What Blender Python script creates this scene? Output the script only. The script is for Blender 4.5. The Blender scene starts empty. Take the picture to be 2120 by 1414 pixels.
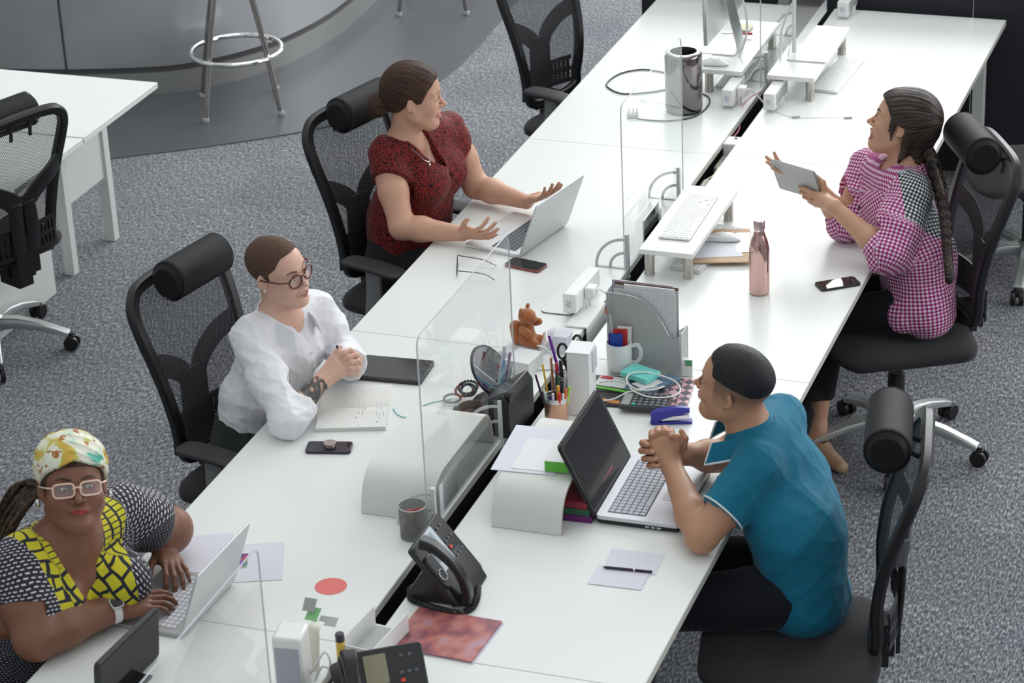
import bpy, math, random
import numpy as np
from mathutils import Vector, Matrix
random.seed(7)
C = bpy.context.scene.collection
V = Vector
PI = math.pi
SC = bpy.context.scene

# ------------------------------------------------------------------ camera
CAM = V((2.470, -7.142, 4.406))
def cam_axes(yaw=-0.358564, pitch=0.445762, roll=-0.046557):
    sy, cy, sp, cp = math.sin(yaw), math.cos(yaw), math.sin(pitch), math.cos(pitch)
    f = V((sy*cp, cy*cp, -sp)); r = V((cy, -sy, 0)); u = r.cross(f)
    return r*math.cos(roll)+u*math.sin(roll), -r*math.sin(roll)+u*math.cos(roll), f
CR, CU, CF = cam_axes()
FPX = 5395.0
cd = bpy.data.cameras.new('camera'); co = bpy.data.objects.new('camera', cd); C.objects.link(co)
m = Matrix((CR, CU, -CF)).transposed().to_4x4(); m.translation = CAM
co.matrix_world = m
cd.sensor_width = 36; cd.lens = FPX/2120*36; cd.clip_end = 100
cd.dof.use_dof = True; cd.dof.focus_distance = 8.45; cd.dof.aperture_fstop = 6.5
SC.camera = co
SC.view_settings.view_transform = 'Standard'; SC.view_settings.look = 'None'
SC.view_settings.gamma = 1; SC.view_settings.use_curve_mapping = False
SC.view_settings.exposure = 0.16
# ------------------------------------------------------------------ daylight of the hall (open sky dome above), its tall window and skylight, plus an added fill on the right
w = bpy.data.worlds.new('hall'); SC.world = w; w.use_nodes = True
nt = w.node_tree; nt.nodes.clear()
tc = nt.nodes.new('ShaderNodeTexCoord'); sx = nt.nodes.new('ShaderNodeSeparateXYZ'); cr = nt.nodes.new('ShaderNodeValToRGB')
bg = nt.nodes.new('ShaderNodeBackground'); ow = nt.nodes.new('ShaderNodeOutputWorld')
nt.links.new(tc.outputs['Generated'], sx.inputs[0]); nt.links.new(sx.outputs[2], cr.inputs[0])
nt.links.new(cr.outputs[0], bg.inputs[0]); nt.links.new(bg.outputs[0], ow.inputs[0])
e = cr.color_ramp.elements
e[0].position = 0.0; e[0].color = (0.34, 0.36, 0.38, 1)
e[1].position = 0.75; e[1].color = (0.82, 0.86, 0.87, 1)
e2 = e.new(0.30); e2.color = (0.66, 0.70, 0.71, 1)
bg.inputs[1].default_value = 0.72
def area(name, loc, target, sx_, sy_, power, col):
    l = bpy.data.lights.new(name, 'AREA'); l.shape = 'RECTANGLE'; l.size = sx_; l.size_y = sy_; l.energy = power; l.color = col
    o = bpy.data.objects.new(name, l); C.objects.link(o); o.location = loc
    o.rotation_euler = (V(target)-V(loc)).to_track_quat('-Z', 'Y').to_euler()
    return o
area('window_daylight', (1.5, 9.5, 4.6), (0, 0.8, 0.8), 9, 4, 560, (0.97, 0.99, 1.0))
area('fill_right', (8.5, 2.5, 3.2), (0, 0.8, 0.6), 7, 3, 230, (0.97, 0.98, 1.0))  # unseen area lamp, added to brighten the steel counter and fill the people
area('skylight', (-0.5, 3.2, 7.5), (-0.2, 0.9, 0.7), 6, 6, 150, (0.98, 1.0, 0.99))

# ------------------------------------------------------------------ pixel -> place helpers (camera used only to measure where things stand)
def at(x, y, z):
    d = CR*((x-1060)/FPX)+CU*((707-y)/FPX)+CF
    return CAM+d*((z-CAM.z)/d.z)
DZ = 0.735
def ds(x, y, dz=0.0): return at(x, y, DZ+dz)

# ------------------------------------------------------------------ materials
MATS = {}
def mat(name, col, rough=0.5, metal=0.0, spec=0.5, noise=None, bump=None, trans=0.0, alpha=1.0, coat=0.0, emis=None, sheen=0.0, sss=0.0):
    """noise=(scale, amount, detail): slight mottling; bump=(scale, strength, distance)"""
    if name in MATS: return MATS[name]
    m = bpy.data.materials.new(name); m.use_nodes = True; nt = m.node_tree; b = nt.nodes['Principled BSDF']
    b.inputs['Base Color'].default_value = (*col, 1); b.inputs['Roughness'].default_value = rough
    b.inputs['Metallic'].default_value = metal; b.inputs['Specular IOR Level'].default_value = spec
    b.inputs['Transmission Weight'].default_value = trans; b.inputs['Alpha'].default_value = alpha
    b.inputs['Coat Weight'].default_value = coat
    if sheen: b.inputs['Sheen Weight'].default_value = sheen
    if sss:
        b.inputs['Subsurface Weight'].default_value = sss; b.inputs['Subsurface Radius'].default_value = (1, .35, .2); b.inputs['Subsurface Scale'].default_value = 0.008
    tcn = None
    if noise or bump: tcn = nt.nodes.new('ShaderNodeTexCoord')
    if noise:
        n = nt.nodes.new('ShaderNodeTexNoise'); n.inputs['Scale'].default_value = noise[0]; n.inputs['Detail'].default_value = noise[2] if len(noise) > 2 else 3
        nt.links.new(tcn.outputs['Object'], n.inputs['Vector'])
        mx = nt.nodes.new('ShaderNodeMix'); mx.data_type = 'RGBA'
        a = noise[1]
        mx.inputs[6].default_value = (*[max(0, c*(1-a)) for c in col], 1); mx.inputs[7].default_value = (*[min(1, c*(1+a)) for c in col], 1)
        nt.links.new(n.outputs['Fac'], mx.inputs[0]); nt.links.new(mx.outputs[2], b.inputs['Base Color'])
    if bump:
        n = nt.nodes.new('ShaderNodeTexNoise'); n.inputs['Scale'].default_value = bump[0]; n.inputs['Detail'].default_value = 4
        nt.links.new(tcn.outputs['Object'], n.inputs['Vector'])
        bp = nt.nodes.new('ShaderNodeBump'); bp.inputs['Strength'].default_value = bump[1]; bp.inputs['Distance'].default_value = bump[2]
        nt.links.new(n.outputs['Fac'], bp.inputs['Height']); nt.links.new(bp.outputs[0], b.inputs['Normal'])
    MATS[name] = m
    return m
def nodes(m): return m.node_tree.nodes, m.node_tree.links, m.node_tree.nodes['Principled BSDF']
def N(ns, t, **kw):
    n = ns.new(t)
    for k, v in kw.items():
        if k.startswith('i_'): n.inputs[int(k[2:])].default_value = v
        else: setattr(n, k, v)
    return n
def math_n(ns, ls, op, a, b=None, c=None):
    n = ns.new('ShaderNodeMath'); n.operation = op
    for i, v in enumerate((a, b, c)):
        if v is None: continue
        if isinstance(v, (int, float)): n.inputs[i].default_value = v
        else: ls.new(v, n.inputs[i])
    return n.outputs[0]
def ramp(ns, ls, fac, stops, interp='LINEAR'):
    r = ns.new('ShaderNodeValToRGB'); r.color_ramp.interpolation = interp; ls.new(fac, r.inputs[0])
    el = r.color_ramp.elements
    while len(el) > 1: el.remove(el[-1])
    el[0].position = stops[0][0]; el[0].color = (*stops[0][1], 1)
    for p, c in stops[1:]:
        q = el.new(p); q.color = (*c, 1)
    return r.outputs[0]

M_white = mat('white_laminate', (0.80, 0.82, 0.80), 0.32, noise=(3, .012))
M_edge = mat('grey_white_edging', (0.60, 0.60, 0.54), 0.45)
M_wmetal = mat('white_powder_coat', (0.78, 0.79, 0.76), 0.45)
M_wplast = mat('white_plastic', (0.80, 0.80, 0.79), 0.35)
M_black = mat('black_plastic', (0.008, 0.009, 0.011), 0.36)
M_blackm = mat('black_matt_plastic', (0.02, 0.021, 0.025), 0.6)
M_fabric = mat('black_seat_fabric', (0.009, 0.009, 0.012), 0.9, bump=(900, .4, .001), sheen=.15)
M_leather = mat('black_headrest_fabric', (0.006, 0.006, 0.008), 0.6, spec=.3, bump=(700, .35, .0008))
M_silver = mat('silver_painted_metal', (0.50, 0.52, 0.52), 0.33, 0.55)
M_alu = mat('aluminium', (0.72, 0.73, 0.73), 0.32, 0.75)
M_chrome = mat('chrome', (0.78, 0.78, 0.78), 0.12, 1.0)
M_grey = mat('grey_plastic', (0.22, 0.23, 0.24), 0.5)
M_lgrey = mat('light_grey_plastic', (0.45, 0.46, 0.47), 0.45)
M_paper = mat('paper', (0.82, 0.82, 0.84), 0.7)
M_glassblk = mat('black_glass', (0.008, 0.008, 0.010), 0.08, spec=.25)

# ------------------------------------------------------------------ mesh builder
class MB:
    def __init__(s): s.v = []; s.f = []; s.mi = []; s.ms = []; s.uv = None
    def slot(s, m):
        if m is None: return 0
        if m not in s.ms: s.ms.append(m)
        return s.ms.index(m)
    def add(s, vs, fs, m=None):
        o = len(s.v); k = s.slot(m); s.v += [tuple(p) for p in vs]; s.f += [tuple(i+o for i in f) for f in fs]; s.mi += [k]*len(fs)
    def box(s, c, size, m=None, R=None, taper=1.0):
        x, y, z = [q/2 for q in size]; P = []
        for dz in (-1, 1):
            t = taper if dz > 0 else 1
            for dx, dy in ((-1, -1), (1, -1), (1, 1), (-1, 1)): P.append(V((dx*x*t, dy*y*t, dz*z)))
        if R is not None: P = [R @ p for p in P]
        s.add([p+V(c) for p in P], [(3, 2, 1, 0), (4, 5, 6, 7), (0, 1, 5, 4), (1, 2, 6, 5), (2, 3, 7, 6), (3, 0, 4, 7)], m)
    def loft(s, rings, m=None, closed=True, caps=True, loop=False):
        n = len(rings[0]); vs = [p for r in rings for p in r]; fs = []
        k = len(rings)
        for i in range(k if loop else k-1):
            a, b = i*n, ((i+1) % k)*n
            for j in range(n if closed else n-1):
                q = (j+1) % n; fs.append((a+j, a+q, b+q, b+j))
        if caps and closed and not loop: fs.append(tuple(reversed(range(n)))); fs.append(tuple(range((k-1)*n, k*n)))
        s.add(vs, fs, m)
    def tube(s, pts, r, n=8, m=None, loop=False, flat=None, up=None):
        """flat=(w,h): rectangular section; r may be a list"""
        pts = [V(p) for p in pts]; k = len(pts); rings = []; prev = None
        for i, p in enumerate(pts):
            if loop: t = pts[(i+1) % k]-pts[i-1]
            else: t = pts[min(i+1, k-1)]-pts[max(i-1, 0)]
            t.normalize()
            if up is not None: u = V(up)
            elif prev is not None: u = prev
            else: u = V((0, 0, 1)) if abs(t.z) < .9 else V((1, 0, 0))
            a = t.cross(u)
            if a.length < 1e-5: a = t.orthogonal()
            a.normalize(); b = a.cross(t).normalized(); prev = b
            rr = r[i] if isinstance(r, (list, tuple)) else r
            if flat:
                fw, fh = (flat[i] if isinstance(flat, list) else flat)
                rings.append([p+a*dx*fw/2+b*dy*fh/2 for dx, dy in ((-1, -.6), (-.8, -1), (.8, -1), (1, -.6), (1, .6), (.8, 1), (-.8, 1), (-1, .6))])
            else: rings.append([p+(a*math.cos(2*PI*j/n)+b*math.sin(2*PI*j/n))*rr for j in range(n)])
        s.loft(rings, m, loop=loop)
    def cyl(s, a, b, r, n=16, m=None, r2=None): s.tube([a, b], [r, r if r2 is None else r2], n, m)
    def lathe(s, prof, n=24, m=None, c=(0, 0, 0), R=None, cap=True):
        rings = []
        for r, z in prof:
            ring = [V((r*math.cos(2*PI*j/n), r*math.sin(2*PI*j/n), z)) for j in range(n)]
            if R is not None: ring = [R @ p for p in ring]
            rings.append([p+V(c) for p in ring])
        s.loft(rings, m, caps=cap)
    def ell(s, c, r, m=None, n=16, k=10, R=None):
        rings = []
        for i in range(k+1):
            t = PI*(i+.0)/k; t = min(max(t, .02), PI-.02)
            ring = [V((r[0]*math.sin(t)*math.cos(2*PI*j/n), r[1]*math.sin(t)*math.sin(2*PI*j/n), -r[2]*math.cos(t))) for j in range(n)]
            if R is not None: ring = [R @ p for p in ring]
            rings.append([p+V(c) for p in ring])
        s.loft(rings, m)
    def prism(s, poly, z0, z1, m=None, M=None):
        n = len(poly); vs = [V((x, y, z0)) for x, y in poly]+[V((x, y, z1)) for x, y in poly]
        if M is not None: vs = [M @ p for p in vs]
        s.add(vs, [tuple(reversed(range(n))), tuple(range(n, 2*n))]+[(i, (i+1) % n, (i+1) % n+n, i+n) for i in range(n)], m)
    def grid(s, fn, nu, nv, m=None, two=None):
        vs = [fn(i/(nu-1), j/(nv-1)) for i in range(nu) for j in range(nv)]
        fs = [(i*nv+j, (i+1)*nv+j, (i+1)*nv+j+1, i*nv+j+1) for i in range(nu-1) for j in range(nv-1)]
        s.add(vs, fs, m)
    def obj(s, name, m, parent=None, smooth=True, bevel=0, seg=2, solid=0, sub=0, loc=None, rz=None, angle=35):
        me = bpy.data.meshes.new(name); me.from_pydata([tuple(p) for p in s.v], [], s.f)
        ms = s.ms if s.ms else [m]
        if s.ms and s.ms[0] is None: ms = [m]+s.ms[1:]
        for q in ms: me.materials.append(q)
        if s.ms: me.polygons.foreach_set('material_index', s.mi)
        o = bpy.data.objects.new(name, me); C.objects.link(o)
        if smooth:
            me.polygons.foreach_set('use_smooth', [True]*len(me.polygons))
            try: me.set_sharp_from_angle(angle=math.radians(angle))
            except Exception: pass
        me.update()
        if solid: q = o.modifiers.new('solid', 'SOLIDIFY'); q.thickness = solid; q.offset = 0
        if bevel: q = o.modifiers.new('bevel', 'BEVEL'); q.width = bevel; q.segments = seg; q.limit_method = 'ANGLE'; q.angle_limit = math.radians(40)
        if sub: q = o.modifiers.new('sub', 'SUBSURF'); q.levels = sub; q.render_levels = sub
        if parent is not None: o.parent = parent
        if loc is not None: o.location = loc
        if rz is not None: o.rotation_euler = (0, 0, rz)
        return o
def rrect(w, h, r, n=4, cx=0, cy=0):
    out = []
    for sx_, sy_, a0 in ((1, 1, 0), (-1, 1, 90), (-1, -1, 180), (1, -1, 270)):
        for i in range(n+1):
            a = math.radians(a0+90*i/n); out.append((cx+sx_*(w/2-r)+r*math.cos(a), cy+sy_*(h/2-r)+r*math.sin(a)))
    return out
def tag(o, label, cat, group=None, kind=None):
    o['label'] = label; o['category'] = cat
    if group: o['group'] = group
    if kind: o['kind'] = kind
    return o
def thing(name, label, cat, loc=(0, 0, 0), rz=0, group=None):
    o = bpy.data.objects.new(name, None); C.objects.link(o); o.empty_display_size = .05
    o.location = loc; o.rotation_euler = (0, 0, rz)
    return tag(o, label, cat, group)
def dup(root, loc, rz, label=None, group=None):
    def cp(o, par):
        c = o.copy(); C.objects.link(c)
        if par is not None: c.parent = par
        for ch in o.children: cp(ch, c)
        return c
    r = cp(root, None); r.location = loc; r.rotation_euler = (0, 0, rz)
    if label: r['label'] = label
    if group: r['group'] = group
    return r
def struct(o): o['kind'] = 'structure'; return o
def smooth_path(pts, n=8, loop=False):
    pts = [V(p) for p in pts]; k = len(pts); out = []
    rng = range(k if loop else k-1)
    for i in rng:
        if loop: p0, p1, p2, p3 = pts[i-1], pts[i], pts[(i+1) % k], pts[(i+2) % k]
        else: p0, p1, p2, p3 = pts[max(i-1, 0)], pts[i], pts[i+1], pts[min(i+2, k-1)]
        for j in range(n):
            t = j/n; out.append(.5*((2*p1)+(p2-p0)*t+(2*p0-5*p1+4*p2-p3)*t*t+(3*p1-p0-3*p2+p3)*t*t*t))
    if not loop: out.append(pts[-1])
    return out
# ================================================================== THE SETTING
# carpet
mc = mat('carpet', (0.12, 0.13, 0.15), 0.95, spec=.15, sheen=.3)
ns, ls, b = nodes(mc)
tc = N(ns, 'ShaderNodeTexCoord'); mp = N(ns, 'ShaderNodeMapping'); mp.inputs['Scale'].default_value = (1, .28, 1); ls.new(tc.outputs['Object'], mp.inputs[0])
n1 = N(ns, 'ShaderNodeTexNoise'); n1.inputs['Scale'].default_value = 150; n1.inputs['Detail'].default_value = 3; ls.new(mp.outputs[0], n1.inputs['Vector'])
n1b = N(ns, 'ShaderNodeTexNoise'); n1b.inputs['Scale'].default_value = 60; n1b.inputs['Detail'].default_value = 2; ls.new(tc.outputs['Object'], n1b.inputs['Vector'])
n2 = N(ns, 'ShaderNodeTexNoise'); n2.inputs['Scale'].default_value = 1.6; n2.inputs['Detail'].default_value = 3; ls.new(tc.outputs['Object'], n2.inputs['Vector'])
s1 = math_n(ns, ls, 'MULTIPLY_ADD', n1.outputs[0], .75, math_n(ns, ls, 'MULTIPLY', n1b.outputs[0], .25))
c1 = ramp(ns, ls, s1, [(.36, (.032, .036, .045)), (.5, (.135, .142, .160)), (.66, (.41, .42, .435))])
# carpet tiles, half a metre, nap turned tile by tile
ck = N(ns, 'ShaderNodeTexChecker'); ck.inputs['Scale'].default_value = 2.0; ls.new(tc.outputs['Object'], ck.inputs['Vector'])
mx = N(ns, 'ShaderNodeMix', data_type='RGBA', blend_type='MULTIPLY'); mx.inputs[0].default_value = 1
ls.new(c1, mx.inputs[6]); ls.new(ramp(ns, ls, n2.outputs[0], [(.3, (.80, .84, .88)), (.7, (1.12, 1.08, 1.06))]), mx.inputs[7])
mx2 = N(ns, 'ShaderNodeMix', data_type='RGBA', blend_type='MULTIPLY'); mx2.inputs[0].default_value = 1
ls.new(mx.outputs[2], mx2.inputs[6]); ls.new(ramp(ns, ls, ck.outputs['Fac'], [(0, (.95, .95, .95)), (1, (1.05, 1.05, 1.05))]), mx2.inputs[7])
ls.new(mx2.outputs[2], b.inputs['Base Color'])
bp = N(ns, 'ShaderNodeBump'); bp.inputs['Strength'].default_value = .5; bp.inputs['Distance'].default_value = .004
ls.new(n1.outputs[0], bp.inputs['Height']); ls.new(bp.outputs[0], b.inputs['Normal'])
q = MB(); q.box((0, 1, -.05), (14, 18, .1)); struct(q.obj('floor', mc, smooth=False))
# smooth vinyl zone in front of the counter, with a curved border
edge = [(-4.6, 2.0), (-3.9, 2.42), (-3.29, 2.86), (-2.86, 3.14), (-2.43, 3.49), (-2.22, 3.85), (-2.10, 4.36), (-2.12, 5.05), (-2.17, 5.6), (-2.3, 6.6), (-2.6, 8.2)]
ep = [(p.x, p.y) for p in smooth_path([(x, y, 0) for x, y in edge], 6)]
q = MB(); q.prism([(-6.9, 9.6), (-6.9, 2.0)]+ep, 0.0005, .004)
struct(q.obj('trim_1', mat('vinyl_flooring', (0.075, 0.080, 0.088), 0.42, noise=(40, .06), bump=(300, .05, .001)), smooth=False))['label'] = 'dark grey vinyl flooring with a curved border in front of the counter'
q = MB(); q.tube([(x, y, .003) for x, y in ep], .004, 6)
struct(q.obj('trim_2', mat('vinyl_edge_strip', (.10, .10, .11), .5)))
# curved brushed-steel counter
mb_ = mat('brushed_steel_panel', (0.60, 0.61, 0.62), 0.34, 0.85)
ns, ls, b = nodes(mb_)
tc = N(ns, 'ShaderNodeTexCoord'); mp = N(ns, 'ShaderNodeMapping'); mp.inputs['Scale'].default_value = (6, 6, 160); ls.new(tc.outputs['Object'], mp.inputs[0])
n1 = N(ns, 'ShaderNodeTexNoise'); n1.inputs['Scale'].default_value = 3; ls.new(mp.outputs[0], n1.inputs['Vector'])
ls.new(ramp(ns, ls, n1.outputs[0], [(.3, (.32, .32, .32)), (.7, (.45, .45, .45))]), b.inputs['Roughness'])
n3 = N(ns, 'ShaderNodeTexNoise'); n3.inputs['Scale'].default_value = 1.5; ls.new(tc.outputs['Object'], n3.inputs['Vector'])
ls.new(ramp(ns, ls, n3.outputs[0], [(.35, (.56, .57, .58)), (.7, (.78, .79, .81))]), b.inputs['Base Color'])  # bright reflection bands of the steel imitated by varying the base colour
base = [(-5.6, 3.52), (-5.0, 3.50), (-4.4, 3.51), (-3.9, 3.58), (-3.44, 3.72), (-3.24, 3.85), (-3.06, 4.08), (-2.95, 4.34), (-2.885, 4.76), (-2.91, 5.37), (-3.05, 6.0), (-3.5, 6.8), (-4.2, 7.4)]
cp_ = smooth_path([(x, y, 0) for x, y in base], 8)
t = thing('reception_counter', 'large curved brushed steel counter on the dark vinyl floor behind the bar stool', 'counter', (-3.9, 4.8, 0))
def ring(dz, inset):
    out = []
    for i, p in enumerate(cp_):
        d = (cp_[min(i+1, len(cp_)-1)]-cp_[max(i-1, 0)]).normalized(); n = V((d.y, -d.x, 0))
        out.append(V((p.x, p.y, dz))-n*inset-V((-3.9, 4.8, 0)))
    return out
def closed(r): return r+[V((-1.4, 2.9, r[0].z)), V((-2.3, 1.5, r[0].z))]
q = MB(); q.loft([closed(ring(.15, .0)), closed(ring(1.05, .0))]); q.obj('steel_panel', mb_, t)
q = MB(); q.loft([closed(ring(.0, .0)), closed(ring(.118, .0))]); q.obj('plinth', mat('steel_plinth', (.52, .52, .52), .36, .75), t)
q = MB(); q.loft([closed(ring(.118, .03)), closed(ring(.15, .03))]); q.obj('shadow_gap', mat('dark_gap', (.12, .12, .12), .5), t)
q = MB(); q.loft([closed(ring(1.05, -.03)), closed(ring(1.09, -.03))]); q.obj('worktop', M_white, t)
q = MB(); p0 = at(236, 155, .72)
i0 = min(range(len(cp_)), key=lambda i: (cp_[i].xy-V((-3.87, 3.59))).length)
q.box((cp_[i0].x+3.9, cp_[i0].y-4.8+.0, .6), (.008, .012, .9)); q.obj('panel_joint', mat('dark_joint', (.05, .055, .05), .6), t)

# ---------------- bench desks: two rows, back to back
GX = 0.0295; XR = 0.777; LEN = 1.8
def desk(side, k):
    """side -1 left, +1 right; the desk runs from y0 to y0+1.8"""
    y0 = k*LEN; xa, xb = (GX, XR) if side > 0 else (-XR+.005, -GX)
    nm = {-2: 'nearest the camera', -1: 'in the middle with the laptop or notebook on it', 0: 'second from the far end', 1: 'at the far end'}[k]
    desc = {(-1, -2): 'white desk top at which the woman with the head wrap types', (-1, -1): 'white desk top at which the person in the white shirt sits',
            (-1, 0): 'white desk top at which the woman in the dark red blouse sits', (-1, 1): 'white desk top carrying the dark metal cylinder computer',
            (1, -2): 'white desk top in the near foreground, right row, mostly empty', (1, -1): 'white desk top at which the man in the teal polo shirt sits',
            (1, 0): 'white desk top at which the woman in the gingham shirt sits', (1, 1): 'white desk top at the far end of the right row under the right monitor'}[(side, k)]
    cx, cy = (xa+xb)/2, y0+LEN/2
    t = thing('bench_desk', desc, 'desk', (cx, cy, 0), 0, 'white bench desks in two back to back rows')
    w_ = xb-xa
    q = MB(); q.box((0, 0, DZ-.0125), (w_, LEN-.0025, .025)); q.obj('desk_top', M_white, t, bevel=.001, seg=1)
    q = MB(); q.box((side*(w_/2+.0008), 0, DZ-.0125), (.002, LEN-.003, .023)); q.box((-side*(w_/2+.0008), 0, DZ-.0125), (.002, LEN-.003, .023)); q.obj('edge_band', M_edge, t, smooth=False)
    for sy_ in (-1, 1):
        if sy_ > 0 and k < 1: continue
        q = MB(); yy = sy_*(LEN/2-.03)
        q.box((side*(w_/2-.10), yy, (DZ-.025)/2), (.05, .05, DZ-.025)); q.obj('leg', M_wmetal, t, bevel=.002)
    q = MB(); q.box((side*.09, 0, DZ-.05), (.04, LEN-.12, .04)); q.obj('beam', M_wmetal, t, bevel=.002)
    return t
for side in (-1, 1):
    for k in (-2, -1, 0, 1): desk(side, k)
# cable trough in the gap
t = thing('cable_trough', 'dark cable trough in the slot between the two desk rows', 'cable tray', (0, 0, .58))
q = MB(); q.box((0, 0, -.06), (.24, 7.1, .004)); q.box((-.12, 0, -.03), (.003, 7.1, .06)); q.box((.12, 0, -.03), (.003, 7.1, .06)); q.obj('tray', mat('dark_tray_steel', (.02, .02, .025), .6), t, smooth=False)
# rail under the left desk edge
def sock(y, ln, cols, label, z=.66, w=.056):
    tt = thing('socket_box', label, 'socket', (0.0, y, z), 0)
    q = MB(); q.box((0, 0, 0), (w, ln, .055)); q.obj('body', cols, tt, bevel=.004)
    q = MB(); q.box((.008, ln*.25, .0282), (.012, .016, .002)); q.obj('socket', M_black, tt, smooth=False)
    return tt
sock(1.98, .085, M_wplast, 'small white socket box in the slot beside the pink cable', .70)
sock(1.88, .16, mat('warm_grey', (.42, .38, .36), .5), 'beige grey box in the slot just nearer than the pink cable', .655)
sock(1.60, .14, M_lgrey, 'light grey box in the slot beyond the white riser with the keyboard', .66)
sock(-.10, .09, M_wplast, 'white socket box in the slot between the bear and the mug', .70)
sock(-1.745, .10, M_wplast, 'white socket box in the slot beside the phone cord', .70)
sock(-1.87, .10, M_lgrey, 'grey box in the slot beside the reddish magazine', .665)

# dark fabric partition closing the far end of the rows
t = thing('fabric_partition', 'dark charcoal fabric partition closing the far end of the desk rows', 'partition', (0.35, 3.66, 0))
mf = mat('charcoal_fabric', (.022, .024, .03), .95, noise=(500, .5), bump=(600, .4, .001))
for i in range(3):
    q = MB(); q.box((-.75+i*.75-.1, 0, .50), (.744, .04, 1.0)); q.obj('panel', mf, t, bevel=.006)
q = MB(); q.box((1.36, .25, .55), (.04, .9, 1.1)); q.obj('return_panel', mf, t, bevel=.006)

# second desk, left background, with panel legs and pedestal
t = thing('return_desk', 'white desk in the left background below the steel counter', 'desk', (-2.51, 2.06, 0))
q = MB(); q.box((-.75, -.33, DZ-.0125), (1.5, .655, .025)); q.obj('desk_top', M_white, t, bevel=.0015)
q = MB(); q.box((-.75, -1.66, DZ-.0125), (1.5, 1.98, .025)); q.obj('desk_top', M_white, t, bevel=.0015)
q = MB(); q.box((-.285, -.215, (DZ-.025)/2+.15), (.02, .37, DZ-.025-.30)); q.obj('side_panel', M_white, t, bevel=.001)
for yy in (-.03, -.40):
    q = MB(); q.box((-.285, yy, (DZ-.025)/2), (.045, .045, DZ-.025)); q.obj('leg', M_wmetal, t, bevel=.002)
q = MB(); q.box((-.45, -.86, .3), (.40, .52, .60)); q.obj('pedestal', M_wplast, t, bevel=.003)

# bar stools by the counter
def stool(loc, rz, label):
    t = thing('bar_stool', label, 'stool', loc, rz, 'chrome bar stools by the counter')
    mch = mat('stool_chrome', (.42, .40, .38), .22, .95)
    H = .76
    for i in range(4):
        a = PI/4+i*PI/2; c, s_ = math.cos(a), math.sin(a)
        q = MB(); pts = [(c*.255, s_*.255, .012), (c*.225, s_*.225, .16), (c*.165, s_*.165, .42), (c*.085, s_*.085, .72), (c*.06, s_*.06, H)]
        q.tube(smooth_path(pts, 6), .0125, 10); leg = q.obj('leg', mch, t)
        q = MB(); q.lathe([(.016, 0), (.017, .012), (.014, .02)], 12, c=(c*.257, s_*.257, 0)); q.obj('foot', M_lgrey, leg)
    q = MB(); q.tube([(math.cos(2*PI*i/40)*.222, math.sin(2*PI*i/40)*.222, .285) for i in range(40)], .0115, 10, loop=True); q.obj('foot_ring', M_chrome, t)
    q = MB(); q.lathe([(.02, H-.01), (.165, H), (.18, H+.02), (.178, H+.05), (.15, H+.065), (.001, H+.068)], 32); q.obj('seat', M_leather, t)
    return t
s0 = stool((-2.94, 3.68, .004), math.radians(28), 'chrome bar stool with a foot ring, standing whole in view before the steel counter')
dup(s0, (-2.56, 5.36, .004), math.radians(15), 'chrome bar stool at the top edge of the picture of which only leg ends show')
# ================================================================== OFFICE CHAIRS
mm = mat('black_chair_mesh', (.035, .036, .042), .75)
ns, ls, b = nodes(mm)
uvn = N(ns, 'ShaderNodeTexCoord')
sp = N(ns, 'ShaderNodeSeparateXYZ'); ls.new(uvn.outputs['Object'], sp.inputs[0])
def lines(src, f): return math_n(ns, ls, 'ABSOLUTE', math_n(ns, ls, 'SINE', math_n(ns, ls, 'MULTIPLY', src, f)))
u_ = math_n(ns, ls, 'ADD', sp.outputs[1], math_n(ns, ls, 'MULTIPLY', sp.outputs[2], .55)); v_ = math_n(ns, ls, 'SUBTRACT', sp.outputs[1], math_n(ns, ls, 'MULTIPLY', sp.outputs[2], .55))
k1 = math_n(ns, ls, 'MULTIPLY', lines(u_, PI/.0068), lines(v_, PI/.0068))
hole = math_n(ns, ls, 'GREATER_THAN', k1, .47)
ls.new(math_n(ns, ls, 'SUBTRACT', 1.0, hole), b.inputs['Alpha'])
M_mesh = mm
def zx(z):   # fore-aft position of the back at height z
    P_ = [(.50, -.222), (.60, -.232), (.70, -.228), (.82, -.245), (.95, -.285), (1.06, -.325), (1.12, -.350)]
    for (a, xa), (b_, xb) in zip(P_, P_[1:]):
        if z <= b_: t = (z-a)/(b_-a); return xa+(xb-xa)*t
    return P_[-1][1]
def zw(z):
    P_ = [(.54, .150), (.62, .172), (.72, .192), (.85, .210), (.98, .224), (1.05, .222), (1.10, .190)]
    for (a, xa), (b_, xb) in zip(P_, P_[1:]):
        if z <= b_: t = max(0, (z-a)/(b_-a)); return xa+(xb-xa)*t
    return P_[-1][1]
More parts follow.
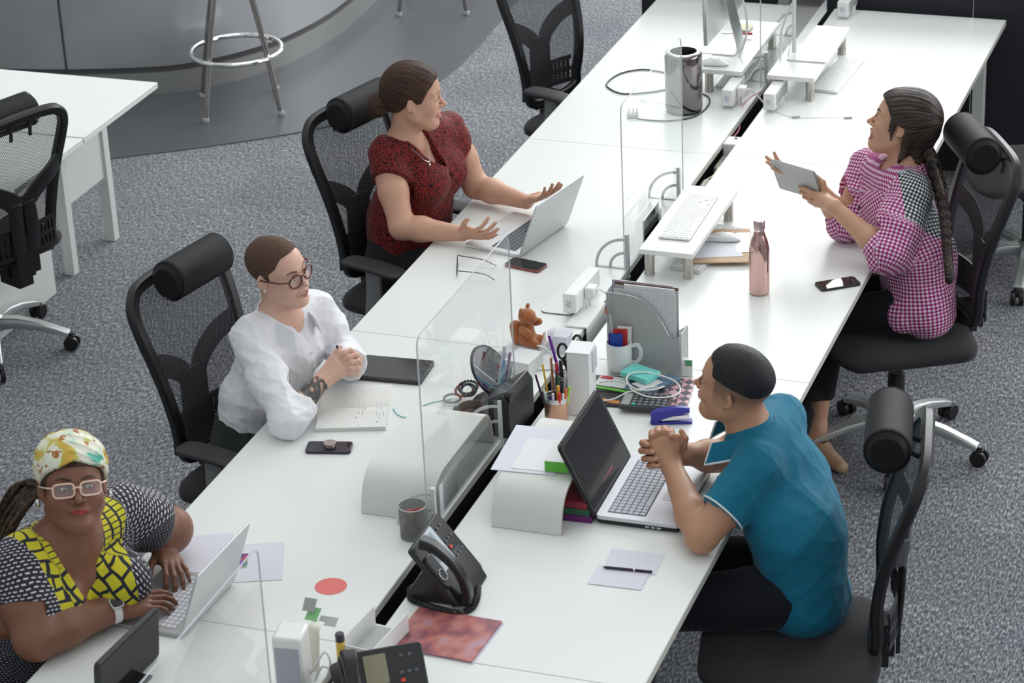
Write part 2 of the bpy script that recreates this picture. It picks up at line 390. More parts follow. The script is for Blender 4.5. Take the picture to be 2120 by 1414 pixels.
def make_chair(label, hz=1.14):
    t = thing('office_chair', label, 'chair', (0, 0, 0), 0, 'black mesh office chairs')
    # five-star base
    for i in range(5):
        a = 2*PI*i/5; c, s_ = math.cos(a), math.sin(a)
        q = MB(); pts = [(.035, .115), (.10, .118), (.18, .106), (.26, .082), (.305, .066)]
        ws = [(.055, .05), (.05, .042), (.045, .034), (.042, .028), (.044, .024)]
        q.tube([(c*r, s_*r, z) for r, z in pts], 0, flat=ws, up=(0, 0, 1)); arm = q.obj('base_arm', M_silver, t, bevel=.004)
        q = MB(); sd = V((-s_, c, 0)); ctr = V((c*.312, s_*.312, .03))
        for k in (-1, 1): q.cyl(ctr+sd*(k*.008), ctr+sd*(k*.026), .0295, 18)
        q.cyl(ctr+V((0, 0, .008)), ctr+V((0, 0, .042)), .012, 10); q.box(ctr+V((0, 0, .020)), (.03, .03, .026), R=Matrix.Rotation(a, 3, 'Z'))
        q.obj('caster', M_black, arm, bevel=.003)
    q = MB(); q.lathe([(.045, .085), (.05, .10), (.048, .135), (.03, .15)], 20); q.obj('hub', M_silver, t)
    q = MB(); q.cyl((0, 0, .14), (0, 0, .30), .030, 20); q.cyl((0, 0, .30), (0, 0, .42), .020, 16); q.obj('gas_lift', M_black, t)
    q = MB(); q.box((-.02, 0, .405), (.24, .16, .05)); q.box((-.15, 0, .40), (.10, .09, .045)); q.obj('tilt_mechanism', M_blackm, t, bevel=.008)
    q = MB(); q.cyl((.04, -.08, .41), (.05, -.23, .40), .006, 8); q.ell((.05, -.25, .40), (.018, .024, .018)); q.obj('lever', M_black, t)
    q = MB(); q.cyl((.05, .10, .40), (.05, .17, .40), .022, 14); q.obj('tension_knob', M_black, t)
    # seat
    def seat(u, v):
        x = -.245+u*.515; y = (v*2-1)*.255
        return x, y
    rings = []
    for i in range(17):
        u = i/16; x = -.245+.515*u
        e_ = abs(2*u-1); wy = .258*(1-max(0, e_-.72)**2*4.2)
        top = .487-.035*max(0, u-.75)**1.3*8*.55-.012*(1-abs(2*u-1)); bot = .425+(.012 if u > .9 else 0)
        hh = (top-bot)*(1-max(0, e_-.86)**1.5*7)
        mid = (top+bot)/2; r = []
        for j in range(24):
            a = 2*PI*j/24; cs, sn = math.cos(a), math.sin(a)
            r.append(V((x, wy*math.copysign(abs(cs)**.45, cs), mid+hh/2*math.copysign(abs(sn)**.6, sn))))
        rings.append(r)
    q = MB(); q.loft(rings); q.obj('seat', M_fabric, t, sub=1)
    q = MB(); q.box((-.0, 0, .423), (.40, .40, .018)); q.obj('seat_pan', M_blackm, t, bevel=.006)
    # backrest frame
    zs = [.545, .60, .68, .78, .88, .97, 1.04, 1.085]
    L_ = [V((zx(z), zw(z), z)) for z in zs]
    top = [V((zx(1.112), .145, 1.113)), V((zx(1.12)+.002, .0, 1.120)), V((zx(1.112), -.145, 1.113))]
    Rr = [V((p.x, -p.y, p.z)) for p in reversed(L_)]
    bot = [V((zx(.53)+.004, -.09, .528)), V((zx(.53)+.006, 0, .525)), V((zx(.53)+.004, .09, .528))]
    path = smooth_path(L_+top+Rr+bot, 5, loop=True)
    q = MB(); rings = []
    k = len(path); cen = V((-.26, 0, .83))
    for i, p in enumerate(path):
        tg = (path[(i+1) % k]-path[i-1]).normalized(); back = V((-1, 0, -.2)).normalized(); sd = tg.cross(back).normalized(); bk = sd.cross(tg).normalized()
        w_, h_ = .040, .034
        rings.append([p+sd*dx*w_/2+bk*dy*h_/2 for dx, dy in ((-1, -.6), (-.7, -1), (.7, -1), (1, -.6), (1, .5), (.6, 1), (-.6, 1), (-1, .5))])
    q.loft(rings, loop=True); q.obj('back_frame', M_black, t)
    q = MB()
    def back(u, v):
        z = .54+.57*v; w_ = zw(z)-.006; return V((zx(z)+.010-.012*(1-(2*u-1)**2), (2*u-1)*w_, z))
    q.grid(back, 14, 26); q.obj('back_mesh', M_mesh, t, angle=180)
    # Y shaped support behind the mesh
    q = MB()
    def pl(pts, w_, h_): q.tube(smooth_path(pts, 5), 0, flat=(w_, h_), up=(1, 0, .2))
    for s_ in (-1, 1):
        pl([(-.288, s_*.015, .74), (-.300, s_*.06, .795), (-.298, s_*.14, .845), (zx(.875)-.012, s_*(zw(.875)-.004), .875)], .075, .014)
        pl([(-.285, s_*.03, .56), (-.292, s_*.036, .66), (-.295, s_*.03, .77)], .06, .016)
    q.box((-.285, 0, .63), (.012, .11, .32)); q.box((-.25, 0, .50), (.05, .08, .10)); q.box((-.20, 0, .43), (.12, .07, .04))
    q.obj('back_support', M_black, t, bevel=.003)
    # slotted lumbar panel
    q = MB()
    def lum(y, z): return V((-.288+.9*y*y, y, z))
    cols = 15; ys = [(-.165+.33*i/cols) for i in range(cols+1)]
    zr = [.545, .562, .598, .612, .648, .665]
    for i in range(cols):
        ya, yb = ys[i], ys[i+1]
        for j in range(5):
            hole_ = j in (1, 3) and abs(i-7) > 1
            sh = (.010 if not hole_ else .0)
            a, b_ = (ya, yb) if not hole_ else (ya, ya+(yb-ya)*.55)
            f = [lum(a, zr[j]), lum(b_, zr[j]), lum(b_, zr[j+1]), lum(a, zr[j+1])]; g = [p+V((.008, 0, 0)) for p in f]
            q.add(f+g, [(0, 3, 2, 1), (4, 5, 6, 7), (0, 1, 5, 4), (1, 2, 6, 5), (2, 3, 7, 6), (3, 0, 4, 7)])
    q.obj('lumbar_panel', M_black, t, smooth=False)
    # headrest
    q = MB(); rings = []
    for i in range(13):
        u = i/12; y = -.142+.284*u; e_ = abs(2*u-1); r = .064*(1-max(0, e_-.82)**2*9)
        rings.append([V((-.245+r*1.0*math.cos(2*PI*j/28), y, hz+r*1.05*math.sin(2*PI*j/28))) for j in range(28)])
    q.loft(rings); h = q.obj('headrest', M_leather, t)
    for s_ in (-1, 1): q = MB(); q.tube([(-.245+.0622*math.cos(2*PI*j/28), s_*.1245, hz+.0655*math.sin(2*PI*j/28)) for j in range(28)], .0016, 6, loop=True); q.obj('seam_piping', M_blackm, h)
    for s_ in (-1, 1):
        q = MB()
        q.tube(smooth_path([(-.27, s_*.045, hz-.02), (-.32, s_*.045, hz-.05), (-.345, s_*.045, 1.08), (-.34, s_*.045, 1.04)], 4), .007, 8)
        q.box((-.352, s_*.045, 1.105), (.022, .03, .03)); q.obj('headrest_bracket', M_black, t)
    # arms
    for s_ in (-1, 1):
        q = MB(); rings = []
        for i in range(11):
            u = i/10; x = -.13+.27*u; e_ = abs(2*u-1); w_ = .045*(1-max(0, e_-.7)**2*4); h_ = .013*(1-max(0, e_-.8)**2*8)
            zz = .672-.018*max(0, u-.6)*1.4-.01*max(0, .25-u)
            rings.append([V((x, s_*.295+w_*math.copysign(abs(math.cos(a))**.6, math.cos(a)), zz+h_*math.copysign(abs(math.sin(a))**.7, math.sin(a)))) for a in [2*PI*j/16 for j in range(16)]])
        q.loft(rings); ar = q.obj('armrest', M_blackm, t, sub=1)
        q = MB(); q.tube(smooth_path([(-.02, s_*.18, .415), (-.02, s_*.26, .42), (-.015, s_*.292, .46), (0, s_*.297, .55), (.005, s_*.297, .655)], 5), 0, flat=(.065, .018), up=(0, s_, 0.01))
        q.obj('post', mat('arm_post_grey', (.18, .185, .19), .5), ar, bevel=.002)
    return t
D2R = math.radians
ch0 = make_chair('black mesh office chair with headrest, occupied by the person in the white shirt')
ch0.location = (-.84, -.53, 0); ch0.rotation_euler = (0, 0, D2R(-12))
def chair(x, y, az, label, hz=None, arms=True, low=0):
    c = dup(ch0, (x, y, 0), D2R(az), label)
    if not arms:
        for k in list(c.children):
            if k.name.startswith('armrest'):
                for g in list(k.children): bpy.data.objects.remove(g)
                bpy.data.objects.remove(k)
    for k in c.children:
        if low and k.name.split('.')[0] in ('back_frame', 'back_mesh', 'back_support', 'lumbar_panel', 'headrest', 'headrest_bracket'): k.location.z -= low
    if hz:
        for k in c.children:
            if k.name.startswith('headrest') and 'bracket' not in k.name: k.location.z += hz-1.14
    return c
chair(-.88, .92, -16, 'black mesh office chair with headrest, occupied by the woman in the dark red blouse')
chair(.855, 1.0, 208, 'black mesh chair on a silver star base, occupied by the woman in gingham', None, False)
chair(.995, -1.05, 190, 'black mesh office chair behind the man in the teal polo shirt', None, False)
chair(-2.74, .92, 158, 'empty black mesh office chair seen from behind at the left background desk', 1.10, False, .07)
chair(-.80, 2.72, -20, 'empty black mesh office chair tucked under the far left of the desk row')
chair(1.06, 2.62, 200, 'empty black mesh office chair seen from behind, right edge, beyond the gingham shirt', None, False)
chair(-1.12, -2.12, -30, 'black mesh office chair under the woman with the head wrap, almost hidden')
# ================================================================== FIGURE MODELLER: smooth-blended implicit shapes turned into one mesh
f8 = np.float64
def nv(*p): return np.array(p, f8)
def unit(v): v = np.asarray(v, f8); return v/np.linalg.norm(v)
class Sd:
    def __init__(s): s.p = []
    def _a(s, kind, dat, k, op, lo, hi, tag): s.p.append((kind, dat, k, op, np.asarray(lo, f8), np.asarray(hi, f8), tag)); return s
    def rc(s, a, b, ra, rb=None, k=.015, op='+', tag=None):
        a, b = nv(*a), nv(*b); rb = ra if rb is None else rb; m = max(ra, rb)
        return s._a('rc', (a, b, ra, rb), k, op, np.minimum(a, b)-m, np.maximum(a, b)+m, tag)
    def ch(s, pts, rs, k=.015, op='+', tag=None):
        for i in range(len(pts)-1): s.rc(pts[i], pts[i+1], rs[i], rs[i+1], k, op, tag)
        return s
    def el(s, c, r, R=None, k=.015, op='+', tag=None):
        c = nv(*c); r = nv(*r); R = np.eye(3) if R is None else np.asarray(R, f8); m = max(r)
        return s._a('el', (c, r, R), k, op, c-m, c+m, tag)
    def fl(s, a, b, ra, rb, side, k=.02, op='+', tag=None):
        """flattened tapered capsule: ra/rb = (half width along side, half depth)"""
        a, b = nv(*a), nv(*b); m = max(*ra, *rb); ax = unit(b-a); sd = unit(nv(*side)-ax*np.dot(ax, nv(*side))); fw = np.cross(ax, sd)
        return s._a('fl', (a, b, ra, rb, ax, sd, fw), k, op, np.minimum(a, b)-m, np.maximum(a, b)+m, tag)
    def bx(s, c, h, R=None, r=.003, k=.003, op='+', tag=None):
        c = nv(*c); R = np.eye(3) if R is None else np.asarray(R, f8); m = np.linalg.norm(h)
        return s._a('bx', (c, nv(*h), R, r), k, op, c-m, c+m, tag)
    def pl(s, c, n, k=.004, op='&', tag=None):
        """keep only the side opposite to n"""
        c = nv(*c); n = unit(n)
        return s._a('pl', (c, n), k, op, nv(-99, -99, -99), nv(99, 99, 99), tag)
def sd_eval(kind, dat, P):
    if kind == 'rc':
        a, b, ra, rb = dat; ab = b-a; q = P-a; t = np.clip(q@ab/max(ab@ab, 1e-12), 0, 1)
        return np.linalg.norm(q-t[:, None]*ab, axis=1)-(ra+(rb-ra)*t)
    if kind == 'el':
        c, r, R = dat; q = (P-c)@R; k0 = np.linalg.norm(q/r, axis=1); k1 = np.linalg.norm(q/(r*r), axis=1)
        return k0*(k0-1)/np.maximum(k1, 1e-9)
    if kind == 'fl':
        a, b, ra, rb, ax, sd, fw = dat; L = np.linalg.norm(b-a); q = P-a; h = q@ax; t = np.clip(h/L, 0, 1)
        w = ra[0]+(rb[0]-ra[0])*t; d = ra[1]+(rb[1]-ra[1])*t; u = q@sd; v = q@fw; e = h-t*L; mn = np.minimum(w, d)
        k0 = np.sqrt((u/w)**2+(v/d)**2+(e/mn)**2); k1 = np.sqrt((u/w**2)**2+(v/d**2)**2+(e/mn**2)**2)
        return k0*(k0-1)/np.maximum(k1, 1e-9)
    if kind == 'bx':
        c, h, R, r = dat; q = np.abs((P-c)@R)-(h-r)
        return np.linalg.norm(np.maximum(q, 0), axis=1)+np.minimum(q.max(1), 0)-r
    if kind == 'pl':
        c, n = dat; return (P-c)@n
MARG = .05
def sd_field(S, P, warp=None):
    D = np.full(len(P), .3)
    Q = P if warp is None else warp(P)
    plo, phi = Q.min(0), Q.max(0)
    for kind, dat, k, op, lo, hi, tag in S.p:
        m = MARG+k
        if kind != 'pl' and (np.any(plo > hi+m) or np.any(phi < lo-m)): continue
        if kind == 'pl': ix = slice(None); q = Q
        else:
            ix = np.nonzero(np.all((Q > lo-m) & (Q < hi+m), axis=1))[0]
            if len(ix) == 0: continue
            q = Q[ix]
        d = sd_eval(kind, dat, q); a = D[ix]
        if op == '+': h = np.maximum(k-np.abs(a-d), 0)/k; D[ix] = np.minimum(a, d)-h*h*k*.25
        elif op == '-': h = np.maximum(k-np.abs(a+d), 0)/k; D[ix] = np.maximum(a, -d)+h*h*k*.25
        elif op == '&': h = np.maximum(k-np.abs(a-d), 0)/k; D[ix] = np.maximum(a, d)+h*h*k*.25
    return D
def sd_mesh(S, vox, warp=None, disp=None, post=None):
    los = np.min([p[4] for p in S.p if p[3] == '+'], 0)-.02; his = np.max([p[5] for p in S.p if p[3] == '+'], 0)+.02
    B = 8; bs = vox*B; nb = np.ceil((his-los)/bs).astype(int)+1
    gi = np.stack(np.meshgrid(*[np.arange(n) for n in nb], indexing='ij'), -1).reshape(-1, 3)
    c = los+(gi+.5)*bs
    d = sd_field(S, c, warp); rad = bs*.87+.012
    # coarse cull can be off where boxes end, so be generous
    act = gi[np.abs(d) < rad+.012]
    lin = np.stack(np.meshgrid(*[np.arange(B+1)]*3, indexing='ij'), -1).reshape(-1, 3)
    allc, allp, allk, allv = [], [], [], []
    off = np.array([(i, j, k) for i in (0, 1) for j in (0, 1) for k in (0, 1)])
    edges = [(a, b) for a in range(8) for b in range(a+1, 8) if np.abs(off[a]-off[b]).sum() == 1]
    sb = act//3; sk = (sb[:, 0] << 20)+(sb[:, 1] << 10)+sb[:, 2]; so = np.argsort(sk, kind='stable'); act = act[so]; cuts = np.nonzero(np.diff(sk[so]))[0]+1
    for bl in np.split(act, cuts):
        G = (bl[:, None, :]*B+lin[None]).reshape(-1, 3); P = los+G*vox
        D = sd_field(S, P, warp)
        if disp is not None: D = D+disp(P)
        if post is not None: D = post(P, D)
        D = D.reshape(len(bl), B+1, B+1, B+1)
        cor = np.stack([D[:, o[0]:B+o[0], o[1]:B+o[1], o[2]:B+o[2]] for o in off], -1)
        neg = cor < 0; m = neg.any(-1) & ~neg.all(-1)
        bi, x, y, z = np.nonzero(m)
        if len(bi) == 0: continue
        cv = cor[bi, x, y, z]; cell = bl[bi]*B+np.stack([x, y, z], -1)
        acc = np.zeros((len(bi), 3)); cnt = np.zeros(len(bi))
        for a, b in edges:
            va, vb = cv[:, a], cv[:, b]; cr_ = (va < 0) != (vb < 0); t = np.where(cr_, va/np.where(cr_, va-vb, 1), 0)
            acc += np.where(cr_[:, None], off[a]+t[:, None]*(off[b]-off[a]), 0); cnt += cr_
        allv.append(los+(cell+acc/cnt[:, None])*vox); allk.append(cell); allc.append(cv)
    Vv = np.concatenate(allv); K = np.concatenate(allk); CV = np.concatenate(allc)
    key = (K[:, 0].astype(np.int64) << 40)+(K[:, 1].astype(np.int64) << 20)+K[:, 2]
    o = np.argsort(key); ks = key[o]
    def look(KK):
        kk = (KK[:, 0].astype(np.int64) << 40)+(KK[:, 1].astype(np.int64) << 20)+KK[:, 2]
        p = np.searchsorted(ks, kk); p = np.minimum(p, len(ks)-1); return np.where(ks[p] == kk, o[p], -1)
    quads = []
    idx = np.arange(len(K)); e = np.eye(3, dtype=int)
    for ax, cidx in ((0, 4), (1, 2), (2, 1)):
        a0 = CV[:, 0] < 0; a1 = CV[:, cidx] < 0; s_ = np.nonzero(a0 != a1)[0]
        u, v = e[(ax+1) % 3], e[(ax+2) % 3]; k = K[s_]
        q = np.stack([idx[s_], look(k-u), look(k-u-v), look(k-v)], -1)
        ok = (q >= 0).all(1); q = q[ok]; fl_ = a0[s_][ok]
        q[~fl_] = q[~fl_][:, ::-1]
        quads.append(q)
    return Vv, np.concatenate(quads)
def np_obj(name, Vv, F, mats, parent=None, mi=None, attrs=None, smooth=True):
    me = bpy.data.meshes.new(name); n = len(Vv); k = F.shape[1]
    me.vertices.add(n); me.vertices.foreach_set('co', Vv.astype(np.float32).ravel())
    me.loops.add(len(F)*k); me.loops.foreach_set('vertex_index', F.astype(np.int32).ravel())
    me.polygons.add(len(F)); me.polygons.foreach_set('loop_start', np.arange(0, len(F)*k, k, dtype=np.int32))
    me.update(calc_edges=True); me.validate()
    for q in (mats if isinstance(mats, (list, tuple)) else [mats]): me.materials.append(q)
    if mi is not None and len(me.polygons) == len(mi): me.polygons.foreach_set('material_index', mi.astype(np.int32))
    if smooth: me.polygons.foreach_set('use_smooth', [True]*len(me.polygons))
    if attrs:
        for an, (ty, arr) in attrs.items():
            a = me.attributes.new(an, ty, 'POINT')
            a.data.foreach_set('color' if 'COLOR' in ty else 'vector', arr.astype(np.float32).ravel())
    o = bpy.data.objects.new(name, me); C.objects.link(o)
    if parent is not None: o.parent = parent
    return o
def wob(seed, freq, amp, n=6, dirw=(1, 1, 1)):
    """soft cloth-like undulation"""
    r = np.random.RandomState(seed); W = [(unit(r.normal(size=3)*nv(*dirw))*freq*(.6+.9*r.rand()), r.rand()*6.28, .6+.4*r.rand()) for _ in range(n)]
    def f(P):
        s = np.zeros(len(P))
        for k_, ph, a in W: s += a*np.sin(P@k_+ph+1.3*np.sin(P@k_[[1, 2, 0]]*.6))
        return s*(amp/n**.5)
    return f
def folds(seed, freq, amp, n=5, dirw=(1, 1, 1)):
    """sharper ridged folds"""
    r = np.random.RandomState(seed); W = [(unit(r.normal(size=3)*nv(*dirw))*freq*(.6+.8*r.rand()), r.rand()*6.28) for _ in range(n)]
    def f(P):
        s = np.zeros(len(P))
        for k_, ph in W:
            q = np.sin(P@k_+ph+1.6*np.sin(P@k_[[2, 0, 1]]*.45+ph)); s += (1-np.abs(q))**2.2
        return -(s/n-.25)*amp
    return f
def add(*fs): return lambda P: sum(f(P) for f in fs)
def frame(fwd, up=(0, 0, 1)):
    f = unit(fwd); u = nv(*up); s = unit(np.cross(u, f)); u = np.cross(f, s); return np.stack([f, s, u], 1)   # columns x fwd, y left, z up
def azel(az, el=0, roll=0):
    a, e, r = map(math.radians, (az, el, roll))
    f = nv(math.cos(a)*math.cos(e), math.sin(a)*math.cos(e), math.sin(e)); R = frame(f)
    s, u = R[:, 1], R[:, 2]
    return np.stack([f, s*math.cos(r)+u*math.sin(r), -s*math.sin(r)+u*math.cos(r)], 1)

# ------------------------------------------------------------------ skin
def skin_mat(name, col, rough=.45, freck=.05):
    m = bpy.data.materials.new(name); m.use_nodes = True; ns, ls, b = nodes(m)
    at_ = N(ns, 'ShaderNodeAttribute', attribute_name='tint')
    tc = N(ns, 'ShaderNodeTexCoord'); n = N(ns, 'ShaderNodeTexNoise'); n.inputs['Scale'].default_value = 25; n.inputs['Detail'].default_value = 4; ls.new(tc.outputs['Object'], n.inputs['Vector'])
    mx = N(ns, 'ShaderNodeMix', data_type='RGBA', blend_type='MULTIPLY'); mx.inputs[0].default_value = 1
    ls.new(at_.outputs['Color'], mx.inputs[6]); ls.new(ramp(ns, ls, n.outputs[0], [(.3, (1-freck, 1-freck*1.4, 1-freck*1.4)), (.7, (1, 1, 1))]), mx.inputs[7])
    ls.new(mx.outputs[2], b.inputs['Base Color']); b.inputs['Roughness'].default_value = rough
    b.inputs['Specular IOR Level'].default_value = .4
    b.inputs['Subsurface Weight'].default_value = .12; b.inputs['Subsurface Radius'].default_value = (1, .4, .25); b.inputs['Subsurface Scale'].default_value = .006
    n2 = N(ns, 'ShaderNodeTexNoise'); n2.inputs['Scale'].default_value = 420; ls.new(tc.outputs['Object'], n2.inputs['Vector'])
    bp = N(ns, 'ShaderNodeBump'); bp.inputs['Strength'].default_value = .12; bp.inputs['Distance'].default_value = .001; ls.new(n2.outputs[0], bp.inputs['Height']); ls.new(bp.outputs[0], b.inputs['Normal'])
    m['base'] = col
    return m

class Head:
    """head with face, built in its own frame: x forward, y to the person's left, z up, origin between the ears"""
    def __init__(s, c, R, sc=1.0, wide=1.0, mouth='closed', jaw=1.0, nose=1.0, smile=0.0, cheek=1.0, eyes_open=1.0):
        s.c, s.R, s.sc, s.w = nv(*c), R, sc, wide; s.mouth = mouth; s.jaw, s.nose, s.smile, s.cheek, s.eo = jaw, nose, smile, cheek, eyes_open
    def W(s, x, y, z): return s.c+s.R@(nv(x, y*s.w, z)*s.sc)
    def L(s, P): q = (P-s.c)@s.R/s.sc; q[:, 1] /= s.w; return q
    def build(s, S):
        W, R, sc = s.W, s.R, s.sc; wd = s.w
        e = lambda c, r, k=.02, op='+', RR=None: S.el(W(*c), nv(r[0], r[1]*wd, r[2])*sc, R if RR is None else R@RR, k*sc, op)
        r_ = lambda a, b, ra, rb, k=.015, op='+': S.rc(W(*a), W(*b), ra*sc, rb*sc, k*sc, op)
        e((-.018, 0, .038), (.098, .077, .083))
        e((.030, 0, .030), (.062, .062, .070), .03)
        e((.030, 0, -.030), (.058, .058, .075), .03)
        for y in (-1, 1):
            r_((.000, y*.052, -.055), (.058, y*.020, -.100), .022*s.jaw, .017*s.jaw, .04)
            e((.056, y*.036, -.030), (.027, .025*s.cheek, .027), .03)
            r_((.086, y*.010, .024), (.070, y*.046, .026), .007, .006, .016)
        e((.074, 0, -.103), (.018, .019, .015), .025)
        # jaw underside
        r_((.0, 0, -.075), (.05, 0, -.095), .035, .022, .03)
        # nose
        n = s.nose
        r_((.084, 0, .012), (.105*1+.004*n, 0, -.026), .0075, .0085, .010)
        e((.108+.004*n, 0, -.028), (.0095, .0095, .0085), .007)
        for y in (-1, 1):
            e((.0985, y*.0115*n, -.032), (.0095, .0065, .0070), .006)
            e((.092, y*.0325, .008), (.014, .017, .0115), .016, '-')
            e((.0715, y*.0315, .0055), (.0165, .0175, .0135), .006)
            e((.102, y*.006*n, -.040), (.004, .0034, .003), .002, '-')
        # mouth
        sm = s.smile
        if s.mouth == 'closed':
            e((.090, 0, -.058), (.012, .025, .013), .012)
            for y in (-1, 1): r_((.0995, 0, -.0565+.0006), (.089, y*.022, -.060+sm*.006), .0048, .0022, .003)
            for y in (-1, 1): r_((.098, 0, -.0675), (.089, y*.020, -.062+sm*.006), .0055, .002, .003)
            e((.1025, 0, -.0612), (.006, .022, .0010), .0025, '-')
        elif s.mouth == 'talk':
            e((.090, 0, -.060), (.012, .025, .016), .012)
            for y in (-1, 1): r_((.0995, 0, -.056), (.089, y*.021, -.0625), .0048, .0024, .003)
            for y in (-1, 1): r_((.097, 0, -.0745), (.088, y*.019, -.0655), .0056, .0026, .003)
            e((.100, 0, -.0650), (.017, .0160, .0052), .003, '-')
        elif s.mouth == 'smile':
            e((.088, 0, -.060), (.012, .027, .016), .012)
            for y in (-1, 1): r_((.0985, 0, -.056), (.083, y*.028, -.056+.004), .0040, .0022, .003)
            for y in (-1, 1): r_((.096, 0, -.0730), (.083, y*.026, -.0565), .0050, .0026, .003)
            e((.100, 0, -.0640), (.017, .0215, .0058), .003, '-')
        elif s.mouth == 'laugh':
            e((.088, 0, -.066), (.012, .028, .024), .012)
            for y in (-1, 1): r_((.0985, 0, -.053), (.083, y*.028, -.054), .0046, .0026, .003)
            for y in (-1, 1): r_((.091, 0, -.0890), (.082, y*.024, -.0620), .0056, .0030, .004)
            e((.098, 0, -.0700), (.022, .0215, .0135), .004, '-')
        # ears
        for y in (-1, 1):
            q = np.asarray(Matrix.Rotation(y*math.radians(-24), 3, 'Z') @ Matrix.Rotation(math.radians(12), 3, 'Y'))
            e((-.010, y*.079, .000), (.0175, .0065, .029), .006, '+', q)
            e((-.007, y*.0865, -.002), (.0095, .0050, .015), .003, '-', q)
            e((-.002, y*.077, -.024), (.008, .005, .010), .006)
        return S
    def tint(s, P, T, lip, brow, browcol, hairzone=None):
        q = s.L(P); x, y, z = q[:, 0], np.abs(q[:, 1]), q[:, 2]
        def put(m, col):
            m = np.clip(m, 0, 1)[:, None]; T[:, :3] = T[:, :3]*(1-m)+np.array(col)*m
        near = (x > .05) & (x < .14)
        zc = {'closed': (-.062, .0075), 'talk': (-.065, .0125), 'smile': (-.064, .0125), 'laugh': (-.071, .0215)}[s.mouth]
        wz = {'closed': .0245, 'talk': .023, 'smile': .031, 'laugh': .030}[s.mouth]
        cz = zc[0]+(s.smile*.006+.004*(s.mouth == 'smile'))*(y/wz)**2
        d = np.sqrt((y/wz)**2+((z-cz)/zc[1])**2)
        put(np.where(near & (x > .078), (1.04-d)/.16, 0), lip)
        # inside of the mouth
        if s.mouth != 'closed':
            fr = {'talk': .094, 'smile': .090, 'laugh': .088}[s.mouth]
            put(np.where(near & (x < fr) & (d < .8), 1, 0), (.10, .02, .02))
        # brows
        bz = .026+.006*np.sin(np.clip((y-.012)/.038, 0, 1)*PI*.8)
        db = np.abs(z-bz)/(.0042*(1-.5*np.clip((y-.03)/.02, 0, 1)))
        put(np.where(near & (y > .012) & (y < .050), np.clip((1.2-db)/.6, 0, 1)*brow, 0), browcol)
        # blush
        r2 = ((y-.040)/.02)**2+((z+.028)/.018)**2
        T[:, 1] *= 1-.08*np.exp(-r2)*near; T[:, 2] *= 1-.08*np.exp(-r2)*near
        return T
    def extras(s, par, iris=(.10, .05, .03), look=(0, 0), lash=(.02, .012, .01), eyew=.0105, teeth=True):
        for y in (-1, 1):
            R = s.R; c = s.W(.0765, y*.0315, .0055)
            q = MB(); Rb = Matrix([list(r) for r in R]); r = .0128*s.sc
            # almond shaped visible part of the eyeball
            lx, ly = look
            rings = []
            nu, nw = 17, 9
            def pt(u, v, extra=0):
                a = (u*2-1)*eyew; hh = .0054*s.eo*max(0.0, 1-(a/eyew)**2)**.6; zz = (v*2-1)*hh
                zz += .0008
                d = .0128+extra; xx = math.sqrt(max(d*d-a*a-zz*zz, 1e-8))
                return V(c)+Rb @ (V((xx, a, zz))*s.sc)
            m_w = mat('eye_white', (.70, .68, .66), .15); m_i = mat('iris_%d' % int(iris[0]*1000), iris, .1); m_p = mat('pupil', (.004, .004, .004), .05)
            q.grid(lambda u, v: pt(u, v, .0042), nu, nw, m_w)
            ey = q.obj('eye', m_w, par, angle=180)
            q = MB(); ic = V((math.sqrt(max(.0172**2-lx*lx-ly*ly, 1e-6)), lx, ly)); n_ = 20
            for rad, mtl, ex in ((.0052, m_i, .0003), (.0024, m_p, .0006)):
                ri = []
                for j in range(n_):
                    a = 2*PI*j/n_; yy, zz = lx+rad*math.cos(a), ly+rad*math.sin(a)
                    h = .0054*s.eo*max(0.0, 1-(yy/eyew)**2)**.6; zz = min(max(zz, -h+.0008), h+.0008)
                    d = .0170+ex; ri.append(V(c)+Rb @ (V((math.sqrt(d*d-yy*yy-zz*zz), yy, zz))*s.sc))
                q.add(ri, [tuple(range(n_))], mtl)
            q.obj('iris', m_i, ey, smooth=False)
            q = MB(); pts = [pt(i/12, 1, .0048) for i in range(13)]; q.tube(pts, [.0006]+[.0011]*11+[.0013], 6); q.obj('upper_lash', mat('lash', lash, .6), par)
        if teeth and s.mouth != 'closed':
            Rb = Matrix([list(r) for r in s.R]); q = MB(); zt = {'talk': -.0605, 'smile': -.0600, 'laugh': -.0585}[s.mouth]; hw = {'talk': .013, 'smile': .021, 'laugh': .020}[s.mouth]
            def tp(u, v):
                a = (u*2-1)*hw; return V(s.W(.0945-a*a*22, a, zt-.0068*v))
            q.grid(tp, 15, 4); q.obj('upper_teeth', mat('teeth', (.80, .77, .70), .2), par, solid=.003)
            if s.mouth == 'laugh':
                q = MB(); q.ell(s.W(.078, 0, -.079), (.014*s.sc, .014*s.sc, .005*s.sc), R=Rb); q.obj('tongue', mat('tongue', (.45, .13, .12), .3), par)
    def neck(s, S, base, r0=.050, r1=.058, k=.03):
        S.rc(s.W(-.030, 0, -.050), base, r0, r1, k)
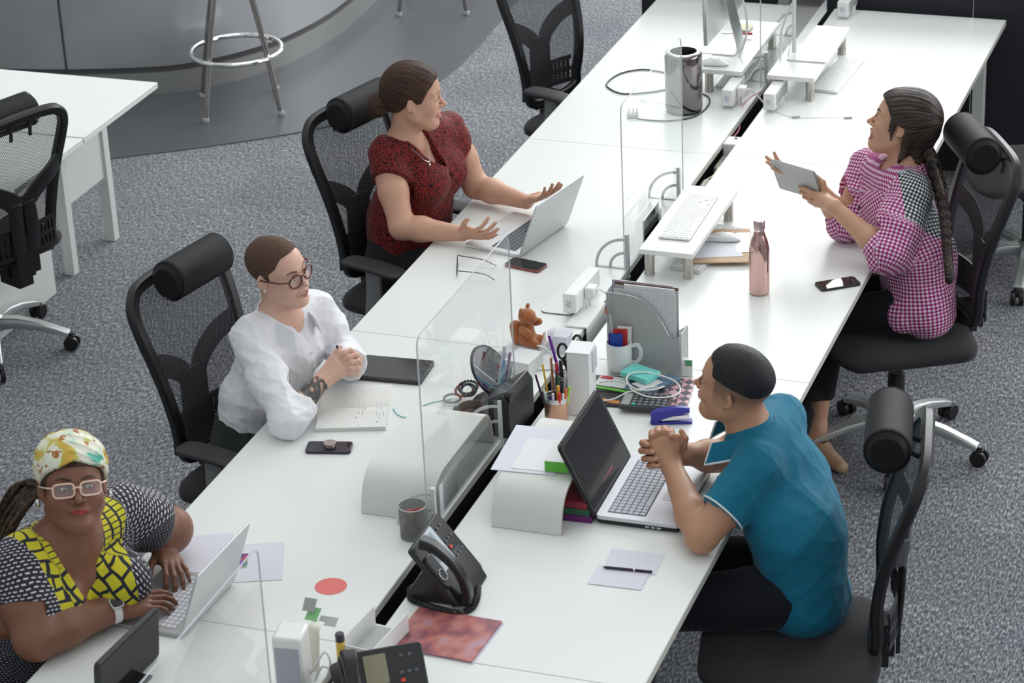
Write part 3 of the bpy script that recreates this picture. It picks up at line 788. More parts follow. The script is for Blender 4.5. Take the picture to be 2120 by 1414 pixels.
    def glasses(s, par, col, round_=True, w=.046, h=.040, th=.0022, name='eyeglasses', lens=(.8, .8, .85)):
        mf = mat('glasses_'+('tortoise' if round_ else 'clear'), col, .15, noise=(130, .9, 2) if round_ else None, coat=.4)
        Rb = Matrix([list(r) for r in s.R]); q = MB(); xg = .106
        ml = mat('lens_glass', lens, .02, trans=0, alpha=.14, spec=1)
        g = None; lenses = []
        for y in (-1, 1):
            pts = []
            for j in range(32):
                a = 2*PI*j/32
                if round_: py, pz = w/2*math.cos(a), h/2*math.sin(a)
                else:
                    ca, sa = math.cos(a), math.sin(a); py, pz = w/2*math.copysign(abs(ca)**.5, ca), h/2*math.copysign(abs(sa)**.5, sa)
                pts.append(V(s.W(xg-abs(y*.034+py)**2*3.2-.10*0-pz*.05*-1, y*.0335+py, .001+pz)))
            q.tube(pts, th*s.sc, 8, loop=True); lenses.append(pts)
            out = y*(.0335+w/2); q.tube(smooth_path([V(s.W(xg-.0032-out*out*3, out, .010)), V(s.W(.070, y*.076, .012)), V(s.W(.02, y*.083, .012)), V(s.W(-.010, y*.083, .010)), V(s.W(-.030, y*.080, -.012))], 5), th*.9*s.sc, 8)
        q.tube([V(s.W(xg-.001, -.0115, .004)), V(s.W(xg+.003, 0, .008)), V(s.W(xg-.001, .0115, .004))], th*s.sc, 8)
        g = q.obj(name, mf, par)
        for pts in lenses:
            q = MB(); q.add(pts, [tuple(range(len(pts)))]); q.obj('lens', ml, g, smooth=False)
        return g

def hand(S, wrist, fwd, back, side, curls, thumb=(0, 0), spread=.0, sc=1.0, tag=None, nails=None, palm_flex=0.0, stag=1.0, tips=None):
    """right hand: side=+1, left: -1.  fwd: wrist to knuckles; back: out of the back of the hand.
    curls: list of 4 (a,b,c) finger joint bends in degrees from index to little; thumb=(out, curl, across)"""
    w_ = nv(*wrist); f = unit(fwd); b = unit(nv(*back)-f*np.dot(f, nv(*back))); t = np.cross(b, f)*-side*-1
    t = np.cross(f, b)*(-side)     # toward the thumb
    X = lambda x, y, z: w_+(f*x+t*y+b*z)*sc
    # palm
    ks = [(.092, .0275), (.095, .0090), (.090, -.0095), (.083, -.0265)]
    for i, (kx, ky) in enumerate(ks):
        S.rc(X(.012, ky*.45, -.002), X(kx-.006, ky, -.001), .0135*sc, .0108*sc, .010*sc)
    S.fl(X(.020, .000, -.005), X(.070, .000, -.006), (.028*sc, .012*sc), (.036*sc, .0115*sc), t, .012*sc)
    S.rc(X(.018, .020, -.009), X(.050, .028, -.012), .0135*sc, .0115*sc, .012*sc)   # ball of the thumb
    S.rc(X(.018, -.020, -.008), X(.055, -.026, -.008), .0120*sc, .010*sc, .012*sc)
    L = [(.042, .025, .021), (.046, .029, .022), (.042, .027, .021), (.033, .020, .019)]
    rr = [(.0092, .0082, .0075, .0062), (.0094, .0084, .0077, .0064), (.0090, .0080, .0073, .0061), (.0080, .0071, .0064, .0054)]
    for i, (kx, ky) in enumerate(ks):
        p = X(kx-.004, ky, 0); a = 0; sa = math.radians(spread*(1.5-i)); pts = [p]
        side_d = math.cos(sa)*f+math.sin(sa)*t
        for j in range(3):
            a += math.radians(curls[i][j]); d = side_d*math.cos(a)-b*math.sin(a); p = p+d*L[i][j]*sc; pts.append(p)
        S.ch(pts, [q*sc for q in rr[i]], .0035*sc)
        if nails is not None:
            dn = side_d*math.cos(a)-b*math.sin(a); up = b*math.cos(a)+side_d*math.sin(a)
            nails.append((pts[-1]-dn*.002*sc+up*.0055*sc, dn, up))
        if tips is not None: tips.append(pts)
    th = list(thumb)+[0]*(3-len(thumb))
    o = math.radians(th[0]); cu = math.radians(th[1]); ac = math.radians(th[2])
    p0 = X(.022, .024, -.006); d0 = f*math.cos(o)+t*math.sin(o)*math.cos(ac)-b*math.sin(o)*math.sin(ac); p1 = p0+d0*.040*sc
    d1 = unit(f*math.cos(o-cu)+t*math.sin(o-cu)*math.cos(ac)-b*(math.sin(o)*math.sin(ac)+.2*math.sin(cu))); p2 = p1+d1*.032*sc
    o2 = o-cu*1.7; d2 = unit(f*math.cos(o2)+t*math.sin(o2)*math.cos(ac)-b*(math.sin(o)*math.sin(ac)+.2*math.sin(cu))); p3 = p2+d2*.026*sc
    S.rc(p0, p1, .0135*sc, .0105*sc, .010*sc); S.rc(p1, p2, .0103*sc, .0092*sc, .004*sc); S.rc(p2, p3, .0092*sc, .0072*sc, .003*sc)
    if nails is not None: nails.append((p3+b*.005*sc*0+t*.0*sc+unit(np.cross(d2, np.cross(b+t*.6, d2)))*.0065*sc, d2, unit(np.cross(d2, np.cross(b+t*.6, d2)))))
    if tips is not None: tips.append([p0, p1, p2, p3])
    return X
def nail_tint(P, T, nails, col, r=.0052):
    for c, d, u in nails:
        q = P-c; m = np.abs(q).max(1) < .02
        dd = np.linalg.norm(q[m]-np.outer(q[m]@u, u), axis=1); h = q[m]@u
        k = (np.clip((r-dd)/.0015, 0, 1)*(h > -.003))[:, None]; T[m, :3] = T[m, :3]*(1-k)+np.array(col)*k
    return T
def near_uv(S, P, scale=1.0):
    """cloth coordinates: around and along the nearest limb or torso section, so a woven pattern follows the garment"""
    best = np.full(len(P), 9.); uv = np.zeros((len(P), 3))
    for kind, dat, k, op, lo, hi, tag in S.p:
        if op != '+' or kind not in ('rc', 'fl') or tag is None: continue
        ix = np.nonzero(np.all((P > lo-.08) & (P < hi+.08), axis=1))[0]
        if len(ix) == 0: continue
        q = P[ix]; d = sd_eval(kind, dat, q); bt = d < best[ix]; ix = ix[bt]; q = q[bt]; best[ix] = d[bt]
        a, b = dat[0], dat[1]; ax = unit(b-a); L = np.linalg.norm(b-a)
        ref = nv(*tag.get('ref', (0, 0, 1))) if isinstance(tag, dict) else nv(0, 0, 1)
        s1 = unit(ref-ax*np.dot(ref, ax)); s2 = np.cross(ax, s1); w = q-a
        ang = np.arctan2(w@s2, w@s1); rr = tag.get('r', .05); off = tag.get('o', 0)
        uv[ix, 0] = ang*rr; uv[ix, 1] = w@ax+off; uv[ix, 2] = tag.get('id', 0)
    return uv*scale
# ================================================================== PEOPLE
def A3(x, y, z): return np.array(at(x, y, z))
def CS(ref):
    d0 = float(np.dot(ref-np.array(CAM), np.array(CF))); B_ = [np.array(CR), np.array(CU), np.array(CF)]
    return lambda x, y, d=0.0: np.array(CAM)+(B_[0]*((x-1060)/FPX)+B_[1]*((707-y)/FPX)+B_[2])*(d0+d)
def fade(f, c, r): return lambda P: f(P)*np.clip((np.linalg.norm(P-c, axis=1)-r*.55)/(r*.5), .12, 1)
def cloth_mat(name, col, rough=.85, scale=60, wr=.25, sheen=.1):
    m = bpy.data.materials.new(name); m.use_nodes = True; ns, ls, b = nodes(m)
    b.inputs['Base Color'].default_value = (*col, 1); b.inputs['Roughness'].default_value = rough; b.inputs['Sheen Weight'].default_value = sheen
    b.inputs['Specular IOR Level'].default_value = .2
    tc = N(ns, 'ShaderNodeTexCoord'); n = N(ns, 'ShaderNodeTexNoise'); n.inputs['Scale'].default_value = 14; n.inputs['Detail'].default_value = 2; ls.new(tc.outputs['Object'], n.inputs['Vector'])
    n2 = N(ns, 'ShaderNodeTexNoise'); n2.inputs['Scale'].default_value = 900; ls.new(tc.outputs['Object'], n2.inputs['Vector'])
    bp = N(ns, 'ShaderNodeBump'); bp.inputs['Strength'].default_value = wr; bp.inputs['Distance'].default_value = .02; ls.new(n.outputs[0], bp.inputs['Height'])
    b2 = N(ns, 'ShaderNodeBump'); b2.inputs['Strength'].default_value = .2; b2.inputs['Distance'].default_value = .0005; ls.new(n2.outputs[0], b2.inputs['Height']); ls.new(bp.outputs[0], b2.inputs['Normal'])
    ls.new(b2.outputs[0], b.inputs['Normal'])
    return m
def hair_mat(name, c1, c2, rough=.45, axis=(4, 90, 90), fine=3):
    m = bpy.data.materials.new(name); m.use_nodes = True; ns, ls, b = nodes(m)
    a_ = N(ns, 'ShaderNodeAttribute', attribute_name='flow'); n = N(ns, 'ShaderNodeTexNoise'); n.inputs['Scale'].default_value = fine; n.inputs['Detail'].default_value = 3
    mp = N(ns, 'ShaderNodeMapping'); mp.inputs['Scale'].default_value = axis; ls.new(a_.outputs['Vector'], mp.inputs[0]); ls.new(mp.outputs[0], n.inputs['Vector'])
    ls.new(ramp(ns, ls, n.outputs[0], [(.35, c1), (.68, c2)]), b.inputs['Base Color']); b.inputs['Roughness'].default_value = rough; b.inputs['Specular IOR Level'].default_value = .35
    bp = N(ns, 'ShaderNodeBump'); bp.inputs['Strength'].default_value = .7; bp.inputs['Distance'].default_value = .003; ls.new(n.outputs[0], bp.inputs['Height']); ls.new(bp.outputs[0], b.inputs['Normal'])
    return m
def skin_obj(S, vox, H, col, lip, brow, browcol, nails=None, nailcol=None, post_tint=None, disp=None):
    Vv, F = sd_mesh(S, vox, disp=disp); T = np.tile(np.array([*col, 1.0]), (len(Vv), 1)); H.tint(Vv, T, lip, brow, browcol)
    if nails: nail_tint(Vv, T, nails, nailcol)
    if post_tint: post_tint(Vv, T)
    return np_obj('person', Vv, F, skin_mat('skin', col), attrs={'tint': ('FLOAT_COLOR', T)})
def sub_obj(name, S, vox, m, par, disp=None, post=None, uv=False, flow=None, mi=None):
    Vv, F = sd_mesh(S, vox, disp=disp, post=post); at_ = {}
    if uv: at_['cuv'] = ('FLOAT_VECTOR', near_uv(S, Vv))
    if flow is not None: at_['flow'] = ('FLOAT_VECTOR', flow(Vv))
    m_i = None
    if mi is not None: m_i = mi(Vv[F].mean(1))
    return np_obj(name, Vv, F, m, par, m_i, at_)
def arm(S, sh, el_, wr, r=(.052, .043, .038, .030, .0255), k=.02):
    mid = sh+(el_-sh)*.5
    S.rc(sh, mid, r[0], (r[0]+r[1])/2, k); S.rc(mid, el_, (r[0]+r[1])/2, r[2], k)
    m2 = el_+(wr-el_)*.32; S.rc(el_, m2, r[2], r[3]+.010, k); S.rc(m2, wr, r[3]+.010, r[4], k)
def traps(S, nb, RS, LS, r, dz=-.006, tag=None):
    for sh in (RS, LS): S.rc(nb+nv(0, 0, dz), nb+(sh-nb)*.72+nv(0, 0, dz+.010), r, r, .05, tag=tag)
def hair_zone(H, tab):
    xs = np.array([t[0] for t in tab]); zs = np.array([t[1] for t in tab])
    def f(P): q = H.L(P); return (np.interp(q[:, 0], xs, zs)-q[:, 2])*.75
    return f
def cranium(H, S, off, back=0.0):
    for c, r in (((-.018-back, 0, .038), (.098+back, .077, .083)), ((.030, 0, .030), (.062, .062, .070))):
        S.el(H.W(*c), nv(r[0]+off, (r[1])*H.w+off, r[2]+off)*H.sc, H.R, .03)
def legs(S, pel, fwd, side, knee_f=.44, r=(.088, .062, .060, .042), foot=True, split=.10, zk=.52, ank=None):
    fwd, side = unit(nv(*fwd, 0)), unit(nv(*side, 0)); out = []
    for s_ in (-1, 1):
        hp = pel+side*s_*.075; kn = pel*nv(1, 1, 0)+fwd*knee_f+side*s_*(split)+nv(0, 0, zk)
        S.rc(hp, kn, r[0], r[1], .04, tag={'r': .08, 'ref': (0, 0, 1)})
        an = kn*nv(1, 1, 0)+fwd*(.02)+nv(0, 0, .10) if ank is None else ank[s_]
        S.rc(kn, an, r[2], r[3], .02, tag={'r': .06, 'ref': (1, 0, 0)}); out.append((kn, an))
    return out
def shoes(par, legs_, fwd, m, name='shoe', ln=.25):
    fwd = unit(nv(*fwd, 0))
    for kn, an in legs_:
        S = Sd(); a = an*nv(1, 1, 0)
        S.rc(a-fwd*.05+nv(0, 0, .045), a+fwd*.05+nv(0, 0, .045), .040, .040, .02); S.rc(a+fwd*.05+nv(0, 0, .040), a+fwd*(ln-.08)+nv(0, 0, .030), .038, .030, .02)
        S.rc(a+nv(0, 0, .06), an+nv(0, 0, .0), .042, .045, .02); S.pl((0, 0, .002), (0, 0, -1), .003)
        sub_obj(name, S, .006, m, par)
def collar_flap(par, H, nb, fr, s2, rad, m, wid=.048, wplus=.02, t0=.5, drop=.045, fwd_=.045, trim=None, uvs=False):
    up = nv(0, 0, 1); nc = nb+(H.W(-.035, 0, -.085)-nb)*t0; nc[2] = nb[2]+(H.W(-.035, 0, -.085)[2]-nb[2])*t0
    def pt(u, v):
        a = u*2.2; p = nc+rad*(-fr*math.cos(a)+s2*math.sin(min(a, 2.2)))+fr*(fwd_*u*u)-up*drop*u*u
        out = unit(s2*math.sin(a)*.8-fr*math.cos(a)*.9+fr*.3*u*u); w_ = wid+wplus*max(0, u-.5)*2
        return V(p+up*.012*(1-v)+out*(.004+.024*v)-up*w_*.8*v)
    q = MB(); q.grid(pt, 20, 7); ob = q.obj('collar', m, par, solid=.003, sub=1)
    if uvs: at_ = ob.data.attributes.new('cuv', 'FLOAT_VECTOR', 'POINT'); at_.data.foreach_set('vector', [c for i in range(20) for j in range(7) for c in (i/19*.17, j/6*.05, 0)])
    if trim:
        ed = [pt(i/23, 1.0) for i in range(24)]+[pt(1.0, 1-j/5) for j in range(1, 6)]; q = MB(); q.tube(ed, .0034, 6); q.obj('collar_trim', trim, par)
def name_person(o, label): return tag(o, label, 'person')

# ------------------------------------------------------------------ 1. person in the white shirt
def person_white():
    H = Head((-.784, -.483, 1.159), azel(-16.3, 1.2, 10.8), sc=.93, mouth='talk', jaw=.95)
    fw, sd = nv(math.cos(D2R(-12)), math.sin(D2R(-12))), nv(-math.sin(D2R(-12)), math.cos(D2R(-12)))
    nb = nv(-.803, -.460, .990)
    RS, LS = A3(520, 702, .955), A3(648, 640, .955)
    RE, RW = A3(592, 872, .785), A3(664, 792, .835)
    LW = A3(728, 762, .835); LE = LW+nv(-.105, .175, -.045)
    pel = nv(-.915, -.50, .585); ws = nv(-.885, -.485, .72); chs = (RS+LS)/2+nv(-.005, 0, -.09)
    nails = []
    S = Sd(); H.build(S); H.neck(S, nb, .047, .053)
    S.fl(chs, (RS+LS)/2+nv(0, 0, .005), (.130, .080), (.135, .062), LS-RS, .04); S.fl(ws, chs, (.11, .075), (.13, .085), LS-RS, .04)
    S.fl(pel, ws, (.13, .09), (.115, .08), nv(*sd, 0), .04)
    traps(S, nb, RS, LS, .040); arm(S, RS, RE, RW); arm(S, LS, LE, LW)
    rf = unit(A3(716, 748, .875)-RW)
    cs = CS(A3(702, 757, .875))
    S.fl(RW+rf*.010, cs(700, 756, .000), (.024, .019), (.034, .0150), nv(*(np.array(CR)*.55-np.array(CU)*.85)), .015); S.rc(RW, cs(692, 742, .002), .020, .014, .015); S.rc(RW, cs(708, 772, .002), .020, .013, .015)
    S.el(cs(716, 752, .038), (.030, .028, .030), None, .02); S.rc(LW, cs(716, 756, .036), .025, .026, .02)
    for ch_ in (((698, 741), (712, 730), (726, 725), (734, 731)), ((706, 749), (722, 739), (738, 735), (746, 741)), ((711, 758), (728, 750), (742, 747), (747, 754)), ((712, 768), (726, 763), (737, 760), (741, 766))):
        S.ch([cs(*ch_[0], .0), cs(*ch_[1], -.008), cs(*ch_[2], .002), cs(*ch_[3], .020)], [.0092, .0086, .0078, .0066], .003)
    for a, b in (((704, 726), (714, 737)), ((716, 728), (727, 741)), ((730, 742), (738, 750))): S.ch([cs(a[0]+8, a[1]+4, .045), cs(*a, .028), cs(*b, .006)], [.0085, .0080, .0068], .003)
    S.ch([cs(684, 764, .002), cs(690, 744, -.004), cs(697, 729, -.002), cs(705, 719, .004)], [.0130, .0105, .0095, .0072], .006)
    nails.append((cs(705, 719, -.003), np.array(CU), -np.array(CF)))
    ax = unit(RW-RE); L = np.linalg.norm(RW-RE)
    def tattoo(P, T):
        q = P-RE; t = q@ax; rad = np.linalg.norm(q-np.outer(t, ax), axis=1)
        s1 = unit(np.cross(ax, [0, 0, 1])); s2 = np.cross(ax, s1); an = np.arctan2(q@s2, q@s1)
        m = (rad < .05) & (t > L*.40) & (t < L*.97)
        pat = np.sin(t*110+np.sin(an*3)*1.5)*np.sin(an*3+t*35)+.5*np.sin(t*260+an*7)
        pat2 = np.sin(t*420)*np.sin(an*26)
        c = np.where(pat[:, None] > .55, np.array([[.50, .30, .20]]), np.where(pat2[:, None]*(pat[:, None] < -.2) > .3, np.array([[.02, .025, .03]]), np.array([[.075, .075, .07]])))
        T[m, :3] = c[m]
    o = skin_obj(S, .0028, H, (.72, .45, .35), (.55, .20, .18), .9, (.12, .06, .035), nails, (.75, .50, .47), tattoo)
    name_person(o, 'person with buzz cut in a white shirt and round tortoiseshell glasses, hands clasped')
    H.extras(o, iris=(.10, .14, .18), look=(.001, -.001), eyew=.0115)
    H.glasses(o, (.12, .028, .012), True, .050, .046, .0034)
    # buzzed hair
    S = Sd(); cranium(H, S, .0022)
    sub_obj('buzzed_hair', S, .0025, mat('buzz_hair', (.085, .045, .028), .85, noise=(90, .45, 6), bump=(700, .6, .001)), o, disp=lambda P: -.0006*np.sin(P@nv(900, 300, 500))*np.sin(P@nv(-300, 800, 700)),
            post=lambda P, D: np.maximum(D, hair_zone(H, [(-.2, -.050), (-.08, -.045), (-.045, -.015), (-.03, .010), (.004, .012), (.020, -.010), (.024, .035), (.050, .055), (.062, .085), (.1, .098)])(P)))
    q = MB(); q.ell(H.W(.002, -.086, -.026), (.0045,)*3, n=10, k=6); q.obj('pearl_earring', mat('pearl', (.8, .8, .78), .15), o)
    # shirt
    S = Sd(); tg = {'r': .12, 'ref': (1, 0, 0), 'id': 0}
    S.fl(pel+nv(.01, 0, .02), ws, (.150, .105), (.148, .104), nv(*sd, 0), .05, tag=tg); S.fl(ws, chs, (.146, .104), (.150, .102), LS-RS, .05, tag=tg)
    S.fl(chs, (RS+LS)/2+nv(0, 0, .008), (.150, .098), (.150, .068), LS-RS, .04, tag=tg)
    traps(S, nb, RS, LS, 0.043, tag=tg)
    for sh, e_, w_, f_ in ((RS, RE, RW, .44), (LS, LE, LW, .80)):
        md = (sh+e_)/2; end = e_+(w_-e_)*f_
        S.rc(sh, md, .065, .061, .03, tag=tg); S.rc(md, e_, .061, .052, .03, tag=tg); S.rc(e_, end, .056, .051, .025, tag=tg)
        ax_ = unit(w_-e_); S.rc(end-ax_*.050, end+ax_*.006, .053, .050, .003)
        S.bx(end+ax_*.0405, (.03, .07, .07), frame(ax_), .002, .003, '-')
    S.rc(nb+nv(-.008, 0, .03), nb+nv(.02, 0, .16), .062, .075, .008, '-')
    fr = unit(nv(fw[0], fw[1], 0)); vb = chs+fr*.105+nv(0, 0, .035)
    S.rc(nb+fr*.065+nv(0, 0, .03), vb, .040, .003, .006, '-'); S.pl((0, 0, .60), (0, 0, -1), .01)
    sw = cloth_mat('white_cotton_shirt', (.80, .80, .84), .8, wr=.35)
    sh_o = sub_obj('shirt', S, .004, sw, o, disp=fade(add(folds(3, 26, .019, 6, (1, 1, 1.3)), folds(11, 55, .008, 5), wob(5, 14, .006)), nb, .15))
    # collar flaps and placket
    for sy in (-1, 1): collar_flap(sh_o, H, nb, fr, nv(sd[0], sd[1], 0)*sy, .063, sw, .046, .022, .36, .050, .055)
    q = MB(); sfw = V(fr)
    for i in range(5):
        p = vb+fr*(.008+.004*i)+nv(0, 0, -.02-.048*i); q.cyl(p, p+fr*.003, .0052, 10)
    q.obj('buttons', mat('button_white', (.72, .72, .72), .3), sh_o)
    # trousers
    S = Sd(); lg = legs(S, pel+nv(0, 0, -.015), fw, sd); S.fl(pel+nv(0, 0, -.03), pel+nv(0, 0, .06), (.165, .115), (.15, .10), nv(*sd, 0), .04)
    sub_obj('trousers', S, .006, cloth_mat('dark_green_trousers', (.030, .036, .030)), o, disp=add(wob(4, 20, .006), folds(6, 30, .008)))
    shoes(o, lg, fw, M_blackm)
    # rings
    q = MB(); kx = RW+rf*.108
    q.tube([V(kx)+V((.011*math.cos(a)*.9, .004*math.sin(a), .011*math.sin(a))) for a in [2*PI*i/16 for i in range(16)]], .0011, 6, loop=True)
    q.obj('ring', M_chrome, o)
    return o
P_white = person_white()

# ------------------------------------------------------------------ 2. woman in the dark red blouse
def person_red():
    H = Head((-.880, .918, 1.217), azel(21.8, -3.5, 1.2), sc=.975, mouth='smile', cheek=1.06, nose=1.0)
    az = D2R(-10); fw, sd = nv(math.cos(az), math.sin(az)), nv(-math.sin(az), math.cos(az))
    nb = nv(-.930, .925, 1.035)
    RS, LS = A3(797, 325, 1.0), A3(930, 270, 1.0)
    RE, RW = A3(832, 470, .785), A3(958, 484, .775)
    LE, LW = A3(985, 385, .795), A3(1090, 418, .785)
    pel = nv(-.99, .99, .585); ws = nv(-.96, 1.00, .72); chs = (RS+LS)/2+nv(.0, 0, -.10)
    nails = []
    S = Sd(); H.build(S); H.neck(S, nb, .046, .053)
    S.fl(chs, (RS+LS)/2+nv(0, 0, .0), (.150, .095), (.145, .072), LS-RS, .04); S.fl(ws, chs, (.13, .10), (.145, .10), LS-RS, .04)
    S.fl(pel, ws, (.14, .10), (.13, .10), nv(*sd, 0), .04)
    traps(S, nb, RS, LS, .044); arm(S, RS, RE, RW, (.055, .050, .044, .034, .027)); arm(S, LS, LE, LW, (.055, .052, .045, .034, .027))
    hand(S, RW, unit(A3(1002, 486, .80)-RW), (-.05, -.72, -.65), 1, [(22, 30, 22), (12, 26, 20), (6, 22, 18), (2, 18, 16)], (48, 12, 12), 5, .93, nails=nails)
    hand(S, LW, unit(A3(1135, 405, .83)-LW), (.2, -.15, -.95), -1, [(6, 14, 12), (10, 16, 12), (12, 20, 14), (14, 22, 16)], (30, 10, 0), 2, .93, nails=nails)
    o = skin_obj(S, .0028, H, (.62, .35, .245), (.52, .17, .15), .6, (.12, .06, .035), nails, (.70, .40, .34))
    name_person(o, 'woman with a brown bun in a dark red patterned blouse, smiling, palms turned up')
    H.extras(o, iris=(.08, .05, .03), look=(0, 0))
    # hair
    S = Sd(); cranium(H, S, .009)
    S.el(H.W(-.060, 0, .000), nv(.060, .062, .060)*H.sc, H.R, .02)
    S.el(H.W(-.02, 0, .06), nv(.08, .066, .072)*H.sc, H.R, .02)
    def strand(H, f1=70, amp=.0016):
        def f(P):
            q = H.L(P); ph = np.arctan2(q[:, 1], q[:, 2]-.01+.35*(q[:, 0]))
            return -amp*np.abs(np.sin(ph*f1*.35+3*np.sin(ph*7)+q[:, 0]*14))-amp*.6*np.sin(ph*f1+q[:, 0]*20)
        return f
    def flow(P):
        q = H.L(P); return np.stack([q[:, 0], np.arctan2(q[:, 1], q[:, 2]+.35*q[:, 0])*.1, np.zeros(len(q))], 1)
    hm = hair_mat('brown_hair', (.012, .005, .003), (.085, .034, .018), .6)
    zn = hair_zone(H, [(-.2, -.075), (-.07, -.070), (-.045, -.040), (-.028, -.012), (-.015, .006), (.015, -.004), (.028, .000), (.05, .045), (.075, .074), (.1, .084), (.12, .09)])
    hr = sub_obj('hair', S, .0028, hm, o, disp=strand(H), post=lambda P, D: np.maximum(D+.005*np.clip(1+zn(P)/.015, 0, 1), zn(P)), flow=flow)
    S = Sd(); S.el(H.W(-.128, .0, -.030), nv(.036, .042, .044), H.R, .01); S.rc(H.W(-.09, 0, -.02), H.W(-.12, 0, -.03), .03, .022, .02)
    for i in range(5): S.rc(H.W(-.135, -.02+.01*i, -.055), H.W(-.150-.003*i, -.018+.012*i, -.070+.004*i), .008, .003, .006)
    def bun(P):
        q = H.L(P)-nv(-.128, 0, -.03); th = np.arctan2(q[:, 2], q[:, 0]); return -.004*np.abs(np.sin(th*4+q[:, 1]*90))
    sub_obj('hair_bun', S, .0028, hm, hr, disp=bun, flow=flow)
    # blouse
    S = Sd(); tg = {'r': .12, 'ref': (1, 0, 0)}
    S.fl(pel+nv(.02, 0, .015), ws, (.170, .135), (.165, .130), nv(*sd, 0), .05, tag=tg); S.fl(ws, chs, (.165, .132), (.172, .125), LS-RS, .05, tag=tg)
    S.fl(chs, (RS+LS)/2+nv(0, 0, .012), (.172, .115), (.165, .078), LS-RS, .04, tag=tg)
    fr = nv(fw[0], fw[1], 0); s3 = nv(sd[0], sd[1], 0)
    for sy in (-1, 1): S.el(chs+fr*.07+s3*sy*.075+nv(0, 0, -.02), (.075, .075, .07), None, .05)
    traps(S, nb, RS, LS, 0.054, tag=tg)
    for sh, e_, sy in ((RS, RE, -1), (LS, LE, 1)):
        d_ = unit(e_-sh); S.rc(sh+nv(0, 0, .010), sh+d_*.075, .064, .072, .03, tag=tg)
        S.bx(sh+d_*.112+s3*sy*.03, (.04, .09, .075), frame(d_*.75+s3*sy*.45), .002, .004, '-')
    S.rc(nb+nv(-.015, 0, .035), nb+nv(0, 0, .16), .056, .070, .008, '-')
    vb = chs+fr*.135+nv(0, 0, -.005)
    S.rc(nb+fr*.055+nv(0, 0, .035), vb, .048, .004, .006, '-')
    S.pl((0, 0, .60), (0, 0, -1), .01)
    m = cloth_mat('red_black_blouse', (.3, .03, .03), .7, wr=.25); ns, ls, b = nodes(m)
    tc = N(ns, 'ShaderNodeTexCoord'); vo = N(ns, 'ShaderNodeTexVoronoi', feature='DISTANCE_TO_EDGE'); vo.inputs['Scale'].default_value = 165; ls.new(tc.outputs['Object'], vo.inputs['Vector'])
    ls.new(ramp(ns, ls, vo.outputs['Distance'], [(.13, (.016, .005, .008)), (.19, (.40, .028, .024))]), b.inputs['Base Color'])
    sub_obj('blouse', S, .004, m, o, disp=add(folds(13, 26, .010, 6, (1.5, 1.5, .5)), wob(15, 12, .007), folds(17, 60, .004, 5, (1, 1, .6))))
    q = MB(); pts = []
    for i in range(25):
        a = -1.95+3.9*i/24; pts.append(V(nb+nv(0, 0, .028)+fr*(.014+.052*math.cos(a))+s3*.060*math.sin(a)-nv(0, 0, .085*max(0, math.cos(a))**3)+fr*.035*max(0, math.cos(a))**3))
    q.tube(pts, .0011, 6); q.ell(pts[12]-V((0, 0, .012)), (.005, .005, .007)); q.obj('necklace', M_chrome, o)
    S = Sd(); lg = legs(S, pel+nv(0, 0, -.015), fw, sd, r=(.10, .07, .065, .045)); S.fl(pel+nv(0, 0, -.03), pel+nv(0, 0, .06), (.18, .125), (.165, .11), nv(*sd, 0), .04)
    sub_obj('trousers', S, .006, cloth_mat('black_trousers', (.014, .014, .018)), o, disp=wob(24, 20, .006))
    shoes(o, lg, fw, M_blackm)
    return o
P_red = person_red()

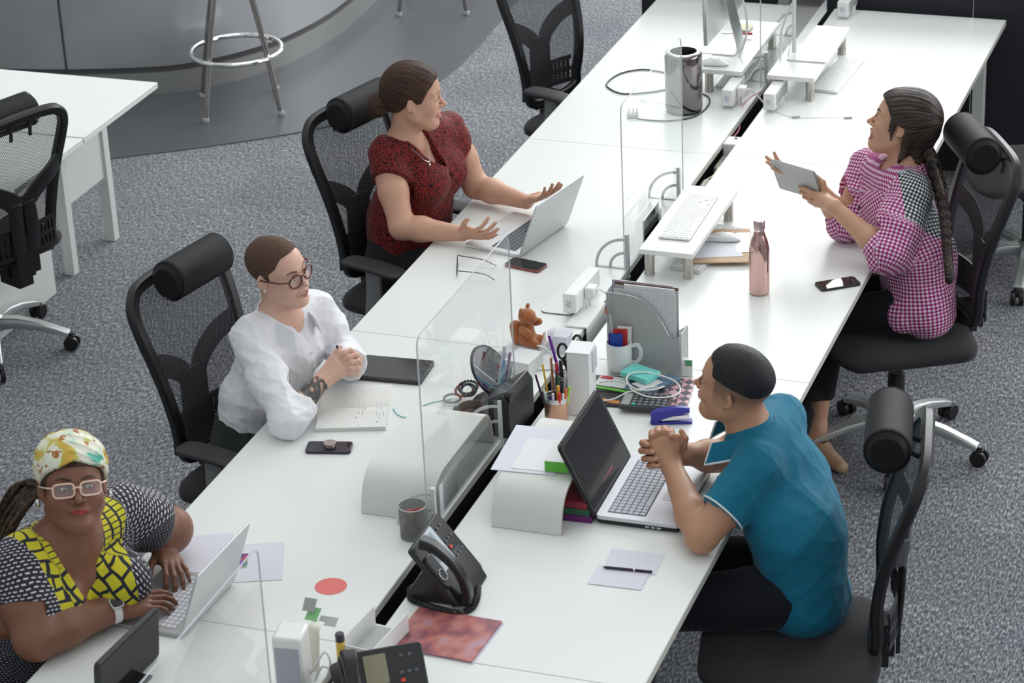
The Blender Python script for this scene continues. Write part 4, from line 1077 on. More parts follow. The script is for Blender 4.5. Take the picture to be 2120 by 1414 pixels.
# ------------------------------------------------------------------ 3. woman in the gingham shirt
TAB = [A3(1597, 330, 1.03)]
_u = np.array(CR)*.128-np.array(CU)*.048-np.array(CF)*.117; _v = np.array(CR)*.040-np.array(CU)*.085+np.array(CF)*.075
_u = unit(_u); _v = unit(_v-_u*np.dot(_u, _v)); TU, TV = _u*.190, _v*.130
def person_gingham():
    H = Head((.821, 1.157, 1.173), azel(181, 14.7, 8), sc=.96, mouth='laugh', nose=1.15)
    az = D2R(203); fw, sd = nv(math.cos(az), math.sin(az)), nv(-math.sin(az), math.cos(az))
    nb = nv(.845, 1.135, 1.005); fr = nv(fw[0], fw[1], 0); s3 = nv(sd[0], sd[1], 0)
    LS, RS = A3(1888, 403, .965), A3(1796, 350, .965)
    LW, RW = A3(1726, 428, .93), A3(1678, 372, .955)
    LE, RE = A3(1835, 525, .80), A3(1752, 462, .80)
    pel = nv(.925, 1.05, .585); ws = nv(.905, 1.06, .72); chs = (RS+LS)/2+nv(.015, .01, -.10)
    S = Sd(); nails = []; H.build(S); H.neck(S, nb, .047, .054)
    S.fl(chs, (RS+LS)/2, (.130, .085), (.130, .065), LS-RS, .04); S.fl(ws, chs, (.11, .08), (.13, .088), LS-RS, .04); S.fl(pel, ws, (.13, .09), (.11, .08), s3, .04)
    traps(S, nb, RS, LS, .040); arm(S, RS, RE, RW, (.048, .042, .037, .029, .0245)); arm(S, LS, LE, LW, (.048, .042, .037, .029, .0245))
    cen = TAB[0]+TU*.5+TV*.5; bn = -unit(np.cross(TU, TV))   # bn: out of the tablet's back, toward the camera
    if np.dot(bn, np.array(CF)) > 0: bn = -bn
    # near (left) hand: thumb on the screen side, fingers on the back
    def tp(x, y, off):
        a = np.array(at(x, y, 1.0)); d = unit(a-np.array(CAM)); t_ = np.dot(cen-np.array(CAM), bn)/np.dot(d, bn); return np.array(CAM)+d*t_+bn*off
    S.fl(LW, tp(1706, 404, .020), (.025, .019), (.033, .0140), nv(*(np.array(CR)*.75+np.array(CU)*.65)), .015); S.rc(LW, tp(1712, 416, .020), .020, .013, .015); S.rc(LW, tp(1699, 396, .020), .020, .013, .015)
    for ch_ in (((1698, 396), (1682, 387), (1669, 383), (1659, 384)), ((1703, 403), (1686, 396), (1672, 393), (1662, 394)), ((1708, 411), (1691, 406), (1678, 403), (1668, 403)), ((1713, 419), (1698, 415), (1687, 412), (1679, 412))):
        S.ch([tp(*ch_[0], .018), tp(*ch_[1], .024), tp(*ch_[2], .019), tp(*ch_[3], .0125)], [.0092, .0084, .0076, .0064], .003); nails.append((tp(ch_[3][0], ch_[3][1], .019), unit(TU), bn))
    S.ch([tp(1712, 408, .004), tp(1698, 384, -.016), tp(1684, 372, -.018)], [.0130, .0100, .0075], .006)
    hand(S, RW, unit(A3(1625, 352, .985)-RW), (.25, -.1, -.95), 1, [(12, 20, 14), (4, 10, 8), (0, 8, 6), (-6, 8, 6)], (30, 10, -10), 5, .93, nails=nails)
    # lower leg and bare ankle of the visible foot
    ank = {1: A3(1692, 900, .085), -1: A3(1650, 940, .085)}
    kn1 = nv(.62, .93, .50)
    S.rc(kn1+(ank[1]-kn1)*.45, ank[1]+nv(0, 0, .03), .040, .030, .02); S.rc(ank[1]+nv(0, 0, .03), ank[1]+fr*.06+nv(0, 0, -.045), .030, .024, .02)
    S.rc(kn1+nv(.05, .03, .0), kn1+(ank[1]-kn1)*.45, .045, .040, .02); S.rc(pel+s3*.07, kn1+nv(.05, .03, 0), .06, .045, .02)
    o = skin_obj(S, .0028, H, (.60, .34, .225), (.45, .12, .11), .95, (.025, .012, .01), nails, (.55, .35, .32))
    name_person(o, 'woman with dark braided hair in a magenta gingham shirt, laughing and holding a grey tablet')
    H.extras(o, iris=(.04, .02, .015), look=(0, 0))
    S = Sd(); cranium(H, S, .012); tgh = None
    S.el(H.W(-.040, 0, .048), nv(.086, .078, .084)*H.sc, H.R, .03); S.el(H.W(-.085, 0, .030), nv(.040, .045, .055), H.R, .03)
    S.rc(H.W(-.070, -.0, -.02), H.W(-.085, 0, -.10), .062, .042, .03)
    for y in (-1, 1): S.rc(H.W(-.035, y*.070, .01), H.W(-.045, y*.058, -.085), .022, .012, .02); S.rc(H.W(-.045, y*.058, -.08), H.W(-.035, y*.060, -.12), .012, .005, .01)
    for y in (-1, 1): S.rc(H.W(.030, y*.070, .035), H.W(.020, y*.078, -.015), .009, .005, .01); S.rc(H.W(.020, y*.078, -.015), H.W(.012, y*.078, -.05), .005, .0025, .004)
    def strand(P):
        q = H.L(P); ph = np.arctan2(q[:, 1], q[:, 2]+.02+.5*q[:, 0]); return -.0022*np.abs(np.sin(ph*14+4*np.sin(ph*3)+q[:, 0]*18))-.001*np.sin(ph*55+q[:, 0]*40)
    def flow(P):
        q = H.L(P); return np.stack([q[:, 0], np.arctan2(q[:, 1], q[:, 2]+.02+.5*q[:, 0])*.1, q[:, 2]*.1], 1)
    hm = hair_mat('dark_brown_hair', (.006, .005, .006), (.075, .045, .032), .36)
    zn = hair_zone(H, [(-.3, -.16), (-.03, -.16), (-.026, -.13), (-.024, .008), (.01, .012), (.012, -.06), (.032, -.06), (.036, .03), (.060, .062), (.082, .078), (.12, .09)])
    hr = sub_obj('hair', S, .0028, hm, o, disp=strand, post=lambda P, D: np.maximum(D, zn(P)), flow=flow)
    # braid hanging down the back
    S = Sd(); bp = [H.W(-.080, 0, -.09), A3(1925, 330, 1.06), A3(1948, 400, .98), A3(1958, 470, .90), A3(1962, 530, .83), A3(1966, 575, .78)]
    pth = smooth_path([V(p) for p in bp], 7); n_ = len(pth)
    for i in range(n_):
        p = np.array(pth[i]); t = unit(np.array(pth[min(i+1, n_-1)]-pth[max(i-1, 0)])); sd_ = unit(np.cross(t, nv(1, .2, 0))); r = .036*(1-.45*i/n_); s_ = 1 if i % 2 else -1
        R_ = frame(t*.7+sd_*.7*s_, t); S.el(p+sd_*r*.55*s_, (r*1.15, r*.72, r*.72), frame(unit(t*.75+sd_*.6*s_)), .006)
    for i in range(9):
        a = i/8; p0 = A3(1930, 330, 1.06); p1 = A3(1946+8*a, 345+14*i/2, 1.05); p2 = A3(1955+10*math.sin(i), 385+11*i/2, 1.0)
        S.ch([p0, p1, p2], [.006, .0045, .0015], .004)
    sub_obj('braid', S, .003, hm, hr, disp=lambda P: -.0012*np.sin(P@nv(300, 500, 200)), flow=lambda P: P*nv(.3, .3, .1))
    # shirt with gingham following sleeves and body
    S = Sd(); tg = lambda i, r=.15, ref=(-1, 0, 0): {'r': r, 'ref': ref, 'id': i}
    S.fl(pel+nv(.0, 0, -.03), ws, (.170, .125), (.155, .120), s3, .05, tag=tg(0)); S.fl(ws, chs, (.165, .122), (.165, .115), LS-RS, .05, tag=tg(0))
    S.fl(chs, (RS+LS)/2+nv(0, 0, .010), (.162, .108), (.148, .072), LS-RS, .04, tag=tg(0))
    S.rc(pel+s3*.09+fr*.02, pel+s3*.11+fr*.09+nv(0, 0, -.03), .08, .055, .05); S.rc(pel+s3*.07-fr*.0, pel+s3*.09-fr*.0+nv(0, 0, -.03), .09, .08, .04)
    traps(S, nb, RS, LS, 0.052, tag=tg(0))
    for j, (sh, e_, w_) in enumerate(((LS, LE, LW), (RS, RE, RW))):
        d_ = unit(w_-e_); S.rc(sh, (sh+e_)/2, .070, .075, .03, tag=tg(1+j, .07, (0, 0, 1))); S.rc((sh+e_)/2, e_+nv(.01, 0, 0), .075, .070, .03, tag=tg(1+j, .07, (0, 0, 1)))
        S.rc(e_, e_+d_*.050, .068, .056, .025, tag=tg(3+j, .06, (0, 0, 1))); S.bx(e_+d_*.098, (.038, .078, .078), frame(d_), .002, .003, '-')
    S.rc(nb+nv(.005, .0, .035), nb+nv(-.01, 0, .16), .052, .062, .008, '-')
    vb = chs+fr*.115+nv(0, 0, .01); S.rc(nb+fr*.055+nv(0, 0, .03), vb, .032, .003, .006, '-')
    m = cloth_mat('gingham_cotton', (.5, .1, .3), .8, wr=.3); ns, ls, b = nodes(m)
    a_ = N(ns, 'ShaderNodeAttribute', attribute_name='cuv'); sp = N(ns, 'ShaderNodeSeparateXYZ'); ls.new(a_.outputs['Vector'], sp.inputs[0])
    st = lambda src: math_n(ns, ls, 'GREATER_THAN', math_n(ns, ls, 'SINE', math_n(ns, ls, 'MULTIPLY', src, 2*PI/.0128)), 0.0)
    sm = math_n(ns, ls, 'MULTIPLY', math_n(ns, ls, 'ADD', st(sp.outputs[0]), st(sp.outputs[1])), .5)
    pink = ramp(ns, ls, sm, [(0, (.80, .74, .80)), (.4, (.50, .16, .34)), (.9, (.27, .010, .12))], 'CONSTANT'); blk = ramp(ns, ls, sm, [(0, (.80, .82, .82)), (.4, (.17, .19, .20)), (.9, (.012, .014, .018))], 'CONSTANT')
    a2 = N(ns, 'ShaderNodeAttribute', attribute_name='yoke'); mx = N(ns, 'ShaderNodeMix', data_type='RGBA'); ls.new(math_n(ns, ls, 'GREATER_THAN', a2.outputs['Fac'], .5), mx.inputs[0]); ls.new(pink, mx.inputs[6]); ls.new(blk, mx.inputs[7]); ls.new(mx.outputs[2], b.inputs['Base Color'])
    dsp = fade(add(folds(33, 24, .016, 6, (1, 1, .8)), wob(35, 12, .008), folds(37, 55, .005, 5)), nb, .14)
    Vv, F = sd_mesh(S, .0038, disp=dsp); uv = near_uv(S, Vv)
    q = Vv-LS; ax = unit(LE-LS); al = q@ax; bk = q@fr
    yk = ((al > -.075) & (al < .105) & (bk < .045) & (q@s3 > -.035) & (bk > -.16)).astype(float)
    sh_o = np_obj('shirt', Vv, F, m, o, attrs={'cuv': ('FLOAT_VECTOR', uv), 'yoke': ('FLOAT_COLOR', np.stack([yk]*3+[np.ones(len(yk))], 1))})
    # collar
    for sy in (-1, 1): collar_flap(sh_o, H, nb, fr, s3*sy, .068, m, .044, .012, .52, .055, .030, uvs=True)
    # trousers
    S = Sd(); tgt = None
    for s_, kk in ((1, kn1), (-1, kn1+nv(-.04, .17, 0))):
        S.rc(pel+s3*s_*.08+nv(0, 0, -.02), kk+nv(.02, .01, .02), .090, .064, .04); an = ank[s_]; S.rc(kk+nv(.02, .01, .02), kk+(an-kk)*.62, .062, .047, .02)
        if s_ < 0: S.rc(kk+(an-kk)*.5, an+nv(0, 0, .02), .045, .03, .02)
    S.fl(pel+nv(0, 0, -.03), pel+nv(0, 0, .04), (.16, .11), (.15, .10), s3, .04)
    S.bx(kn1+(ank[1]-kn1)*.70, (.02, .08, .08), frame(unit(ank[1]-kn1)), .002, .003, '-')
    sub_obj('trousers', S, .005, cloth_mat('black_leggings', (.012, .012, .016)), o, disp=wob(44, 20, .004))
    for s_ in (1, -1):
        a = ank[s_]*nv(1, 1, 0); d_ = unit(fr*.35+nv(-.3, -.55, 0)) if s_ > 0 else fr
        d_ = unit(nv(.55, -.5, 0)) if s_ > 0 else fr
        S = Sd(); S.rc(a-d_*.055+nv(0, 0, .040), a+d_*.03+nv(0, 0, .034), .034, .034, .02); S.rc(a+d_*.03+nv(0, 0, .034), a+d_*.150+nv(0, 0, .024), .036, .024, .02); S.rc(a-d_*.05+nv(0, 0, .05), a-d_*.05+nv(0, 0, .075), .030, .028, .01)
        S.el(a+nv(0, 0, .085), (.045, .03, .035), frame(d_), .006, '-'); S.pl((0, 0, .002), (0, 0, -1), .003)
        sub_obj('ballet_flat', S, .004, mat('tan_leather', (.52, .34, .22), .45), o)
    return o
P_ging = person_gingham()
q = MB(); cen = V(TAB[0]+TU*.5+TV*.5); Rt = Matrix((V(TU).normalized(), V(TV).normalized(), V(TU).normalized().cross(V(TV).normalized()))).transposed()
t = thing('tablet', 'grey tablet held up in both hands by the woman in gingham', 'tablet', cen)
nrm = Rt @ V((0, 0, 1)); sg = 1 if nrm.dot(CF) > 0 else -1
q = MB(); M4 = Rt.to_4x4(); q.prism(rrect(.19, .13, .008), -.004, .004, M=M4); q.obj('case', mat('tablet_back_grey', (.36, .37, .36), .45, .3), t, bevel=.001)
q = MB(); q.prism(rrect(.182, .122, .006), .0042 if sg > 0 else -.0048, .0048 if sg > 0 else -.0042, M=M4); q.obj('screen', M_glassblk, t)
q = MB(); q.prism(rrect(.19, .13, .008), (-.0085 if sg > 0 else .0055), (-.0055 if sg > 0 else .0085), M=M4); q.obj('cover', mat('tablet_cover', (.50, .51, .50), .5), t, bevel=.0008)

# ------------------------------------------------------------------ 4. man in the teal polo shirt
def person_teal():
    H = Head((.759, -.823, 1.122), azel(175, 9.5, -5.6), sc=.975, mouth='closed', jaw=1.1)
    az = D2R(190); fw, sd = nv(math.cos(az), math.sin(az)), nv(-math.sin(az), math.cos(az)); fr = nv(*fw, 0); s3 = nv(*sd, 0)
    nb = nv(.808, -.815, .970)
    RS, LS = A3(1622, 866, .915), A3(1568, 980, .92)
    RE, LE = A3(1488, 945, .80), A3(1452, 1112, .785)
    LW, RW = A3(1392, 968, .845), A3(1418, 940, .855)
    pel = nv(.965, -.90, .585); ws = nv(.965, -.90, .73); chs = (RS+LS)/2+nv(.03, .0, -.10)
    nails = []; S = Sd(); H.build(S); H.neck(S, nb, .056, .064)
    S.fl(chs, (RS+LS)/2, (.150, .095), (.150, .072), LS-RS, .04); S.fl(ws, chs, (.13, .09), (.15, .10), LS-RS, .04); S.fl(pel, ws, (.14, .10), (.13, .09), s3, .04)
    traps(S, nb, RS, LS, .048); arm(S, RS, RE, RW, (.056, .050, .043, .036, .029)); arm(S, LS, LE, LW, (.058, .050, .043, .037, .029))
    # clasped hands: fingers interlaced, left back toward the camera
    lf = unit(A3(1375, 905, .905)-LW); rf = unit(A3(1372, 918, .885)-RW)
    cs = CS(A3(1382, 932, .885)); LW, RW = LW, RW
    S.fl(LW, cs(1371, 914, .000), (.029, .020), (.036, .0165), CR, .015); S.rc(LW, cs(1352, 925, .004), .022, .015, .015); S.rc(LW, cs(1392, 915, .004), .022, .017, .015)
    S.el(cs(1384, 928, .042), (.034, .034, .040), None, .02); S.rc(RW, cs(1386, 930, .040), .029, .030, .02)
    for i, (kx, ky) in enumerate(((1351, 909), (1363, 902), (1376, 900), (1389, 904))): S.ch([cs(kx, ky+6, .004), cs(kx-1, ky-6, -.002), cs(kx-1, ky-13, .018), cs(kx+3, ky-8, .044)], [.0105, .0104, .0095, .0085], .004)
    for i, (a, b, c) in enumerate((((1356, 902), (1337, 903), (1346, 905)), ((1352, 915), (1330, 917), (1341, 921)), ((1354, 931), (1328, 933), (1351, 936)), ((1358, 946), (1334, 950), (1358, 951)), ((1362, 958), (1345, 964), (1361, 965)))[1:]):
        S.ch([cs(*a, .045), cs(b[0]+6, b[1]-1, .030), cs(*b, .010), cs((b[0]+c[0])/2, (b[1]+c[1])/2, -.010), cs(*c, -.019)], [.0105, .0100, .0094, .0088, .0078], .0035); nails.append((cs(c[0]+1, c[1]-1, -.0265), np.array(CR), -np.array(CF)))
    S.ch([cs(1400, 942, .020), cs(1414, 925, .008), cs(1418, 908, .006), cs(1411, 893, .010)], [.0135, .0115, .0102, .0080], .005)
    S.ch([cs(1398, 938, -.002), cs(1405, 918, -.010), cs(1402, 905, -.016), cs(1389, 902, -.020)], [.0140, .0112, .0100, .0082], .005); nails.append((cs(1388, 901, -.0275), np.array(CR), -np.array(CF)))
    def stub(P, T):
        q = H.L(P); z = q[:, 2]; x = q[:, 0]; m = np.clip((z+.06)/.09, 0, 1)*np.clip((.045-x)/.01, 0, 1)*(np.linalg.norm(P-H.c, axis=1) < .16)*(.2+.8*np.clip((z+.05)/.06, 0, 1))*(np.abs(q[:, 1]) < .0835)
        m = np.clip(m*.75, 0, .8)[:, None]; T[:, :3] = T[:, :3]*(1-m)+np.array([.10, .065, .045])*m
    o = skin_obj(S, .0028, H, (.50, .27, .165), (.36, .15, .12), .9, (.02, .015, .015), nails, (.62, .36, .28), stub)
    name_person(o, 'man with short black hair in a teal polo shirt, elbows on desk, hands clasped')
    H.extras(o, iris=(.03, .02, .015))
    S = Sd(); cranium(H, S, .0045, -.001)
    S.el(H.W(.0, 0, .060), nv(.084, .070, .068)*H.sc, H.R, .02)
    def flow(P): q = H.L(P); return np.stack([q[:, 0], q[:, 1], q[:, 2]], 1)
    zn = hair_zone(H, [(-.3, -.012), (-.08, .004), (-.03, .030), (.02, .048), (.050, .052), (.056, .082), (.085, .092), (.10, .10), (.12, .105)])
    sub_obj('hair', S, .0028, hair_mat('black_hair', (.005, .005, .007), (.020, .020, .025), .5, (160, 60, 160), 2), o,
            disp=lambda P: -.0009*np.sin(P@nv(900, 350, 300)+2*np.sin(P@nv(190, 300, 150)))*np.sin(P@nv(300, -900, 500)), post=lambda P, D: np.maximum(D+.005*np.clip(1+zn(P)/.030, 0, 1), zn(P)), flow=flow)
    # polo shirt
    S = Sd(); tg = None
    S.fl(pel+nv(.02, 0, -.045), ws, (.182, .130), (.172, .125), s3, .05); S.fl(ws, chs, (.170, .124), (.180, .122), LS-RS, .05)
    S.fl(chs, (RS+LS)/2+nv(0, 0, .012), (.182, .112), (.172, .080), LS-RS, .04)
    traps(S, nb, RS, LS, 0.062, tag=None)
    sl = []
    for sh, e_ in ((LS, LE), (RS, RE)):
        d_ = unit(e_-sh); L = np.linalg.norm(e_-sh); S.rc(sh+nv(.0, 0, .004), sh+d_*L*.62, .068, .066, .035); S.bx(sh+d_*(L*.62+.035), (.035, .10, .10), frame(d_), .002, .003, '-'); sl.append((sh+d_*L*.62, d_))
    nc_ = nb+(H.W(-.035, 0, -.085)-nb)*.55; S.rc(nb, nc_, .074, .061, .02); S.rc(nc_-unit(nc_-nb)*.012, nc_+unit(nc_-nb)*.12, .0615, .068, .005, '-'); S.rc(nc_+unit(nc_-nb)*.055, nc_+unit(nc_-nb)*.14, .075, .09, .004, '-')
    vb = chs+fr*.11+nv(0, 0, .03); S.rc(nb+fr*.06+nv(0, 0, .04), vb, .035, .003, .006, '-')
    teal = cloth_mat('teal_pique', (.008, .155, .255), .75, wr=.3)
    sh_o = sub_obj('polo_shirt', S, .004, teal, o, disp=fade(add(folds(53, 20, .020, 6, (1, 1, .9)), wob(55, 11, .007), folds(57, 45, .006, 4)), nb, .16))
    wt = mat('white_trim', (.75, .77, .78), .7)
    for c, d_ in sl:
        q = MB(); R_ = Matrix([list(r) for r in frame(d_)]); q.tube([V(c)+R_ @ V((.0, .0695*math.cos(a), .0695*math.sin(a))) for a in [2*PI*i/40 for i in range(40)]], .0028, 6, loop=True); q.obj('sleeve_trim', wt, sh_o)
    for sy in (-1, 1): collar_flap(sh_o, H, nb, fr, s3*sy, .078, teal, .046, .018, .66, .052, .040, trim=wt)
    S = Sd(); lg = legs(S, pel+nv(0, 0, -.015), fw, sd, r=(.10, .072, .066, .045), knee_f=.46, split=.12); S.fl(pel+nv(0, 0, -.04), pel+nv(0, 0, .03), (.155, .10), (.150, .10), s3, .04)
    sub_obj('trousers', S, .006, cloth_mat('navy_trousers', (.010, .012, .020)), o, disp=add(wob(64, 20, .005), folds(66, 30, .006)))
    shoes(o, lg, fw, M_blackm)
    return o
P_teal = person_teal()

# ------------------------------------------------------------------ 5. woman with the head wrap
def person_wrap():
    H = Head((-.753, -1.886, 1.15), azel(-52, 22, -4), sc=.955, wide=1.10, mouth='closed', cheek=1.25, nose=1.25, smile=.35, jaw=1.15)
    az = D2R(-38); fw, sd = nv(math.cos(az), math.sin(az)), nv(-math.sin(az), math.cos(az)); fr = nv(*fw, 0); s3 = nv(*sd, 0)
    nb = nv(-.785, -1.885, .990)
    RS, LS = A3(45, 1170, .955), A3(250, 1062, .955)
    RE, RW = A3(75, 1320, .80), A3(243, 1262, .79)
    LE, LW = A3(292, 1128, .86), A3(338, 1135, .80)
    LE = LS+unit(A3(325, 1085, .86)-LS)*.22
    pel = nv(-1.0, -1.98, .60); ws = nv(-.93, -1.93, .75); chs = (RS+LS)/2+nv(-.02, .0, -.12)
    nails = []; S = Sd(); H.build(S); H.neck(S, nb, .060, .075)
    S.fl(chs, (RS+LS)/2+nv(0, 0, -.01), (.175, .12), (.16, .085), LS-RS, .05); S.fl(ws, chs, (.17, .13), (.17, .12), LS-RS, .04); S.fl(pel, ws, (.18, .13), (.17, .13), s3, .04)
    for sy in (-1, 1): S.el(chs+fr*.095+s3*sy*.085+nv(0, 0, .0), (.090, .088, .085), None, .02)
    traps(S, nb, RS, LS, .055); arm(S, RS, RE, RW, (.075, .070, .058, .042, .031), .03); arm(S, LS, LE, LW, (.075, .068, .056, .042, .031), .03)
    hand(S, RW, unit(A3(310, 1243, .795)-RW), (.1, -.25, .95), 1, [(14, 22, 14), (16, 26, 16), (18, 28, 16), (16, 28, 16)], (38, 12, 20), 3, .97, nails=nails)
    hand(S, LW, unit(A3(370, 1185, .79)-LW), (.25, .1, .95), -1, [(20, 26, 14), (18, 24, 14), (12, 22, 12), (8, 18, 12)], (42, 15, 20), 5, .97, nails=nails)
    o = skin_obj(S, .003, H, (.235, .105, .065), (.33, .04, .045), .85, (.010, .006, .005), nails, (.26, .13, .10))
    name_person(o, 'woman with a patterned head wrap and clear framed glasses typing on a silver laptop')
    H.extras(o, iris=(.02, .01, .008), look=(.0015, -.001)); H.glasses(o, (.80, .56, .45), False, .052, .038, .0027)
    # hair under the wrap and braids
    hm = hair_mat('braid_hair', (.006, .004, .004), (.10, .055, .03), .5, (1, 1, 1), 60)
    S = Sd(); cranium(H, S, .006); S.el(H.W(-.035, 0, .062), nv(.100, .086*H.w, .096)*H.sc, H.R, .02); zn = hair_zone(H, [(-.3, -.06), (-.03, -.02), (.02, .0), (.055, .045), (.085, .062), (.12, .068)])
    hr = sub_obj('hair', S, .0035, hm, o, post=lambda P, D: np.maximum(D, zn(P)), flow=lambda P: P)
    S = Sd(); rs = np.random.RandomState(5)
    for i in range(16):
        y0 = -.085+.0085*i*1.0; p0 = H.W(-.055-.02*rs.rand(), y0*.8, .01-.012*rs.rand()); e0 = A3(0-12*rs.rand()+i*2.2, 1050+i*2.6+8*rs.rand(), 1.045-.02*rs.rand())
        m0 = (p0+e0)/2+nv(-.01*rs.rand(), .0, .03+.02*rs.rand()); e1 = e0+nv(-.03, -.02, -.10)
        pt = smooth_path([V(p0), V(m0), V(e0), V(e1)], 9)
        for j, p in enumerate(pt[:-1]): S.rc(np.array(p), np.array(pt[j+1]), .0052+.0012*(j % 2), .0052+.0012*((j+1) % 2), .002)
    sub_obj('braids', S, .003, hm, hr, flow=lambda P: P)
    # head wrap: broad band over the crown, crossed folds at the front
    S = Sd(); R = H.R
    S.el(H.W(-.012, 0, .060), nv(.110, .092*H.w, .098)*H.sc, R, .02); S.el(H.W(.034, 0, .046), nv(.072, .074*H.w, .078)*H.sc, R, .03)
    def band(P, D):
        q = H.L(P); y = q[:, 1]
        fore = (np.interp(q[:, 0], [-.12, -.06, -.02, .03, .06, .08, .12], [-.045, -.03, .0, .030, .050, .060, .072])-q[:, 2])*.8+.012*np.clip(1-np.abs(y)/.04, 0, 1)*(q[:, 0] > .04)
        back = (-q[:, 0]-.015-.45*(q[:, 2]-.06))*.85
        return np.maximum(np.maximum(D, fore), back)
    def pleat(P):
        q = H.L(P); s_ = q[:, 0]*.6-q[:, 2]*.8+np.where(q[:, 1] < -.01, .9, -.5)*(q[:, 1]+.01); return -.0045*(1-np.abs(np.sin(s_*95)))**1.5
    m = cloth_mat('printed_wrap', (.7, .6, .3), .75, wr=.2); ns, ls, b = nodes(m)
    tc = N(ns, 'ShaderNodeTexCoord'); n = N(ns, 'ShaderNodeTexNoise'); n.inputs['Scale'].default_value = 13; n.inputs['Detail'].default_value = 3; n.inputs['Distortion'].default_value = .8; ls.new(tc.outputs['Object'], n.inputs['Vector'])
    n2 = N(ns, 'ShaderNodeTexNoise'); n2.inputs['Scale'].default_value = 36; n2.inputs['Detail'].default_value = 3; ls.new(tc.outputs['Object'], n2.inputs['Vector'])
    cc = ramp(ns, ls, n.outputs[0], [(.34, (.10, .42, .34)), (.40, (.72, .76, .62)), (.50, (.80, .78, .66)), (.56, (.52, .55, .12)), (.62, (.62, .40, .08))])
    mx = N(ns, 'ShaderNodeMix', data_type='RGBA'); ls.new(math_n(ns, ls, 'GREATER_THAN', n2.outputs[0], .63), mx.inputs[0]); ls.new(cc, mx.inputs[6]); mx.inputs[7].default_value = (.42, .16, .06, 1); ls.new(mx.outputs[2], b.inputs['Base Color'])
    sub_obj('head_wrap', S, .0032, m, o, disp=pleat, post=band)
    for y in (-1, 1):
        q = MB(); q.ell(H.W(.0, y*.090, -.034), (.009, .007, .012), n=8, k=6); q.obj('earring', M_chrome, o)
    # dress top
    S = Sd(); tg = {'r': .17, 'ref': (1, 0, 0), 'id': 0}; ts = {'r': .08, 'ref': (0, 0, 1), 'id': 1}
    S.fl(pel+nv(0, 0, -.05), ws, (.215, .165), (.195, .155), s3, .05, tag=tg); S.fl(ws, chs, (.195, .150), (.190, .135), LS-RS, .05, tag=tg)
    S.fl(chs, (RS+LS)/2+nv(0, 0, .010), (.190, .125), (.178, .092), LS-RS, .04, tag=tg)
    for sy in (-1, 1): S.el(chs+fr*.098+s3*sy*.088+nv(0, 0, -.002), (.098, .096, .092), None, .02)
    traps(S, nb, RS, LS, 0.066, tag=tg)
    for sh, e_ in ((RS, RE), (LS, LE)):
        d_ = unit(e_-sh); S.rc(sh+nv(0, 0, .005), sh+d_*.10, .086, .088, .03, tag=ts); so = s3*(-.045 if sh is RS else .045); S.bx(sh+d_*.135+so, (.035, .085, .085), frame(unit(d_+so*3)), .002, .004, '-')
    S.rc(nb+nv(-.01, 0, .015), nb+nv(0, 0, .16), .082, .09, .008, '-')
    vb = chs+fr*.20+nv(0, 0, -.035); S.rc(nb+fr*.05+nv(0, 0, .03), vb, .070, .004, .006, '-')
    m = cloth_mat('patterned_dress', (.1, .1, .1), .7, wr=.15); ns, ls, b = nodes(m)
    a_ = N(ns, 'ShaderNodeAttribute', attribute_name='cuv'); sp = N(ns, 'ShaderNodeSeparateXYZ'); ls.new(a_.outputs['Vector'], sp.inputs[0])
    tc = N(ns, 'ShaderNodeTexCoord'); nz = N(ns, 'ShaderNodeTexNoise'); nz.inputs['Scale'].default_value = 4.5; nz.inputs['Detail'].default_value = 1; ls.new(tc.outputs['Object'], nz.inputs['Vector'])
    def brick(w_, h_, c1, mort, mc_, off=.0):
        bt = N(ns, 'ShaderNodeTexBrick'); bt.offset = off; bt.inputs['Scale'].default_value = 1; bt.inputs['Brick Width'].default_value = w_; bt.inputs['Row Height'].default_value = h_
        bt.inputs['Mortar Size'].default_value = mort; bt.inputs['Color1'].default_value = (*c1, 1); bt.inputs['Color2'].default_value = (*c1, 1); bt.inputs['Mortar'].default_value = (*mc_, 1); bt.inputs['Mortar Smooth'].default_value = 0
        wv = N(ns, 'ShaderNodeVectorMath', operation='ADD'); n3 = N(ns, 'ShaderNodeTexNoise'); n3.inputs['Scale'].default_value = 9; ls.new(tc.outputs['Object'], n3.inputs['Vector'])
        sc_ = N(ns, 'ShaderNodeVectorMath', operation='SCALE'); ls.new(n3.outputs['Color'], sc_.inputs[0]); sc_.inputs['Scale'].default_value = .035; ls.new(a_.outputs['Vector'], wv.inputs[0]); ls.new(sc_.outputs[0], wv.inputs[1]); ls.new(wv.outputs[0], bt.inputs['Vector']); return bt.outputs['Color']
    big = brick(.042, .036, (.62, .56, .03), .0045, (.025, .026, .04), .3); med = brick(.018, .011, (.62, .60, .62), .0035, (.03, .03, .045), .5); fin = brick(.011, .0075, (.30, .30, .32), .0024, (.018, .018, .028), .5)
    m1 = N(ns, 'ShaderNodeMix', data_type='RGBA'); ls.new(math_n(ns, ls, 'GREATER_THAN', nz.outputs[0], .49), m1.inputs[0]); ls.new(med, m1.inputs[6]); ls.new(big, m1.inputs[7])
    # yellow blocks along the neckline, dashes outside, finer dashes lower down (zones of the print are stored per garment)
    m2 = N(ns, 'ShaderNodeMix', data_type='RGBA'); ls.new(math_n(ns, ls, 'GREATER_THAN', sp.outputs[2], 1.5), m2.inputs[0]); ls.new(med, m2.inputs[6]); ls.new(big, m2.inputs[7])
    m3 = N(ns, 'ShaderNodeMix', data_type='RGBA'); ls.new(math_n(ns, ls, 'GREATER_THAN', sp.outputs[2], .5), m3.inputs[0]); ls.new(fin, m3.inputs[6]); ls.new(m2.outputs[2], m3.inputs[7])
    ls.new(m3.outputs[2], b.inputs['Base Color'])
    Vv, F = sd_mesh(S, .0042, disp=add(wob(75, 12, .005), folds(77, 30, .006, 4))); uv = near_uv(S, Vv)
